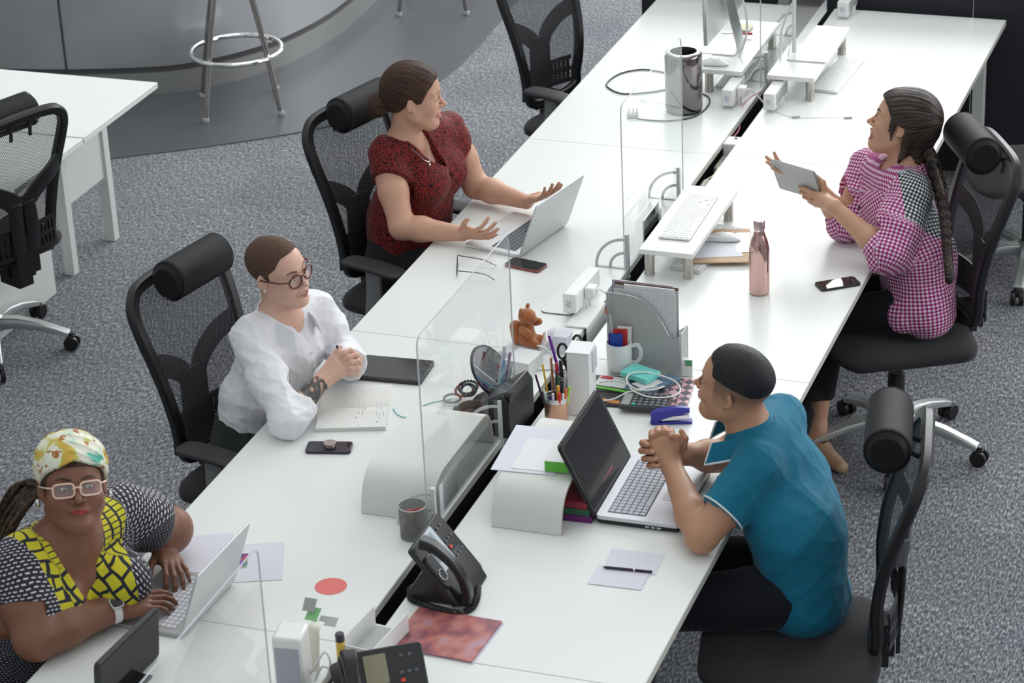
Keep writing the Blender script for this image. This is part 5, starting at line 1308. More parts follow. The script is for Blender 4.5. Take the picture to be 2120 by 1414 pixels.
    def sdist(a, b_): ab = b_-a; t_ = np.clip((Vv-a)@ab/(ab@ab), 0, 1); return np.linalg.norm(Vv-a-t_[:, None]*ab, axis=1)
    dn = np.minimum(sdist(nb+s3*.07-fr*.02, vb), sdist(nb-s3*.07-fr*.02, vb)); wz = np.sin(Vv@nv(13, 17, 9)+1)*.018
    uv[:, 2] = np.where(dn+wz < .108, 2, np.where((Vv[:, 2]+wz > .90) | (dn < .15), 1, 0))
    np_obj('patterned_top', Vv, F, m, o, attrs={'cuv': ('FLOAT_VECTOR', uv)})
    S = Sd(); lg = legs(S, pel+nv(0, 0, -.03), fw, sd, r=(.12, .085, .075, .05), knee_f=.40, split=.12)
    sub_obj('skirt', S, .007, m, o, disp=wob(84, 16, .005), uv=True); shoes(o, lg, fw, M_blackm)
    # watch and bracelet
    ax = unit(RW-RE); R_ = Matrix([list(r) for r in frame(ax)]); c = V(RW-ax*.012)
    q = MB(); q.tube([c+R_ @ V((0, .0335*math.cos(a), .0335*math.sin(a))) for a in [2*PI*i/32 for i in range(32)]], 0, flat=(.0035, .022), up=ax, loop=True)
    wo = q.obj('watch', mat('white_strap', (.80, .80, .79), .4), o)
    q = MB(); up = R_ @ V((0, math.sin(.55)*-1, math.cos(.55))); sdv = R_ @ V((1, 0, 0)); rr = Matrix((sdv, up.cross(sdv), up)).transposed()
    q.prism(rrect(.036, .032, .007), 0, .010, M=Matrix.Translation(c+up*.034) @ rr.to_4x4()); wf = q.obj('watch_case', M_alu, wo, bevel=.001)
    q = MB(); q.prism(rrect(.032, .028, .006), .0102, .0108, M=Matrix.Translation(c+up*.034) @ rr.to_4x4()); q.obj('watch_screen', M_glassblk, wf)
    ax = unit(LW-LE); R_ = Matrix([list(r) for r in frame(ax)]); c = V(LW-ax*.020); q = MB()
    for i in range(26):
        a = 2*PI*i/26; q.ell(c+R_ @ V((0, .036*math.cos(a), .036*math.sin(a))), (.0052, .0040, .0040), n=6, k=4)
    q.obj('bracelet', mat('rose_gold_links', (.75, .50, .36), .25, .9), o)
    return o
P_wrap = person_wrap()
# ================================================================== THINGS ON THE DESKS
H0 = DZ
def dirz(a, b): return math.atan2(b.y-a.y, b.x-a.x)
def keys_block(q, w_, d_, rows, cols, gap, h=.0012, m=None, x0=0, y0=0, z0=0, skip=()):
    kw, kd = w_/cols, d_/rows
    for r in range(rows):
        c = 0
        while c < cols:
            span = 5 if (r == 0 and c == 3 and cols > 10) else 1
            if (r, c) not in skip: q.box((x0-w_/2+kw*(c+span/2), y0-d_/2+kd*(r+.5), z0+h/2), (kw*span-gap, kd-gap, h), m)
            c += span
def laptop(label, hn, hf, dep, ang, body, keym, thick=.014, lidm=None, screen=M_glassblk, width=None, z=0.0, wellm=None, bottomm=None, rows=6, bez=.012, name='laptop'):
    """hn, hf: near and far end of the hinge (near = toward the camera); the user sits on the side +u x z"""
    a, b = V(hn), V(hf); u = (b-a).normalized(); L = width or (b-a).length; c = (a+b)/2; out = u.cross(V((0, 0, 1)))
    return a, b, u, L, c, out
def make_laptop(label, c, rz, L, dep, ang, body, keym, thick, lidback, rows=6, cols=14, bez=.012, bottom=None, wellcol=None, lidthick=.006):
    """local: hinge along X at y=0, base toward -Y (the user), lid rises from the hinge"""
    t = thing('laptop', label, 'laptop', (c.x, c.y, H0+.0006), rz)
    q = MB(); q.prism(rrect(L, dep, .012, cy=-dep/2), .001 if bottom is None else thick*.55, thick); base = q.obj('base', body, t, bevel=.0012)
    if bottom is not None:
        q = MB(); q.prism(rrect(L-.002, dep-.002, .014, cy=-dep/2), .002, thick*.56); q.obj('bottom_shell', bottom, t, bevel=.003)
        q = MB()
        for i in range(3): q.box((-L/2-.0002, -dep*(.62+.07*i), thick*.35), (.002, .012, .005))
        q.obj('side_ports', M_silver, t, smooth=False)
    q = MB(); q.box((0, -dep*.345, thick+.0001), (L*.86, dep*.46, .0006)); q.obj('keyboard_well', wellcol or body, base, smooth=False)
    q = MB(); keys_block(q, L*.85, dep*.44, rows, cols, .0032, .0014, None, 0, -dep*.345, thick+.0004); q.obj('keys', keym, base, smooth=False)
    q = MB(); q.prism(rrect(L*.30, dep*.30, .004, cy=-dep*.80), thick+.0001, thick+.0005); q.obj('trackpad', mat('trackpad_'+body.name, tuple(x*.93 for x in body.node_tree.nodes['Principled BSDF'].inputs['Base Color'].default_value[:3]), .3), base)
    # lid: leans by ang from the direction pointing away from the user (+Y)
    ca, sa = math.cos(ang), math.sin(ang); M_ = Matrix(((1, 0, 0, 0), (0, ca, -sa, 0), (0, sa, ca, thick*.7), (0, 0, 0, 1)))
    q = MB(); q.prism(rrect(L, dep*.97, .011, cy=dep*.485), -lidthick, 0, M=M_); lid = q.obj('lid', lidback, t, bevel=.001)
    q = MB(); q.prism(rrect(L-.006, dep*.97-.006, .009, cy=dep*.485), .0002, .0012, M=M_); q.obj('bezel', M_black, lid)
    q = MB(); q.prism(rrect(L-2*bez-.002, dep*.97-2.1*bez, .002, cy=dep*.485+.002), .0013, .0017, M=M_); q.obj('screen', M_glassblk, lid, smooth=False)
    q = MB(); q.cyl((-L*.42, 0, thick*.7), (-L*.30, 0, thick*.7), .005, 10); q.cyl((L*.30, 0, thick*.7), (L*.42, 0, thick*.7), .005, 10); q.obj('hinge', M_grey, t)
    return t
M_mac = mat('silver_laptop_alu', (.66, .67, .68), .35, .45)
M_maclid = mat('silver_lid', (.60, .61, .62), .42, .35)
M_dkkey = mat('dark_keys', (.045, .06, .07), .5)
M_gkey = mat('grey_keys', (.42, .44, .50), .5)
def lp(n, f): a, b = at(*n, H0+.012), at(*f, H0+.012); return (a+b)/2, dirz(b, a), (b-a).length
c, rz, L = lp((1073, 529), (1173, 459)); make_laptop('silver laptop with dark keys, open in front of the woman in the red blouse', c, rz, .330, .225, D2R(69), M_mac, M_dkkey, .012, M_maclid)
c, rz, L = lp((375, 1313), (480, 1201)); make_laptop('silver laptop with pale keys on which the woman with the head wrap types', c, rz, .305, .215, D2R(71), mat('silver_grey_base', (.42, .42, .42), .4, .4), mat('pale_keys', (.66, .66, .72), .5), .012, M_maclid)
c, rz, L = lp((1233, 1076), (1308, 950)); make_laptop('black and silver laptop with a dark screen before the man in teal', c, rz+PI, .376, .245, D2R(65), mat('silver_palmrest', (.68, .69, .74), .35, .2), mat('silver_keys', (.50, .52, .58), .5), .026, M_black, bez=.016, bottom=M_black, wellcol=mat('key_gap_dark', (.10, .10, .14), .6), lidthick=.009, cols=18)

def phone(label, p, rz, w_, h_, body, th=.008, screen=M_glassblk, up=True, dz=0):
    t = thing('smartphone', label, 'phone', (p.x, p.y, H0+dz), rz)
    q = MB(); q.prism(rrect(w_, h_, .012), .0006, th); b = q.obj('case', body, t, bevel=.0015)
    if screen: q = MB(); q.prism(rrect(w_-.007, h_-.007, .009), th+.0002, th+.0005); q.obj('screen', screen, t)
    return t
def two(a, b): a, b = ds(*a), ds(*b); return (a+b)/2, dirz(a, b)
p, rz = two((1058, 545), (1120, 558)); phone('smartphone in a red brown case beside the silver laptop and folded glasses', p, rz, .140, .072, mat('red_case', (.22, .045, .035), .3, coat=.4), .010)
p, rz = two((1692, 597), (1776, 583)); t = phone('black smartphone at the desk edge before the woman in gingham', p, rz, .145, .070, M_black, .008, mat('bright_screen_glass', (.02, .02, .022), .03, spec=1))
p, rz = two((640, 929), (724, 930)); t = phone('dark smartphone lying face down with a round grip on its back', p, rz, .140, .068, mat('purple_black_phone', (.035, .028, .045), .25), .009, None)
q = MB(); q.lathe([(.013, .009), (.009, .013), (.012, .018), (.0195, .020), (.0195, .0225), (.001, .0232)], 24, c=(.003, 0, 0)); q.obj('round_grip', mat('grip_copper_grey', (.38, .32, .30), .35, .3), t)
for i in range(2):
    q = MB(); q.cyl((.058, .018-.012*i, .009), (.058, .018-.012*i, .0102), .004, 12); q.obj('camera_lens', M_glassblk, t)
# tablet of the person in white
c4 = [ds(*p) for p in ((757, 741), (902, 754), (874, 799), (718, 785))]
ctr = sum(c4, V())/4; rz = dirz(c4[3], c4[2]); w_ = (c4[1]-c4[0]).length; h_ = (c4[3]-c4[0]).length
t = thing('tablet', 'black tablet in a dark case lying beyond the open notebook', 'tablet', (ctr.x, ctr.y, H0), rz)
q = MB(); q.prism(rrect(w_, h_, .012), .0006, .013); q.obj('case', mat('tablet_case', (.030, .028, .034), .5), t, bevel=.002)
q = MB(); q.prism(rrect(w_-.012, h_-.012, .008), .0132, .0142); q.obj('screen', mat('tablet_glass', (.055, .055, .058), .12), t)
# open notebook
def paper_lines(name, base, line, step, axis, extra=None, width=.06, rough=.75):
    m = mat(name, base, rough); ns, ls, b = nodes(m); tc = N(ns, 'ShaderNodeTexCoord'); sp = N(ns, 'ShaderNodeSeparateXYZ'); ls.new(tc.outputs['Object'], sp.inputs[0])
    fr_ = math_n(ns, ls, 'FRACT', math_n(ns, ls, 'MULTIPLY', sp.outputs[axis], 1/step)); g = math_n(ns, ls, 'LESS_THAN', fr_, width)
    mx = N(ns, 'ShaderNodeMix', data_type='RGBA'); ls.new(g, mx.inputs[0]); mx.inputs[6].default_value = (*base, 1); mx.inputs[7].default_value = (*line, 1); ls.new(mx.outputs[2], b.inputs['Base Color']); return m
nb_ = [ds(*p) for p in ((653, 848), (814, 842), (805, 900), (641, 903))]
rz = dirz(nb_[3], nb_[2])+.02; sp0 = (ds(655, 850)+ds(812, 843))/2
t = thing('notebook', 'open lined notebook with handwriting in front of the person in white', 'notebook', (sp0.x, sp0.y, H0), rz)
m = paper_lines('lined_paper', (.80, .80, .76), (.42, .45, .48), .0068, 0, width=.14)
q = MB()
for s_ in (-1, 1):
    rings = []
    for i in range(12):
        u = i/11; y = s_*(.150*u); z = .0125*(1-(1-min(1, u*4))**2*.75)*(1 if s_ < 0 else .55)
        rings.append([V((-.108, y, .001)), V((.108, y, .001)), V((.108, y, z)), V((-.108, y, z))])
    q.loft(rings)
q.obj('pages', m, t, smooth=False)
q = MB(); q.box((0, 0, .0009), (.222, .306, .0015)); q.obj('cover', mat('notebook_cover', (.72, .72, .66), .6), t)
q = MB(); rs = random.Random(4); mi_ = mat('pencil_writing', (.16, .18, .22), .8)
def scrib(q, x, y, ln, horiz, h=.0022):
    pts = [V((x, y-ln*i/14, .0128)) + V(((rs.random()-.5)*h*2, 0, 0)) for i in range(15)] if not horiz else [V((x+ln*i/14, y+(rs.random()-.5)*h*2, .0128)) for i in range(15)]
    q.tube(pts, .00022, 4)
for (x, y, ln) in ((.020, -.018, .012), (.030, -.016, .020), (.036, -.016, .018), (.030, -.045, .016), (.018, -.05, .012), (.012, -.08, .010), (.075, -.02, .016), (.088, -.016, .012), (.076, -.05, .022), (.084, -.06, .035), (.095, -.045, .03), (.080, -.11, .014)): scrib(q, x, y, ln, False)
q.obj('handwriting', mi_, t, smooth=False)
# teal ribbon cord to the beads
q = MB(); q.tube(smooth_path([ds(*p, .0025) for p in ((814, 846), (822, 857), (838, 864), (854, 857), (872, 842), (900, 832), (935, 827))], 8), .0014, 6)
tag(q.obj('cord', mat('teal_cord', (.10, .42, .46), .6)), 'thin teal cord running from the open notebook to the beads', 'cord')
t = thing('bead_bracelets', 'heap of grey, red and blue bead bracelets on the desk', 'bracelets', ds(960, 828))
rs = random.Random(3)
for nm, cx, cy, rad, zz, m_, tilt in (('clear_beads', -.03, -.02, .026, .006, mat('clear_grey_beads', (.30, .30, .32), .15), .1), ('amber_beads', .0, .01, .028, .016, mat('amber_beads', (.30, .06, .04), .2), .5), ('blue_beads', .018, .0, .024, .02, mat('blue_beads', (.02, .05, .10), .2), .9), ('black_beads', .012, .012, .030, .028, mat('black_beads', (.02, .015, .02), .3), .4)):
    q = MB()
    for i in range(20):
        a = 2*PI*i/20; p_ = V((rad*math.cos(a), rad*math.sin(a)*math.cos(tilt), rad*math.sin(a)*math.sin(tilt)*.7)); q.ell(V((cx, cy, max(zz, .006)+.004+abs(rad*.0)))+p_+V((0, 0, rad*math.sin(tilt)*.7)), (.0048,)*3, n=8, k=6)
    q.obj(nm, m_, t)
# folded eyeglasses of the woman in red
t = thing('eyeglasses', 'thin dark framed eyeglasses standing open before the woman in red', 'glasses', ds(946, 570))
o0 = V(ds(946, 570)); W_ = lambda x, y, dz: V(ds(x, y, dz))-o0
mg = mat('dark_green_frame', (.01, .045, .045), .25)
q = MB(); pA, pB = W_(948, 545, .0), W_(946, 577, .0); ax = (pB-pA); 
for s0, s1 in ((.04, .46), (.54, .96)):
    cpt = pA+ax*((s0+s1)/2); hw = ax.length*(s1-s0)/2; axn = ax.normalized()
    q.tube([cpt+axn*hw*math.copysign(abs(math.cos(a))**.6, math.cos(a))+V((0, 0, .019+.017*math.copysign(abs(math.sin(a))**.6, math.sin(a)))) for a in [2*PI*i/28 for i in range(28)]], .0012, 6, loop=True)
q.tube([pA+ax*.46+V((0, 0, .026)), pA+ax*.5+V((0, 0, .029)), pA+ax*.54+V((0, 0, .026))], .0012, 6); q.obj('front_frame', mg, t)
for e0, e1, e2 in ((pA, (1000, 538), (1028, 551)), (pB, (1000, 567), (1024, 580))):
    q = MB(); q.tube(smooth_path([e0+V((0, 0, .030)), W_(e1[0], e1[1], .028)+V((-.0, 0, 0)), W_(e2[0], e2[1], .004)], 6), .0016, 6); q.obj('temple', mg, t)

# ---------------- acrylic screens
ma = bpy.data.materials.new('clear_acrylic'); ma.use_nodes = True; ns = ma.node_tree.nodes; ls = ma.node_tree.links; ns.clear()
tr = ns.new('ShaderNodeBsdfTransparent'); tr.inputs[0].default_value = (.955, .965, .962, 1); gl = ns.new('ShaderNodeBsdfGlossy'); gl.inputs['Roughness'].default_value = .02; gl.inputs[0].default_value = (.9, .95, .95, 1)
fr_ = ns.new('ShaderNodeFresnel'); fr_.inputs[0].default_value = 1.33; mx = ns.new('ShaderNodeMixShader'); ot = ns.new('ShaderNodeOutputMaterial')
ls.new(fr_.outputs[0], mx.inputs[0]); ls.new(tr.outputs[0], mx.inputs[1]); ls.new(gl.outputs[0], mx.inputs[2]); ls.new(mx.outputs[0], ot.inputs[0])
M_acr = ma; M_acredge = mat('acrylic_edge', (.66, .66, .70), .2, spec=.9, alpha=.75); M_alu2 = mat('satin_grey_bracket', (.50, .52, .53), .4, .3)
def screen(label, y0, y1, zt, bys, x=-.036, brm=None, post=.13):
    t = thing('acrylic_screen', label, 'screen', (x, (y0+y1)/2, H0), 0, None); L = y1-y0; h = zt-H0; r = .03
    q = MB(); prof = [(-L/2, .004), (L/2, .004)]+[(L/2-r+r*math.cos(a), h-r+r*math.sin(a)) for a in [i*PI/2/5 for i in range(6)]]+[(-L/2+r+r*math.cos(a), h-r+r*math.sin(a)) for a in [PI/2+i*PI/2/5 for i in range(6)]]
    q.add([V((0, a, b)) for a, b in prof], [tuple(range(len(prof)))]); q.obj('pane', M_acr, t, smooth=False)
    q = MB(); q.tube([V((0, a, b)) for a, b in prof], .0, flat=(.0018, .0045), up=(1, 0, 0), loop=True); q.obj('polished_edge', M_acredge, t)
    for by in bys:
        y = by-(y0+y1)/2; q = MB()
        q.box((.006, y, post/2-.02), (.012, .014, post+.04)); R_ = .105
        q.tube([V((-.002-R_*math.sin(a)*1.0, y, .003+R_*math.cos(a))) for a in [i*PI/2/14 for i in range(15)]], 0, flat=(.010, .003), up=(0, 1, 0.001))
        q.tube([V((-.002-R_*.52*math.sin(a), y, .003+R_*.52*math.cos(a))) for a in [i*PI/2/10 for i in range(11)]], 0, flat=(.010, .003), up=(0, 1, 0.001))
        q.box((-.055, y, .002), (.11, .012, .003)); q.box((-.01, y, -.028), (.05, .012, .003)); q.obj('bracket', brm or M_alu2, t, smooth=False)
    return t
screen('clear acrylic screen between the woman in red and the woman in gingham', .683, 1.413, 1.340, (.70, 1.335))
screen('clear acrylic screen between the person in white and the man in teal', -1.20, -.447, 1.350, (-1.165, -.60), brm=mat('white_bracket', (.72, .73, .74), .4))
screen('clear acrylic screen at the bottom left, beside the woman with the head wrap', -3.02, -2.262, 1.290, (-2.95,))
screen('clear acrylic screen standing between the two monitors at the far desks', 2.55, 3.30, 1.34, (2.62, 3.2))
t = thing('acrylic_screen', 'low clear acrylic screen beside the white riser with the keyboard', 'panel', (.004, .86, H0)); a, b = at(1332, 464, H0+.10), at(1368, 416, H0+.10)
q = MB(); ln = (b.xy-a.xy).length; q.box((0, 0, .055), (.002, ln, .11)); o = q.obj('pane', M_acr, t, smooth=False); q = MB(); q.box((0, 0, .11), (.004, ln, .003)); q.box((0, -ln/2, .055), (.004, .003, .11)); q.obj('polished_edge', M_acredge, t, smooth=False)
t.location = ((a.x+b.x)/2, (a.y+b.y)/2, H0)

# ---------------- white monitor risers on steel legs
def riser(label, xa, xb, ya, yb, zt=.105, group='white monitor risers on steel legs'):
    t = thing('monitor_riser', label, 'riser', ((xa+xb)/2, (ya+yb)/2, H0), 0, group); w_, l_ = xb-xa, yb-ya
    q = MB(); q.box((0, 0, zt-.009), (w_, l_, .018)); q.obj('board', M_white, t, bevel=.0008)
    for sx_ in (-1, 1):
        for sy_ in (-1, 1):
            q = MB(); x, y = sx_*(w_/2-.026), sy_*(l_/2-.035); q.lathe([(.0185, .0), (.0185, .006), (.0172, .008), (.0172, zt-.018)], 20, c=(x, y, 0)); q.obj('leg', mat('brushed_leg', (.50, .48, .44), .3, .8), t)
    return t
riser('white riser on four steel legs carrying a white keyboard, centre of the desks', .030, .220, .643, 1.237)
riser('white riser on steel legs under the left of the two far monitors', -.255, -.083, 2.435, 3.06)
riser('white riser on steel legs under the right of the two far monitors', .022, .216, 2.425, 3.06)
def keyboard(label, p0, p1, p2, p3, dz, dark=False, cols=17, al=M_alu):
    pts = [V(at(*p, H0+dz)) for p in (p0, p1, p2, p3)]; c = sum(pts, V())/4; rz = dirz(pts[1], pts[2]); l_ = (pts[2]-pts[1]).length; w_ = (pts[1]-pts[0]).length
    t = thing('keyboard', label, 'keyboard', (c.x, c.y, H0+dz-.008), rz, None)
    q = MB(); q.prism(rrect(l_, w_, .006), .0006, .0075); q.obj('plate', al, t, bevel=.001)
    q = MB(); keys_block(q, l_-.012, w_-.010, 6, 21, .0026, .0015, None, 0, 0, .0077, skip={(1, 15), (1, 16), (1, 17), (0, 15), (2, 16)}); q.obj('keys', mat('white_keys', (.80, .80, .80), .45), t, smooth=False)
    return t
keyboard('white keyboard on the centre riser', (1362.5, 490), (1427, 496), (1487.6, 404.5), (1424.8, 396.5), .114)
def kb2(label, x, y, rz, z=0.0):
    t = thing('keyboard', label, 'keyboard', (x, y, H0+z), rz)
    q = MB(); q.prism(rrect(.42, .114, .006), .0006, .009); q.obj('plate', M_alu, t, bevel=.001)
    q = MB(); keys_block(q, .408, .104, 6, 21, .0026, .0015, None, 0, 0, .0092, skip={(1, 15), (1, 16), (1, 17)}); q.obj('keys', mat('white_keys', (.8, .8, .8), .45), t, smooth=False)
    return t
kb2('white keyboard lying under the centre riser beneath a brown envelope', .195, .93, D2R(83))
kb2('white keyboard lying under the far right riser', .235, 2.76, D2R(87))
kb2('grey keyboard lying under the far left riser', -.165, 2.72, D2R(90))
# envelope with its window, mouse and white gadget under the centre riser
pe = [V(at(*p, H0+.018)) for p in ((1400, 545), (1527, 543), (1548, 472), (1440, 470))]; c = sum(pe, V())/4; rz = dirz(pe[0], pe[1])
t = thing('envelope', 'brown padded envelope with a white sheet on it under the centre riser', 'envelope', (c.x+.012, c.y, H0+.0115), rz)
q = MB(); q.prism(rrect(.235, .29, .01), .0006, .006); q.obj('envelope_body', mat('kraft_envelope', (.55, .38, .24), .6, noise=(30, .1)), t, bevel=.002)
q = MB(); q.box((-.01, -.02, .0068), (.18, .17, .001), R=Matrix.Rotation(.06, 3, 'Z')); q.obj('white_sheet', mat('pale_blue_paper', (.72, .73, .80), .6), t, smooth=False)
q = MB(); q.box((.09, .02, .0072), (.05, .17, .0008)); q.obj('shiny_tape', mat('clear_tape', (.78, .76, .70), .12), t, smooth=False)
def mouse(label, p, rz, z):
    t = thing('computer_mouse', label, 'mouse', (p.x, p.y, z), rz)
    q = MB(); rings = []
    for i in range(15):
        u = -1+2*i/14; x = .056*u; hw = .029*(1-abs(u)**5*.55); hh = .020*(1-abs(u)**2.2)+.002
        rings.append([V((x, hw*math.cos(a), .0042+hh*math.sin(a)**.8)) for a in [PI*j/12 for j in range(13)]]+[V((x, hw*math.cos(a), .0042)) for a in (PI*.99, .01)])
    q.loft(rings); q.obj('shell', mat('glossy_white', (.82, .82, .82), .12), t); q = MB(); q.prism(rrect(.100, .050, .02), .0006, .0045); q.obj('underside', M_lgrey, t)
    return t
mouse('white mouse lying on the envelope under the centre riser', at(1500, 490, H0+.03), D2R(10), H0+.0195)
mouse('white mouse lying on the far left riser', at(1480, 131, H0+.11), D2R(8), H0+.1055)
t = thing('white_adapter', 'white adapter block lying on the envelope under the centre riser', 'adapter', at(1470, 498, H0+.02), D2R(12)); t.location.z = H0+.0195
q = MB(); q.box((0, 0, .010), (.075, .024, .018)); q.obj('body', M_wplast, t, bevel=.003)

# ---------------- bent white stands
def bent(label, x0, x1, y0, y1, h=.125):
    t = thing('curved_stand', label, 'stand', ((x0+x1)/2, (y0+y1)/2, H0), 0, None); L = y1-y0; w_ = x1-x0
    prof = smooth_path([V((0, -L/2, .001)), V((0, -L/2+.012, h*.45)), V((0, -L/2+.040, h*.80)), V((0, -L/2+.085, h*.97)), V((0, -L/2+.14, h)), V((0, 0, h)), V((0, L/2-.14, h)), V((0, L/2-.07, h*.98)), V((0, L/2-.035, h*.86)), V((0, L/2-.012, h*.5)), V((0, L/2, .001))], 5)
    th = .008; n_ = len(prof); inner = []
    for i, p in enumerate(prof):
        tg = (prof[min(i+1, n_-1)]-prof[max(i-1, 0)]).normalized(); inner.append(p+V((0, tg.z, -tg.y))*th)
    q = MB(); rings = [[V((-w_/2, a.y, a.z)), V((w_/2, a.y, a.z)), V((w_/2, b.y, max(b.z, .001))), V((-w_/2, b.y, max(b.z, .001)))] for a, b in zip(prof, inner)]
    q.loft(rings); q.obj('bent_board', mat('satin_white_board', (.72, .72, .70), .38), t, bevel=.0006, angle=40)
    q = MB(); q.tube([V((w_/2+.0004, (a.y+b.y)/2, (a.z+b.z)/2)) for a, b in zip(prof, inner)], 0, flat=(th*.9, .0008), up=(1, 0, 0)); q.obj('ply_edge', mat('ply_edge', (.50, .44, .36), .6), t, smooth=False)
    return t
bent('curved white stand on the left desk under the clear screen', -.268, -.045, -1.140, -.625)
bent('curved white stand on the right desk under papers and a green box', .122, .332, -1.115, -.60)
# a folded clear sheet standing under the left curved stand
t = thing('paper_sheet', 'white sheet hanging from the inner side of the left curved stand', 'paper', at(955, 995, H0+.07)); t.location = (-.052, -1.02, H0+.001)
q = MB(); q.box((.012, 0, .050), (.0015, .17, .10), R=Matrix.Rotation(.06, 3, 'Z')); q.obj('sheet', M_paper, t, smooth=False)
# papers on the right stand
zt = .1252
def sheet(label, c, w_, h_, rz, dz, m=None, name='paper_sheet', cat='paper', th=.0006):
    t = thing(name, label, cat, (c.x, c.y, H0+dz), rz); q = MB(); q.box((0, 0, th/2+.0002), (w_, h_, th)); q.obj('sheet', m or M_paper, t, smooth=False); return t
mt_ = paper_lines('printed_paper', (.76, .75, .82), (.45, .45, .52), .006, 1, width=.12)
sheet('white papers spread on the right curved stand, sticking out over the slot', at(1108, 932, H0+zt), .19, .28, D2R(4), zt, mat('paper_lilac', (.72, .72, .80), .6), th=.002)
sheet('smaller white sheet on top of the papers on the right curved stand', at(1118, 943, H0+zt), .12, .19, D2R(4), zt+.0026, M_paper)
t = thing('cardboard_box', 'white box with a green end on the right curved stand beside the laptop', 'box', at(1160, 945, H0+zt+.02), D2R(4)); t.location = (*at(1122, 975, H0+zt).xy, H0+zt+.0035); t.location.y += .08; t.location.x += .045
q = MB(); q.box((0, 0, .018), (.08, .17, .034)); q.obj('box_body', M_wplast, t, bevel=.001)
q = MB(); q.box((0, -.0854, .018), (.078, .001, .032)); q.obj('green_end', mat('bright_green', (.13, .52, .05), .5), t, smooth=False)
q = MB()
for a in (20, 80, 140): q.ell(V((.018+.018*math.cos(D2R(a)), .03+.018*math.sin(D2R(a)), .0354)), (.018, .006, .0004), n=16, k=4, R=Matrix.Rotation(D2R(a), 3, 'Z'))
q.obj('green_mark', mat('bright_green', (.13, .52, .05), .5), t)
for i, (nm, col) in enumerate((('purple', (.13, .01, .14)), ('green', (.02, .10, .05)), ('dark red', (.22, .015, .03)))):
    t = thing('book', nm+' book in the small stack behind the right curved stand', 'book', (.385-.004*i, -.965, H0+.021*i), D2R(3-2*i)); q = MB(); q.box((-.05, .06, .0105), (.11, .24, .020)); q.obj('cover', mat('book_'+nm, col, .5), t, bevel=.001)
    q = MB(); q.box((.0035, .06, .0105), (.0015, .23, .015)); q.obj('page_edge', M_paper, t, smooth=False)

# ---------------- power modules
def module(label, p, rz, ln=.20, w_=.048, h_=.068, lift=0.012, plug=True, sockets=False):
    t = thing('power_module', label, 'power unit', (p.x, p.y, H0), rz)
    q = MB(); q.box((0, 0, lift+h_/2), (w_, ln, h_)); q.obj('housing', M_wplast, t, bevel=.004)
    q = MB()
    for i in range(4): q.box((-.002, -ln/2-.0006, lift+h_*.62-.006*i), (.020-.003*(i % 2), .0008, .0012))
    q.obj('label_print', mat('blue_print', (.25, .28, .55), .6), t, smooth=False)
    if sockets:
        q = MB(); q.box((w_/2+.0006, 0, lift+h_*.5), (.001, ln*.8, h_*.7)); q.obj('socket_plate', mat('socket_grey', (.42, .42, .40), .5), t, smooth=False)
    if plug:
        q = MB(); q.box((w_/2+.018, -.02, lift+h_*.62), (.034, .045, .040)); q.obj('plug', M_wplast, t, bevel=.005)
        q = MB(); q.tube(smooth_path([(w_/2+.035, -.02, lift+h_*.7), (w_/2+.05, -.01, lift+h_*.7), (w_/2+.075, .0, lift+h_*.3), (w_/2+.10, .0, .004)], 6), .0035, 8); q.obj('cable', M_wplast, t)
    q = MB()
    for s_ in (-1, 1): q.box((w_/2+.012, s_*.012-.03, (lift+h_*.3)/2+.002), (.006, .006, lift+h_*.5))
    q.box((0, 0, lift/2+.001), (w_*.8, ln*.5, lift)); q.obj('foot', M_wmetal, t, smooth=False)
    return t
module('white power unit on a white mat, between the teddy bear and the centre riser', at(1204, 606, H0+.04), D2R(-2), .235)
t = thing('desk_mat', 'white rounded mat with dark rim under the white power unit', 'mat', (-.152, .405, H0), 0); q = MB(); q.prism(rrect(.115, .24, .02), .0004, .003); q.obj('rim', mat('dark_brown_rim', (.10, .08, .06), .6), t); q = MB(); q.prism(rrect(.113, .238, .02), .0031, .0045); q.obj('pad', M_wplast, t)
bpy.data.objects['power_module'].location.z += .0048
module('white power unit with a plug before the left far riser', at(1518, 190, H0+.04), D2R(0), .19)
module('white power unit with grey sockets before the right far riser', at(1606, 195, H0+.04), D2R(0), .22, plug=False, sockets=True)
module('white power unit at the very top edge of the picture beside the partition', at(1755, 8, H0+.04), D2R(0), .20, plug=False, sockets=True)
t = thing('cable_clip', 'white clamp hooked over the slot edge beside the white power unit', 'clamp', (-.034, .30, H0)); q = MB(); q.box((-.02, 0, .004), (.075, .20, .006)); q.box((.016, 0, -.03), (.004, .20, .07)); q.obj('clamp', M_wmetal, t, bevel=.001)

# ---------------- far monitors
def imac(label, x, yc, s_, zb=.105):
    t = thing('computer_monitor', label, 'monitor', (x, yc, H0+zb), 0, None)
    W2, Hh = .53, .45
    q = MB(); q.box((0, 0, .095+Hh/2), (.018, W2, Hh)); q.obj('panel', M_alu, t, bevel=.003)
    q = MB(); q.box((s_*.0096, 0, .095+Hh/2+.03), (.001, W2-.004, Hh-.065)); q.obj('screen', mat('grey_reflective_screen', (.060, .058, .055), .12, spec=.9), t, smooth=False)
    q = MB(); q.prism(rrect(.17, .19, .012, cx=s_*.01), .0005, .006); q.obj('stand_foot', mat('white_stand', (.78, .79, .82), .2, .15), t, bevel=.001)
    q = MB(); q.tube(smooth_path([(-s_*.075, 0, .004), (-s_*.072, 0, .03), (-s_*.05, 0, .12), (-s_*.012, 0, .26)], 6), 0, flat=(.11, .006), up=(1, 0, .3)); q.obj('stand_neck', M_alu, t)
    q = MB(); q.tube(smooth_path([(-s_*.03, .03, .22), (-s_*.08, .02, .20), (-s_*.11, -.03, .10), (-s_*.10, -.08, .02), (-s_*.085, -.16, -.05), (-s_*.08, -.24, -.10)], 6), .0045, 8); q.obj('cable', M_wplast, t)
    return t
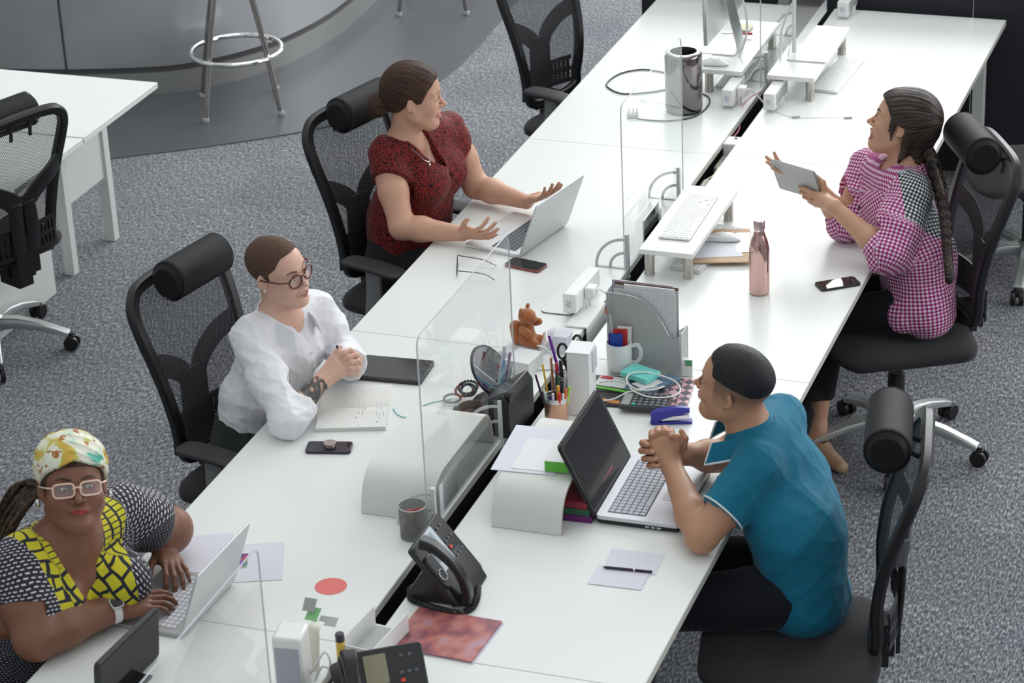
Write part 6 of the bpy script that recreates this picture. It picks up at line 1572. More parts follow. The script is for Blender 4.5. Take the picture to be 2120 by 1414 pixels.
imac('silver monitor facing left on the far left riser, its pale back visible', -.235, 2.705, -1)
imac('silver monitor with dark grey screen facing right on the far right riser', .130, 2.700, 1)
t = thing('pen', 'silver pen with a red cap on the left far monitor stand', 'pen', at(1527, 69, H0+.12), D2R(8)); t.location.z = H0+.1145
q = MB(); q.cyl((-.065, 0, .005), (.02, 0, .005), .0042, 10); q.obj('barrel', M_chrome, t); q = MB(); q.cyl((.018, 0, .005), (.062, 0, .005), .0052, 12); q.obj('cap', mat('red_plastic', (.55, .01, .02), .3), t)
sheet('pale yellow note beyond the red capped pen on the far left riser', at(1540, 55, H0+.115), .07, .09, 0, .113, mat('yellow_note', (.80, .77, .58), .7))
# cylinder computer
p = at(1410, 229, H0); t = thing('cylinder_computer', 'dark mirror finished cylinder computer on the far left desk', 'computer', (-.268, 2.235, H0))
mk = mat('dark_mirror_metal', (.22, .20, .205), .08, 1.0)
q = MB(); q.lathe([(.060, .001), (.070, .003), (.070, .010)], 48); q.obj('foot_ring', M_black, t)
q = MB(); q.lathe([(.070, .009), (.0745, .016), (.0745, .232), (.072, .241), (.066, .247), (.060, .249)], 64, cap=False); q.obj('shell', mk, t)
q = MB(); q.lathe([(.060, .249), (.054, .2485), (.050, .238), (.048, .190), (.001, .188)], 48, cap=False); q.obj('inner_throat', M_black, t)
q = MB(); q.lathe([(.0665, .2468), (.060, .2496), (.054, .2488)], 48, cap=False); q.obj('bright_rim', M_chrome, t)
q = MB(); q.tube(smooth_path([ds(*p_, .004) for p_ in ((1375, 150), (1330, 144), (1285, 152), (1258, 170), (1260, 182), (1290, 194), (1345, 191), (1380, 185))], 8), .0032, 8)
q.tube(smooth_path([ds(*p_, .004) for p_ in ((1452, 193), (1468, 203), (1465, 220), (1440, 240), (1400, 249), (1360, 250), (1320, 246))], 8), .0032, 8)
tag(q.obj('power_cable', mat('dark_green_cable', (.008, .03, .025), .4)), 'dark cable looping around the cylinder computer to a plug', 'cable')
t = thing('power_plug', 'grey three pin plug at the end of the dark cable', 'plug', ds(1310, 243), D2R(20)); q = MB(); q.box((0, 0, .009), (.045, .035, .016)); q.obj('body', M_lgrey, t, bevel=.004)
q = MB()
for dx in (-.014, .002, .016): q.box((dx, .0, .027), (.005, .004, .020))
q.obj('pins', M_silver, t, smooth=False)
# loose cables
def cable(label, pts, r, m, dz=.003, name='cable', cat='cable'):
    q = MB(); q.tube(smooth_path([ds(x, y, (z if z is not None else 0)+dz) for x, y, z in [(p+(None,))[:3] for p in pts]], 8), r, 8); return tag(q.obj(name, m), label, cat)
cable('pink network cable dipping into the slot before the far power units', [(1578, 188, .02), (1562, 196, .03), (1542, 212, .02), (1533, 228, -.03), (1532, 250, -.04), (1530, 268, -.035), (1520, 282, -.035), (1508, 292, -.03), (1498, 300, -.03)], .0028, mat('pink_cable', (.70, .28, .36), .5))
o = cable('thin white cable with a connector on the desk before the far right power unit', [(1608, 230), (1625, 238), (1650, 243), (1690, 243), (1730, 242), (1752, 243)], .0016, M_wplast)
q = MB()
for (x, y) in ((1648, 242), (1756, 243)):
    c = ds(x, y, .0045); q.box(c, (.032, .009, .007), R=Matrix.Rotation(.35, 3, 'Z'))
tag(q.obj('cable_connector', M_lgrey), 'small grey connectors on the thin white cable', 'connector')
cable('white and yellow wire ends in the slot at the far end of the centre riser', [(1452, 392, -.02), (1458, 378, -.015), (1466, 370, -.02), (1478, 362, -.03), (1488, 345, -.03)], .0026, mat('cream_cable', (.72, .66, .42), .5))

# ---------------- magazine file with papers
ml_ = [at(*p, H0) for p in ((1262, 763), (1408, 781))]; a, b = ml_; rz = dirz(a, b); L = (b-a).length
t = thing('magazine_file', 'silver wire mesh magazine file behind the mug and the turquoise box', 'file holder', ((a.x+b.x)/2, (a.y+b.y)/2+.04, H0+.0005), rz)
mw = mat('silver_mesh', (.50, .51, .51), .45, .1); ns, ls, bb = nodes(mw); tc = N(ns, 'ShaderNodeTexCoord'); sp = N(ns, 'ShaderNodeSeparateXYZ'); ls.new(tc.outputs['Object'], sp.inputs[0])
gx = math_n(ns, ls, 'ADD', sp.outputs[0], sp.outputs[1]); lx = math_n(ns, ls, 'GREATER_THAN', math_n(ns, ls, 'FRACT', math_n(ns, ls, 'MULTIPLY', math_n(ns, ls, 'ADD', gx, sp.outputs[2]), 1/.0034)), .5); lz = math_n(ns, ls, 'GREATER_THAN', math_n(ns, ls, 'FRACT', math_n(ns, ls, 'MULTIPLY', math_n(ns, ls, 'SUBTRACT', gx, sp.outputs[2]), 1/.0034)), .5)
ls.new(math_n(ns, ls, 'SUBTRACT', 1.0, math_n(ns, ls, 'MULTIPLY', lx, lz)), bb.inputs['Alpha'])
Wf, Df, Hf = L+.008, .072, .265
curve = [(-Wf/2, Hf)]+[(p.x, p.z) for p in smooth_path([V((-Wf/2, 0, Hf)), V((-Wf*.18, 0, Hf-.004)), V((Wf*.05, 0, Hf-.025)), V((Wf*.22, 0, Hf-.075)), V((Wf*.33, 0, Hf-.125)), V((Wf*.40, 0, Hf-.140)), V((Wf/2, 0, Hf-.118))], 5)]
q = MB()
for y in (-Df/2, Df/2):
    n_ = len(curve); q.add([V((x, y, z)) for x, z in curve]+[V((x, y, .002)) for x, z in curve], [(i, i+1, n_+i+1, n_+i) for i in range(n_-1)])
q.box((-Wf/2, 0, Hf/2), (.001, Df, Hf)); q.box((Wf/2, 0, (Hf-.118)/2), (.001, Df, Hf-.118)); q.obj('mesh_sides', mw, t, smooth=False)
q = MB()
for y in (-Df/2, Df/2): q.tube([V((x, y, z)) for x, z in curve], .0022, 8)
for s_, hh in ((-1, Hf), (1, Hf-.118)): q.tube([V((s_*Wf/2, -Df/2, hh)), V((s_*Wf/2, Df/2, hh))], .0022, 8)
for x, hh in ((-Wf/2, Hf), (Wf/2, Hf-.118)):
    for y in (-Df/2, Df/2): q.tube([V((x, y, 0.002)), V((x, y, hh))], .0016, 6)
q.tube([V((-Wf/2, -Df/2, .003)), V((Wf/2, -Df/2, .003)), V((Wf/2, Df/2, .003)), V((-Wf/2, Df/2, .003))], .003, 6, loop=True); q.obj('wire_rim', mat('silver_wire', (.50, .51, .52), .35, .5), t)
mcal = mat('calendar_print', (.74, .75, .76), .6); ns, ls, bb = nodes(mcal); tc = N(ns, 'ShaderNodeTexCoord'); bt = N(ns, 'ShaderNodeTexBrick'); bt.offset = 0; mp = N(ns, 'ShaderNodeMapping'); mp.inputs['Rotation'].default_value = (PI/2, 0, 0); ls.new(tc.outputs['Object'], mp.inputs[0]); ls.new(mp.outputs[0], bt.inputs['Vector'])
bt.inputs['Scale'].default_value = 1; bt.inputs['Brick Width'].default_value = .0065; bt.inputs['Row Height'].default_value = .0065; bt.inputs['Mortar Size'].default_value = .0007; bt.inputs['Color1'].default_value = (.76, .77, .78, 1); bt.inputs['Color2'].default_value = (.70, .71, .72, 1); bt.inputs['Mortar'].default_value = (.48, .49, .50, 1); ls.new(bt.outputs[0], bb.inputs['Base Color'])
fx, fy = t.location.x, t.location.y
def infile(name, label, cat, dy, w_, h_, m, th=.0015, dx=0, lift=.004, tab=None):
    tt = thing(name, label, cat, (fx, fy, H0), rz); q = MB(); q.box((dx, dy, lift+h_/2), (w_, th, h_)); q.obj('sheet', m, tt, smooth=False)
    if tab: q = MB(); q.box((dx, dy+.001, lift+h_+.004), (w_, .004, .010)); q.obj('top_strip', tab, tt, smooth=False)
infile('calendar_sheet', 'printed calendar sheet standing inside the mesh magazine file', 'calendar', -.022, .205, .272, mcal, tab=None)
infile('folder', 'grey folder with brown top edge inside the mesh magazine file', 'folder', .0, .208, .276, mat('folder_grey', (.52, .52, .52), .6), .006, tab=mat('folder_brown', (.13, .08, .06), .6))
infile('paper_pad', 'white paper pad in front of the brown edged folder in the file', 'paper', -.010, .165, .284, M_paper, .004, dx=.012)
infile('lilac_folder', 'pale lilac folder at the back inside the mesh magazine file', 'folder', .020, .20, .282, mat('lilac_card', (.50, .48, .54), .5), .005, dx=-.02)
# tall white box
p = ds(1205, 858); t = thing('white_carton', 'tall upright white carton between the pen cups and the mug', 'box', (.150, -.358, H0), D2R(4)); q = MB(); q.box((0, 0, .108), (.070, .080, .214)); q.obj('carton', mat('white_card', (.78, .79, .80), .5), t, bevel=.001)
q = MB(); q.box((.0, -.002, .2165), (.074, .086, .002)); q.obj('lid_flap', mat('white_card', (.78, .79, .80), .5), t, smooth=False); q = MB(); q.box((.037, .02, .17), (.004, .05, .07)); q.obj('side_flap', mat('flap_grey', (.60, .60, .64), .5), t, smooth=False)
# small clear box with a green label
t = thing('mint_box', 'small clear box of white mints with green label beside the mesh file', 'mints', ds(1423, 778), D2R(8)); q = MB(); q.box((0, 0, .021), (.036, .018, .040)); q.obj('clear_box', mat('clear_white_plastic', (.74, .76, .72), .2), t, bevel=.002)
q = MB(); q.box((0, 0, .051), (.036, .018, .018)); q.obj('flip_lid', M_wplast, t, bevel=.001); q = MB(); q.box((.006, -.0095, .049), (.022, .0006, .020)); q.obj('green_label', mat('mint_green', (.10, .32, .16), .5), t, smooth=False)
# mug
p = ds(1284, 770); t = thing('mug', 'white mug holding cards and pencils before the mesh magazine file', 'mug', (*at(1283, 762, H0+.0155).xy, H0+.0155), D2R(18))
q = MB(); q.lathe([(.036, 0), (.0395, .003), (.0405, .012), (.0408, .092), (.0400, .094), (.0376, .093), (.0372, .012), (.001, .008)], 48, cap=False); q.obj('cup', mat('glazed_white', (.78, .79, .80), .12), t)
q = MB(); q.tube(smooth_path([(.040, 0, .078), (.058, 0, .080), (.068, 0, .062), (.066, 0, .036), (.054, 0, .020), (.040, 0, .020)], 6), 0, flat=(.013, .008), up=(0, 1, 0.01)); q.obj('handle', mat('glazed_white', (.78, .79, .80), .12), t)
mx_, my_, mz_ = t.location
def stick(name, label, cat, a, b, r, m, tipm=None, cap=None, n=8, group=None):
    tt = thing(name, label, cat, a); d = V(b)-V(a); q = MB(); q.cyl((0, 0, 0), d*.93, r, n); q.obj('barrel', m, tt)
    if tipm: q = MB(); q.tube([d*.93, d], [r, r*.25], n); q.obj('tip', tipm, tt)
    elif cap: q = MB(); q.tube([d*.93, d], [r*1.05, r*.95], n); q.obj('end_cap', cap, tt)
    return tt
def card(name, label, c, w_, h_, rz_, tilt, m, th=.001, cat='card'):
    tt = thing(name, label, cat, c, rz_); q = MB(); q.box((0, 0, h_/2), (w_, th, h_), R=None); o = q.obj('card', m, tt, smooth=False); tt.rotation_euler = (tilt[0], tilt[1], rz_); return tt
mo = mat('orange_purple_card', (.7, .15, .05), .5); ns, ls, bb = nodes(mo); tc = N(ns, 'ShaderNodeTexCoord'); sp = N(ns, 'ShaderNodeSeparateXYZ'); ls.new(tc.outputs['Generated'], sp.inputs[0]); ls.new(ramp(ns, ls, sp.outputs[0], [(0, (.72, .22, .05)), (.4, (.55, .05, .04)), (.9, (.12, .03, .16))]), bb.inputs['Base Color'])
card('greeting_card', 'orange to purple card leaning at the back of the white mug', (mx_+.0, my_+.020, mz_+.045), .065, .135, .35, (-.06, .42), mo)
card('red_edged_booklet', 'white booklet with red top edge in the white mug', (mx_+.012, my_+.004, mz_+.015), .045, .130, .2, (0, .05), mat('white_red_card', (.75, .72, .72), .5), .008)
card('red_card', 'red card between the blue card and the white booklet in the mug', (mx_+.004, my_-.004, mz_+.015), .045, .125, .2, (0, .02), mat('red_card', (.50, .02, .03), .5))
card('blue_card', 'blue card at the front of the white mug', (mx_-.004, my_-.014, mz_+.015), .040, .112, .2, (0, 0), mat('blue_card', (.015, .06, .40), .5))
card('purple_card', 'purple card at the left rim of the white mug', (mx_-.024, my_-.006, mz_+.015), .018, .108, .9, (0, 0), mat('purple_card', (.08, .03, .28), .5))
stick('silver_pencil', 'silver pencil with orange end standing in the white mug', 'pencil', (mx_-.008, my_-.020, mz_+.02), (mx_-.046, my_+.010, mz_+.195), .0035, M_silver, cap=mat('orange_end', (.6, .12, .04), .5))
stick('grey_pen', 'grey pen standing in the white mug beside the silver pencil', 'pen', (mx_+.0, my_-.018, mz_+.02), (mx_-.030, my_+.004, mz_+.185), .0038, M_lgrey, cap=M_silver)

# ---------------- pen cups
cx_, cy_ = .104, -.470
t = thing('pen_cup', 'hammered copper pen cup full of pens beside the tall carton', 'pen cup', (cx_, cy_, H0))
mcop = mat('hammered_copper', (.62, .36, .25), .28, .85, bump=(90, .35, .002))
q = MB(); q.lathe([(.001, .003), (.035, .001), (.0365, .004), (.0365, .098), (.0340, .098), (.0340, .006)], 40, cap=False); q.obj('cup', mcop, t); q = MB(); q.lathe([(.0372, .086), (.0372, .1), (.0335, .1), (.0335, .090)], 40, cap=False); q.obj('steel_rim', M_alu, t)
pens = [('yellow pencil with a worn eraser', (-.022, .012), (-.050, .030), .185, (.72, .48, .05), .0036, 'pencil'), ('brown pencil with a blunt wooden end', (-.010, .018), (-.030, .052), .20, (.30, .14, .05), .0038, 'pencil'), ('dark purple pen leaning left', (-.026, -.010), (-.062, -.004), .165, (.05, .01, .06), .0036, 'pen'),
        ('black pen in the middle', (.0, .014), (-.006, .030), .165, (.01, .01, .012), .0042, 'pen'), ('red marker leaning back', (.004, .016), (-.012, .050), .185, (.45, .01, .02), .0048, 'marker'), ('green pen half hidden', (.002, .008), (.0, .026), .15, (.02, .12, .05), .0038, 'pen'),
        ('pale mint pen', (-.018, -.020), (-.024, -.028), .122, (.45, .62, .58), .0048, 'pen'), ('dark blue pen', (-.008, -.024), (-.010, -.033), .115, (.01, .03, .12), .0048, 'pen'), ('pale lilac capped pen', (.002, -.024), (.002, -.033), .122, (.62, .58, .72), .0048, 'pen'), ('orange yellow highlighter', (.010, -.014), (.014, -.016), .142, (.85, .38, .02), .0048, 'highlighter'),
        ('short red pen at the front', (.018, -.022), (.022, -.030), .125, (.60, .01, .02), .0050, 'pen'), ('grey mechanical pencil', (.020, .004), (.026, .014), .165, (.35, .36, .36), .0040, 'pencil'), ('black felt pen behind the red pen', (.014, .002), (.018, .010), .150, (.015, .015, .02), .0045, 'pen'), ('orange capped pen on the right', (.027, -.008), (.037, -.010), .132, (.70, .12, .04), .0044, 'pen'), ('lime green pen at the right rim', (.028, .004), (.043, .006), .132, (.35, .62, .08), .0044, 'pen'), ('white pen at the right', (.025, -.014), (.031, -.022), .120, (.7, .7, .72), .0044, 'pen'), ('cream pen at the left rim', (-.024, -.014), (-.031, -.019), .125, (.72, .66, .45), .0042, 'pen')]
for nm, a, b, ln, col, r, cat in pens: stick(cat if cat != 'marker' else 'marker_pen', nm+' in the copper pen cup', cat, (cx_+a[0]*.8, cy_+a[1]*.8, H0+.010), (cx_+b[0], cy_+b[1], H0+ln), r, mat('pen_'+nm.split()[0]+'_'+nm.split()[1], col, .35), cap=mat('pen_'+nm.split()[0]+'_'+nm.split()[1], col, .35))
def meshcup(label, x, y, r, h, m):
    t = thing('pen_cup', label, 'pen cup', (x, y, H0)); q = MB(); q.lathe([(r*.96, .003), (r, h)], 40, cap=False); q.obj('mesh_wall', m, t)
    q = MB(); q.lathe([(r*.96, .001), (r*.96, .006)], 32); q.obj('base', M_blackm if m is mbk else M_grey, t)
    q = MB(); q.tube([V((r*math.cos(a), r*math.sin(a), h)) for a in [2*PI*i/40 for i in range(40)]], .0018, 6, loop=True); q.obj('rim', mat('silver_wire', (.5, .51, .52), .35, .5) if m is not mbk else M_grey, t); return t
mbk = mat('black_mesh', (.05, .05, .055), .5); ns, ls, bb = nodes(mbk); tc = N(ns, 'ShaderNodeTexCoord'); sp = N(ns, 'ShaderNodeSeparateXYZ'); ls.new(tc.outputs['Object'], sp.inputs[0]); an = math_n(ns, ls, 'ARCTAN2', sp.outputs[1], sp.outputs[0])
l1 = math_n(ns, ls, 'GREATER_THAN', math_n(ns, ls, 'FRACT', math_n(ns, ls, 'MULTIPLY', an, 16)), .45); l2 = math_n(ns, ls, 'GREATER_THAN', math_n(ns, ls, 'FRACT', math_n(ns, ls, 'MULTIPLY', sp.outputs[2], 400)), .45); ls.new(math_n(ns, ls, 'SUBTRACT', 1.0, math_n(ns, ls, 'MULTIPLY', l1, l2)), bb.inputs['Alpha'])
bx_, by_ = .095, -.318
meshcup('black wire mesh cup with scissors and markers beside the tall carton', bx_, by_, .034, .100, mbk)
stick('marker_pen', 'purple marker standing tall in the black wire cup', 'marker', (bx_-.01, by_, H0+.01), (bx_-.072, by_+.035, H0+.205), .0052, mat('purple_plastic', (.16, .02, .32), .35), cap=mat('purple_plastic', (.16, .02, .32), .35))
stick('marker_pen', 'black marker standing in the black wire cup', 'marker', (bx_-.012, by_-.01, H0+.01), (bx_-.020, by_-.018, H0+.15), .0055, M_black, cap=M_black)
stick('cutter_knife', 'black and pink cutter knife in the black wire cup', 'knife', (bx_+.008, by_-.01, H0+.02), (bx_+.010, by_-.006, H0+.165), .0085, mat('pink_plastic', (.62, .04, .12), .35), cap=M_black)
t = thing('scissors', 'black handled scissors standing in the black wire cup', 'scissors', (bx_, by_, H0+.02))
q = MB()
for s_, c_ in ((-1, (-.018, .0, .155)), (1, (.024, .022, .178))):
    q.tube([V(c_)+V((.015*math.cos(a), .004*math.sin(a), .024*math.sin(a))) for a in [2*PI*i/24 for i in range(24)]], .0042, 8, loop=True); q.tube([V(c_)+V((.0, 0, -.022)), V((.002*s_, .0, .09))], [.006, .005], 8)
q.obj('handles', M_black, t); q = MB(); q.box((0, 0, .05), (.012, .002, .09)); q.obj('blades', M_chrome, t, smooth=False)
stick('marker_pen', 'second black marker leaning right in the black wire cup', 'marker', (bx_+.01, by_+.01, H0+.01), (bx_+.036, by_+.016, H0+.155), .0055, M_black, cap=M_black)
# silver wire cup with eraser and pencil stubs
mgm = mbk.copy(); mgm.name = 'grey_cup_mesh'; mgm.node_tree.nodes['Principled BSDF'].inputs['Base Color'].default_value = (.17, .17, .17, 1)
meshcup('silver wire mesh cup on the left desk under the clear screen', -.072, -1.222, .040, .100, mgm)
t = thing('eraser', 'beige eraser lying in the silver wire cup', 'eraser', (-.082, -1.215, H0+.055), .5); q = MB(); q.box((0, 0, 0), (.014, .03, .04)); q.obj('eraser', mat('beige_rubber', (.55, .40, .26), .7), t, bevel=.002)
stick('pencil', 'red and green pencil lying across the silver wire cup', 'pencil', (-.095, -1.235, H0+.082), (-.040, -1.215, H0+.090), .0035, mat('red_green_pencil', (.45, .05, .03), .4), cap=mat('pencil_green', (.25, .28, .03), .4))
t = thing('tape_roll', 'dark ring shaped tape roll at the bottom of the silver wire cup', 'tape', (-.072, -1.222, H0+.012)); q = MB(); q.tube([V((.020*math.cos(a), -.008, .018+.018*math.sin(a))) for a in [2*PI*i/24 for i in range(24)]], 0, flat=(.012, .006), up=(0, 1, 0.01), loop=True); q.obj('roll', M_grey, t)

# ---------------- notebooks, calculator, stapler
def slab(name, label, cat, c, w_, l_, h_, rz_, dz, m, parts=None, bev=.001):
    t = thing(name, label, cat, (c.x, c.y, H0+dz), rz_); q = MB(); q.box((0, 0, h_/2+.0004), (w_, l_, h_)); q.obj('cover', m, t, bevel=bev); return t
slab('notebook', 'black notebook lying under the mug, cable and calculator', 'notebook', ds(1300, 815), .25, .20, .008, D2R(6), 0, mat('black_cover', (.025, .025, .03), .5))
mtri = mat('pink_triangles', (.7, .4, .42), .6); ns, ls, bb = nodes(mtri); tc = N(ns, 'ShaderNodeTexCoord'); sp = N(ns, 'ShaderNodeSeparateXYZ'); ls.new(tc.outputs['Object'], sp.inputs[0])
tu = math_n(ns, ls, 'FLOOR', math_n(ns, ls, 'MULTIPLY', math_n(ns, ls, 'ADD', sp.outputs[0], sp.outputs[1]), 26)); tv = math_n(ns, ls, 'FLOOR', math_n(ns, ls, 'MULTIPLY', math_n(ns, ls, 'SUBTRACT', sp.outputs[0], sp.outputs[1]), 26)); tw = math_n(ns, ls, 'FLOOR', math_n(ns, ls, 'MULTIPLY', sp.outputs[0], 26))
sm = math_n(ns, ls, 'MODULO', math_n(ns, ls, 'ABSOLUTE', math_n(ns, ls, 'ADD', math_n(ns, ls, 'ADD', tu, tv), math_n(ns, ls, 'MULTIPLY', tw, 2))), 3); ls.new(ramp(ns, ls, math_n(ns, ls, 'DIVIDE', sm, 3), [(0, (.62, .36, .40)), (.3, (.10, .09, .11)), (.62, (.70, .48, .50))], 'CONSTANT'), bb.inputs['Base Color'])
slab('notebook', 'notebook with a pink and black triangle cover beside the calculator', 'notebook', ds(1382, 818), .145, .205, .010, D2R(8), 0, mtri)
t = slab('document_stack', 'white and teal printed booklet with a red corner beside the tall carton', 'booklet', ds(1290, 800), .17, .07, .004, D2R(-2), .0084, mat('white_print', (.68, .72, .70), .5))
q = MB(); q.box((.05, 0, .0048), (.068, .068, .0006)); q.obj('teal_panel', mat('slate_blue_print', (.09, .17, .24), .5), t, smooth=False); q = MB(); q.box((-.06, .02, .0048), (.04, .02, .0006)); q.obj('red_corner', mat('red_card', (.5, .02, .03), .5), t, smooth=False)
slab('green_folder', 'thin bright green folder under the white cable', 'folder', ds(1283, 812, .01), .17, .012, .004, D2R(-5), .0130, mat('bright_green', (.13, .52, .05), .5))
t = slab('blue_book', 'slate blue book lying right of the turquoise box', 'book', ds(1362, 797, .02), .05, .15, .014, D2R(-30), .0128, mat('slate_blue', (.10, .18, .26), .5)); q = MB(); q.box((-.0, -.0755, .008), (.048, .001, .010)); q.obj('page_edge', M_paper, t, smooth=False)
slab('envelope_card', 'white printed card sticking out from under the turquoise box', 'card', ds(1340, 795, .025), .06, .08, .0015, D2R(-32), .0275, paper_lines('barcode_paper', (.75, .75, .75), (.2, .2, .2), .006, 0, width=.35))
t = slab('turquoise_box', 'flat turquoise box before the mesh magazine file', 'box', ds(1326, 776, .035), .105, .075, .018, D2R(-22), .0295, mat('turquoise', (.18, .66, .60), .5), bev=.002)
slab('orange_folder', 'thin orange folder edge under the calculator', 'folder', ds(1275, 838), .14, .02, .002, D2R(-3), .0084, mat('orange_card', (.70, .30, .06), .5))
t = thing('calculator', 'black calculator with round grey keys and a small display', 'calculator', (*ds(1337, 832, .02).xy, H0+.0125), D2R(4)); t.rotation_euler = (0, 0, D2R(6))
q = MB(); q.prism(rrect(.155, .100, .012), .0005, .014); q.obj('body', mat('calc_black', (.03, .03, .035), .4), t, bevel=.002)
q = MB(); q.box((-.058, .0, .0145), (.026, .080, .001)); q.obj('display', mat('lcd_grey', (.33, .36, .34), .2), t, smooth=False)
q = MB(); q2 = MB()
for i in range(6):
    for j in range(5):
        x, y = -.032+.0185*i, -.036+.018*j; (q2 if (i, j) == (0, 0) else q).lathe([(.0068, .0142), (.0066, .018), (.004, .0186)], 12, c=(x, y, 0))
q.obj('keys', mat('calc_keys', (.14, .15, .16), .35), t); q2.obj('green_key', mat('green_key', (.05, .40, .30), .4), t)
q = MB(); q.tube(smooth_path([V(ds(x, y, z)) for x, y, z in ((1240, 792, .03), (1275, 788, .035), (1300, 796, .04), (1312, 810, .035), (1345, 822, .035), (1385, 822, .03), (1408, 810, .025), (1398, 790, .03), (1360, 775, .045), (1325, 770, .055), (1302, 776, .05), (1298, 790, .045), (1318, 806, .04), (1350, 807, .035), (1375, 800, .025))], 8), .0026, 8)
q.tube(smooth_path([V(ds(x, y, z)) for x, y, z in ((1240, 830, .012), (1270, 826, .018), (1300, 812, .03), (1335, 804, .035), (1360, 800, .035))], 8), .0026, 8)
tag(q.obj('cable', mat('white_cable', (.78, .77, .75), .4)), 'white looped cable lying over the notebooks and the turquoise box', 'cable')
t = thing('key_bunch', 'small dark knot of keys beside the slate blue book', 'keys', ds(1372, 808, .012)); t.location.z = H0+.016; q = MB(); rs = random.Random(9)
for i in range(16): q.ell((rs.uniform(-.03, .02), rs.uniform(-.012, .012), rs.uniform(-.001, .006)), (.006, .003, .002), n=6, k=4, R=Matrix.Rotation(rs.random()*3, 3, 'Z'))
q.obj('keys', M_black, t)
a, b = ds(1350, 879), ds(1426, 877); t = thing('stapler', 'blue stapler on the desk before the clasped hands of the man', 'stapler', ((a.x+b.x)/2, (a.y+b.y)/2+.01, H0), dirz(a, b)); mb2 = mat('royal_blue_plastic', (.025, .025, .30), .3)
q = MB(); q.prism(rrect(.128, .030, .008), .0005, .008); q.obj('base_plate', mb2, t, bevel=.002)
q = MB(); rings = []
for x, z0, z1, w_ in ((-.062, .012, .036, .026), (-.045, .012, .046, .032), (-.01, .024, .052, .032), (.03, .034, .054, .030), (.056, .038, .050, .026)): rings.append([V((x, y, z)) for y, z in ((-w_/2, z0), (w_/2, z0), (w_/2, z1-.006), (w_/2-.008, z1), (-w_/2+.008, z1), (-w_/2, z1-.006))])
q.loft(rings); q.obj('handle', mb2, t, bevel=.001); q = MB(); q.box((.012, 0, .019), (.088, .016, .014), R=Matrix.Rotation(-.08, 3, 'Y')); q.obj('staple_rail', M_chrome, t, bevel=.001); q = MB(); q.box((-.048, 0, .012), (.022, .026, .020)); q.obj('hinge', mb2, t, bevel=.002)

# ---------------- bottle
t = thing('water_bottle', 'shiny rose gold water bottle on the desk before the woman in gingham', 'bottle', (*ds(1572, 606).xy, H0)); mrg = mat('rose_gold_mirror', (.68, .44, .40), .10, 1.0)
q = MB(); q.lathe([(.001, .002), (.028, .001), (.0335, .004), (.0345, .012), (.0345, .150), (.0335, .168), (.029, .190), (.021, .212), (.0168, .226), (.0165, .232)], 48, cap=False); q.obj('body', mrg, t)
q = MB(); q.lathe([(.0168, .2325), (.0175, .234), (.0190, .236), (.0190, .262), (.017, .266), (.001, .267)], 36, cap=False); q.obj('cap', mat('rose_cap', (.62, .46, .44), .28, .9), t); q = MB(); q.lathe([(.0172, .229), (.0172, .2335)], 36); q.obj('steel_ring', M_chrome, t)

# ---------------- teddy bear
t = thing('teddy_bear', 'orange brown plush bear sitting on a white box beside the clear screen', 'toy', (*ds(1091, 711, .035).xy, H0+.035), D2R(-10))
mpl = mat('orange_plush', (.42, .13, .03), .95, bump=(220, .9, .004), sheen=.5, noise=(60, .25))
def plush(name, prims, par):
    S = Sd()
    for p_ in prims: S.rc(*p_[:4], k=.012) if len(p_) == 4 else S.el(*p_, k=.012)
    return sub_obj(name, S, .003, mpl, par, disp=lambda P: -.0016*np.abs(np.sin(P@nv(700, 300, 500)+3*np.sin(P@nv(200, 400, 100))))*np.abs(np.sin(P@nv(-300, 800, 400))))
plush('torso', [((0, 0, .022), (0, 0, .055), .030, .025), ((.02, -.012, .012), (.045, -.02, .012), .016, .012), ((.02, .016, .012), (.040, .03, .012), .016, .012)], t)
plush('head', [((.004, 0, .098), (.028, .028, .025)), ((.024, 0, .092), (.014, .014, .011))], t)
for s_ in (-1, 1): plush('ear', [((-.004, s_*.022, .122), (.005, .010, .011))], t)
for s_ in (-1, 1): plush('arm', [((0, s_*.026, .062), (.026, s_*.036, .062+.006*s_), .011, .012)], t)
plush('tail', [((-.028, -.012, .015), (-.032, -.012, .060), .017, .020)], t)
# white boxes near the bear
def wbox(label, x, y, z, s, rz_, extra=None, name='small_box'):
    t = thing(name, label, 'box', (x, y, z), rz_); q = MB(); q.box((0, 0, s[2]/2), s); q.obj('box', mat('white_card', (.78, .79, .80), .5), t, bevel=.001)
    if extra: extra(t)
    return t
bl = ds(1090, 780); pb = t.location
wbox('white box on which the plush bear sits', -.150, -.020, H0, (.11, .17, .034), D2R(-12))
def jig(t):
    q = MB()
    for i in range(3): q.box((.022+.007*i, -.0856, .045-.004*i), (.0016, .001, .018))
    q.obj('print', mat('dark_print', (.15, .15, .18), .6), t, smooth=False)
wbox('white box with dark printed letters behind the clear screen near the bear', -.118, -.135, H0, (.085, .10, .05), D2R(-8), None)
t = thing('phone_stand', 'white plastic phone stand beside the plush bear', 'stand', (-.062, -.075, H0), D2R(20)); q = MB(); q.box((0, 0, .003), (.075, .10, .005)); q.box((-.015, .01, .05), (.004, .075, .10), R=Matrix.Rotation(.35, 3, 'Y')); q.box((.024, -.01, .012), (.018, .075, .020)); q.tube(smooth_path([(-.03, -.05, .09), (0, -.06, .08), (.03, -.065, .03), (.035, -.07, .004)], 5), .003, 8); q.obj('stand', M_wplast, t, bevel=.0015)
t = thing('glass_cube', 'small clear plastic cube beyond the phone stand', 'cube', (-.045, .035, H0), 0); q = MB(); q.box((0, 0, .03), (.05, .06, .058)); q.obj('cube', mat('milky_clear', (.72, .74, .82), .15, alpha=.65), t, bevel=.002)
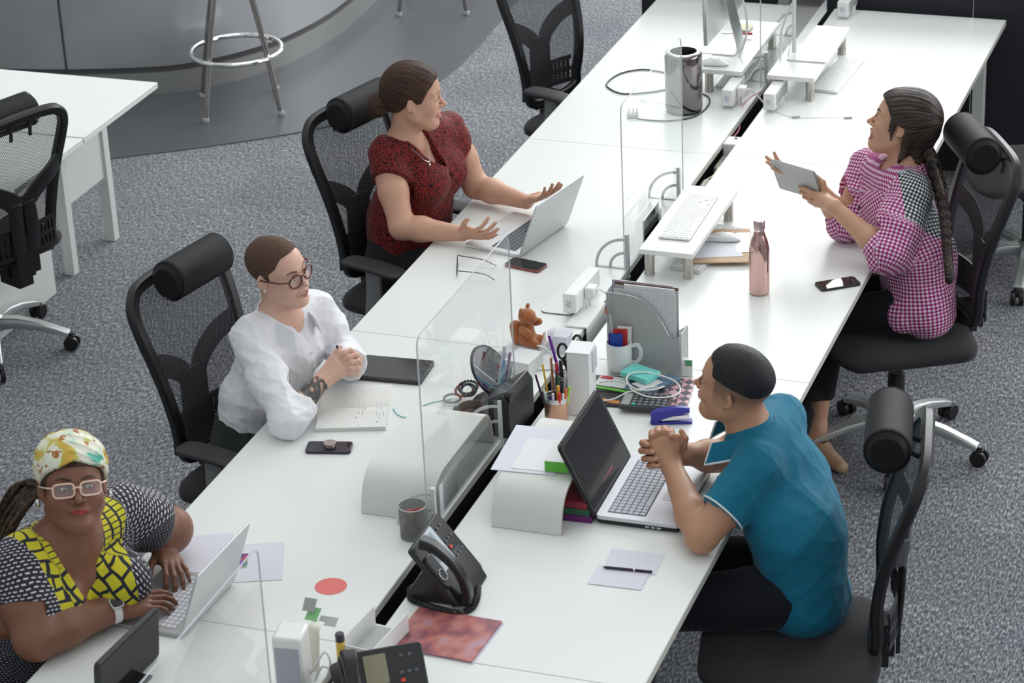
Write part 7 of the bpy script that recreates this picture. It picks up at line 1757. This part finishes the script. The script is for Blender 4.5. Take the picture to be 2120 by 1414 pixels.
t = thing('wire_tray', 'white folded card tent beside the plush bear', 'card', (-.095, .055, H0), D2R(-25)); q = MB(); q.box((-.012, 0, .03), (.0015, .055, .062), R=Matrix.Rotation(.4, 3, 'Y')); q.box((.012, 0, .03), (.0015, .055, .062), R=Matrix.Rotation(-.4, 3, 'Y')); q.obj('tent', M_paper, t, smooth=False)
t = thing('sticky_notes', 'small pad of lime sticky notes behind the tall carton', 'notes', (.118, -.250, H0), .3); q = MB(); q.box((0, 0, .006), (.03, .04, .012)); q.obj('pad', mat('lime_note', (.55, .62, .12), .7), t, smooth=False)

# ---------------- round mirror, phone and cups behind the clear screen of the person in white
t = thing('round_mirror', 'round dark tilted table mirror behind the clear screen beside the beads', 'mirror', (*ds(1010, 870).xy, H0), 0); t.location = (-.135, -.395, H0)
nrm = V((.80, -.10, .55)).normalized(); Rm = nrm.to_track_quat('Z', 'Y').to_matrix()
q = MB(); q.lathe([(.001, -.004), (.084, -.004), (.088, 0), (.084, .004)], 48, c=(0, 0, .118), R=Rm, cap=True); q.obj('frame', M_black, t)
q = MB(); q.lathe([(.080, .0042), (.001, .0045)], 48, c=(0, 0, .118), R=Rm, cap=False); q.obj('mirror_glass', mat('mirror_silver', (.60, .60, .62), .03, 1.0), t)
q = MB(); q.tube(smooth_path([(0, 0, .118-.085), (.0, .02, .03), (0, .0, .006)], 4), .006, 8); q.lathe([(.001, .006), (.045, .005), (.05, .001)], 28); q.obj('stand_foot', M_black, t)
tb = thing('desk_phone', 'black desk phone behind the clear screen, seen edge on', 'telephone', (-.075, -.500, H0), D2R(-4))
def phone_body(t, key=True, lcd=None):
    # wedge: user edge low at -X .. high at +X
    q = MB(); q.prism([(-.11, .0), (.08, 0), (.08, .12), (.06, .145), (-.115, .03)], -.095, .095, M=Matrix(((1, 0, 0, 0), (0, 0, 1, 0), (0, 1, 0, .001), (0, 0, 0, 1)))); q.obj('body', mat('phone_black', (.022, .022, .026), .4), t, bevel=.004)
phone_body(tb)
q = MB(); q.tube(smooth_path([(-.10, -.075, .055), (-.07, -.075, .085), (0, -.075, .10), (.06, -.075, .135), (.085, -.075, .135)], 5), [.020, .020]+[.013]*16+[.018, .020, .020], 12); q.obj('handset', M_black, tb)
cable('black phone cord hanging from the desk edge into the slot', [(1064, 848, .01), (1074, 862, .01), (1082, 880, -.03), (1086, 905, -.08)], .0022, M_black)
meshcup('dark grey cup with rulers and pens behind the clear screen', -.100, -.430, .034, .095, mbk)
for i, (nm, col, a, b, ln) in enumerate((('white ruler shaped marker', (.70, .72, .78), (-.01, 0), (.010, .055), .20), ('purple highlighter', (.16, .06, .24), (.01, 0), (.030, .045), .185), ('light blue marker', (.16, .42, .56), (.0, -.01), (.016, .030), .165), ('grey pencil', (.4, .4, .4), (.015, -.01), (.045, .02), .17))):
    stick('marker_pen' if 'marker' in nm else ('highlighter' if 'high' in nm else 'pencil'), nm+' in the cup behind the clear screen', 'pen', (-.100+a[0], -.430+a[1], H0+.01), (-.100+b[0], -.430+b[1], H0+ln), .0065 if i == 0 else .005, mat('p_'+nm.split()[0]+nm.split()[1], col, .35), cap=mat('p_'+nm.split()[0]+nm.split()[1], col, .35))

# ---------------- desk phone with handset, lower centre
def deskphone(label, loc, rz, face=PI*.30, lcd=False):
    """local: user sits at -Y; slab leans, handset on the left (-X)"""
    t = thing('desk_phone', label, 'telephone', loc, rz); pb_ = mat('phone_black', (.022, .022, .026), .4)
    S_ = Matrix.Translation((0, -.03, .028)) @ Matrix.Rotation(D2R(52), 4, 'X')
    q = MB(); q.prism(rrect(.215, .205, .012, cy=.085), -.018, 0, M=S_); q.obj('slab', pb_, t, bevel=.003)
    q = MB(); q.prism([(-.07, .0), (.10, 0), (.10, .03), (.04, .12), (-.05, .035)], -.085, .085, M=Matrix(((0, 0, 1, 0), (1, 0, 0, .01), (0, 1, 0, .001), (0, 0, 0, 1)))); q.obj('foot', pb_, t, bevel=.004)
    if not lcd: q = MB(); q.prism(rrect(.080, .195, .006, cx=-.010, cy=.085), .0005, .0022, M=S_); q.obj('silver_panel', mat('silver_blue_panel', (.55, .62, .68), .3, .2), t, bevel=.0005)
    q = MB(); q.prism(rrect(.058, .075, .003, cx=-.018, cy=.135), .0024, .0030, M=S_); q.obj('display', mat('lcd_olive', (.27, .25, .16), .25) if lcd else mat('lcd_blue', (.30, .38, .42), .2), t, smooth=False)
    q = MB(); rd = MB()
    for i in range(4):
        for j in range(3):
            q.prism(rrect(.013, .010, .003, cx=.045+.019*j, cy=.018+.017*i), .0004, .004, M=S_)
    for j in range(3): q.prism(rrect(.011, .008, .003, cx=.045+.019*j, cy=.118), .0004, .003, M=S_)
    for j in range(2): q.prism(rrect(.010, .008, .003, cx=.05+.022*j, cy=.160), .0004, .003, M=S_)
    q.obj('keys', mat('phone_keys', (.10, .11, .12), .4), t); rd.prism(rrect(.012, .009, .003, cx=.045, cy=.098), .0004, .004, M=S_); rd.obj('red_key', mat('red_key', (.70, .06, .03), .4), t)
    q = MB(); q.prism(rrect(.045, .105, .016, cx=-.083, cy=.09), .0004, .010, M=S_); cr_ = q.obj('cradle', pb_, t, bevel=.003)
    q = MB(); q.tube([S_ @ V((-.083+.016*math.cos(a), .075+.016*math.sin(a), .0112)) for a in [2*PI*i/28 for i in range(28)]], .0018, 6, loop=True); q.obj('speaker_ring', M_chrome, cr_)
    q = MB(); pts = smooth_path([(-.083, -.018, .020), (-.085, .005, .040), (-.088, .05, .058), (-.088, .10, .060), (-.085, .155, .046), (-.083, .185, .024)], 6); k = len(pts)
    fl_ = [(.046-.014*math.sin(PI*i/(k-1)), .030-.008*math.sin(PI*i/(k-1))) for i in range(k)]
    q.tube([S_ @ p_ for p_ in pts], 0, flat=fl_, up=S_.to_3x3() @ V((0, 0, 1))); q.obj('handset', M_black, t, bevel=.004)
    return t
ph = deskphone('black and silver desk phone on the right desk above the reddish magazine', (.150, -1.465, H0), D2R(92))
def coil(label, pts, r, cr_, n, m):
    path = smooth_path(pts, 24); L = [0]
    for a, b in zip(path, path[1:]): L.append(L[-1]+(b-a).length)
    out = []; k = n*10
    for i in range(k):
        s_ = L[-1]*i/(k-1); j = max(0, min(len(path)-2, int(np.searchsorted(L, s_))-1)); f = (s_-L[j])/max(1e-9, L[j+1]-L[j]); p = path[j].lerp(path[j+1], f); tg = (path[j+1]-path[j]).normalized(); a_ = tg.cross(V((0, 0, 1))).normalized(); b_ = a_.cross(tg)
        th = 2*PI*i/10; out.append(p+a_*cr_*math.cos(th)+b_*cr_*math.sin(th))
    q = MB(); q.tube(out, r, 5, up=None); o = q.obj('coiled_cord', m); return o
cc_ = coil('coiled black cord lying before the black and silver desk phone', [ds(x, y, .0075) for x, y in ((892, 1222), (868, 1212), (849, 1220), (852, 1240), (880, 1252), (915, 1262), (945, 1268), (972, 1262), (986, 1243), (990, 1215))], .0018, .0080, 75, M_black)
cc_.parent = ph; cc_.matrix_parent_inverse = (Matrix.Translation(ph.location) @ Matrix.Rotation(D2R(92), 4, 'Z')).inverted()
# second phone with a head cushion at the bottom edge
t2 = deskphone('black desk phone with an olive display at the bottom edge', (.218, -2.125, H0), D2R(34), lcd=True)
t = thing('headset', 'black headset with ribbed ear cushions beside the phone at the bottom edge', 'headset', (*ds(768, 1432).xy, H0)); q = MB(); Rr = Matrix.Rotation(.5, 3, 'Z') @ Matrix.Rotation(PI/2-.3, 3, 'Y')
cu_ = [(.001, -.016), (.038, -.016), (.044, -.008), (.044, .010), (.034, .018), (.001, .014)]; q.lathe(cu_, 32, c=(-.020, .0, .055), R=Rr); q.lathe(cu_, 32, c=(-.068, -.03, .045), R=Rr)
q.obj('ear_cushions', mat('black_leatherette', (.02, .02, .025), .45, bump=(140, .8, .002)), t); q = MB(); q.tube(smooth_path([(-.035, 0, .06), (.0, -.06, .02), (-.06, -.12, .008), (-.11, -.08, .02), (-.085, -.03, .045)], 6), .004, 8); q.obj('headband', M_black, t)
t = thing('highlighter', 'yellow highlighter with a dark cap standing near the bottom edge', 'highlighter', (*ds(708, 1374).xy, H0+.0006), 0); q = MB(); q.lathe([(.011, 0), (.012, .005), (.012, .070)], 16); q.obj('barrel', mat('highlighter_yellow', (.85, .55, .08), .4), t); q = MB(); q.lathe([(.0122, .070), (.0122, .090), (.010, .093), (.001, .093)], 16); q.obj('cap', mat('dark_cap', (.05, .05, .07), .4), t)
t = thing('white_tray', 'white open tray beside the olive display phone at the bottom edge', 'tray', (*ds(775, 1340).xy, H0), D2R(-6)); q = MB(); q.box((0, 0, .003), (.10, .20, .004)); q.box((-.05, 0, .03), (.004, .20, .06)); q.box((.05, 0, .03), (.004, .20, .06)); q.box((0, -.10, .03), (.10, .004, .06)); q.obj('tray', M_wplast, t, bevel=.001)
q = MB(); q.box((.0, .0, .006), (.09, .18, .002)); q.obj('grey_lining', M_lgrey, t, smooth=False)
t = thing('white_speaker', 'white upright box with a grey front at the bottom edge', 'box', (*at(600, 1305, H0+.17).xy, H0), D2R(8)); q = MB(); q.box((0, 0, .085), (.078, .085, .17)); q.obj('housing', M_wplast, t, bevel=.008); q = MB(); q.box((0, -.0430, .072), (.064, .002, .140)); q.obj('grey_front', mat('blue_grey_panel', (.40, .42, .47), .5), t, smooth=False)
lo_ = ds(650, 1392); t = thing('label_strip', 'curled cream label strip with green and grey squares near the red sticker', 'label', lo_); q = MB(); e_ = V(at(650, 1300, H0+.13))-lo_
q.tube(smooth_path([(.0, 0, .001), e_*.35+V((0, 0, .012)), e_*.7+V((0, 0, .01)), e_, e_+V((.004, .03, .004))], 5), 0, flat=(.034, .0008), up=(0, -.6, .8)); q.obj('strip', mat('cream_paper', (.74, .73, .64), .6), t)
for nm, (x, y, z), (w_, h_), m_, rx in (('green_square', (648, 1271, .145), (.034, .026), mat('soft_green', (.20, .46, .20), .6), .9), ('grey_square', (641, 1252, .165), (.034, .022), mat('mid_grey_card', (.34, .36, .34), .6), 1.3), ('grey_strip', (679, 1286, .12), (.050, .018), M_lgrey, .9)):
    q = MB(); q.box(V(at(x, y, H0+z))-lo_, (w_, h_*1.6, .001), R=Matrix.Rotation(rx-.5, 3, 'X')); q.obj(nm, m_, t, smooth=False)
q = MB()
for pts in (((640, 1400, .02), (655, 1375, .06), (672, 1350, .09), (684, 1372, .06), (676, 1405, .01)), ((652, 1410, .01), (668, 1380, .05), (690, 1395, .03), (688, 1420, .005))): q.tube(smooth_path([V(at(x, y, H0+z)) for x, y, z in pts], 8), .003, 8)
tag(q.obj('cable', M_wplast), 'white looped cables beside the upright box at the bottom edge', 'cable')

# ---------------- magazine, note sheets, sticker, papers
pm = [ds(*p, .003) for p in ((858, 1257), (1033, 1284), (982, 1374), (812, 1342))]; c = sum(pm, V())/4; rz = dirz(pm[3], pm[2])
mmag = mat('reddish_cover', (.4, .15, .15), .3); ns, ls, bb = nodes(mmag); tc = N(ns, 'ShaderNodeTexCoord'); n = N(ns, 'ShaderNodeTexNoise'); n.inputs['Scale'].default_value = 14; n.inputs['Detail'].default_value = 4; ls.new(tc.outputs['Object'], n.inputs['Vector'])
ls.new(ramp(ns, ls, n.outputs[0], [(.30, (.10, .03, .06)), (.45, (.34, .10, .12)), (.56, (.50, .17, .14)), (.68, (.48, .26, .32))]), bb.inputs['Base Color'])
t = thing('magazine', 'magazine with a mottled reddish cover on the right desk', 'magazine', (c.x, c.y, H0), rz); w_, h_ = (pm[1]-pm[0]).length, (pm[3]-pm[0]).length
q = MB(); q.box((0, 0, .004), (w_, h_, .0035), R=Matrix.Rotation(-.012, 3, 'Y')); q.obj('cover', mmag, t, smooth=False); q = MB(); q.box((.005, -.002, .0012), (w_, h_, .002)); q.obj('pages', mat('lilac_pages', (.62, .62, .74), .6), t, smooth=False)
pn = [ds(*p) for p in ((1265, 1137), (1368, 1147), (1333, 1225), (1227, 1213))]; c = sum(pn, V())/4; rz = dirz(pn[3], pn[2])
sheet('small white sheet under the black pen on the right desk', c+V((.004, .045, 0)), .152, .115, rz, 0, mat('paper_lilac', (.72, .72, .80), .6), th=.0012); sheet('second white sheet, nearer the camera, partly under the black pen', c+V((-.008, -.045, 0)), .150, .105, rz-.02, .0014, mat('paper_lilac', (.72, .72, .80), .6))
a, b = ds(1248, 1178), ds(1352, 1188); t = thing('pen', 'black pen lying on the two small white sheets', 'pen', (*((a+b)/2).xy, H0+.0022), dirz(a, b)); q = MB(); q.tube([(-.070, 0, .0042), (-.062, 0, .0042), (.068, 0, .0042)], [.001, .0038, .0042], 12); q.obj('barrel', mat('dark_purple_black', (.03, .015, .035), .3), t); q = MB(); q.cyl((.016, 0, .0042), (.020, 0, .0042), .0046, 12); q.box((.045, 0, .009), (.04, .003, .001)); q.obj('clip', M_chrome, t)
t = thing('round_sticker', 'round coral red sticker on the left desk', 'sticker', ds(685, 1214)); q = MB(); q.lathe([(.0445, .0002), (.0445, .0008), (.001, .0008)], 48); q.obj('disc', mat('coral_red', (.78, .17, .16), .6), t)
pp = paper_lines('printed_text', (.74, .73, .80), (.50, .50, .58), .007, 1, width=.2)
sheet('printed paper sheet beyond the laptop of the woman with the head wrap', ds(425, 1145), .16, .21, D2R(25), 0, pp)
t = sheet('printed sheet with a small colour picture beside the laptop lid', ds(520, 1165), .18, .21, D2R(22), .0008, pp)
mpic = mat('small_photo', (.4, .3, .3), .5); ns, ls, bb = nodes(mpic); tc = N(ns, 'ShaderNodeTexCoord'); n = N(ns, 'ShaderNodeTexVoronoi'); n.inputs['Scale'].default_value = 60; ls.new(tc.outputs['Object'], n.inputs['Vector']); mx = N(ns, 'ShaderNodeMix', data_type='RGBA', blend_type='MULTIPLY'); mx.inputs[0].default_value = 1; ls.new(n.outputs['Color'], mx.inputs[6]); mx.inputs[7].default_value = (.60, .42, .52, 1); ls.new(mx.outputs[2], bb.inputs['Base Color'])
q = MB(); q.box((-.045, .01, .0012), (.07, .08, .0004)); q.obj('picture', mpic, t, smooth=False)
# black tablet propped at the lower left
a, b = ds(326, 1360), ds(262, 1424); d_ = (b-a).normalized(); cc = a+d_*.15
t = thing('propped_tablet', 'black tablet propped upright at the bottom left edge', 'tablet', (cc.x, cc.y, H0), math.atan2(d_.y, d_.x)); Mx = Matrix.Translation((0, 0, .006)) @ Matrix.Rotation(D2R(84), 4, 'X')
q = MB(); q.prism(rrect(.30, .155, .012, cy=.078), -.007, .007, M=Mx); q.obj('body', M_black, t, bevel=.002); q = MB(); q.prism(rrect(.284, .139, .004, cy=.078), -.0080, -.0074, M=Mx); q.obj('screen', M_glassblk, t, smooth=False); q = MB(); q.box((0, 0, .004), (.12, .08, .006)); q.obj('foot', M_black, t, bevel=.002)
# pen held by the person in white
H_ = A3(706, 742, .90); t = thing('pen', 'thin grey pen held upright between the clasped hands in white sleeves', 'pen', H_); q = MB(); a, b = V(A3(698, 718, .935))-V(H_), V(A3(707, 742, .885))-V(H_); q.cyl(a, b, .0032, 10); q.obj('barrel', M_silver, t); q = MB(); q.ell(a, (.0042, .0042, .006), n=10, k=6); q.obj('tip', M_black, t)
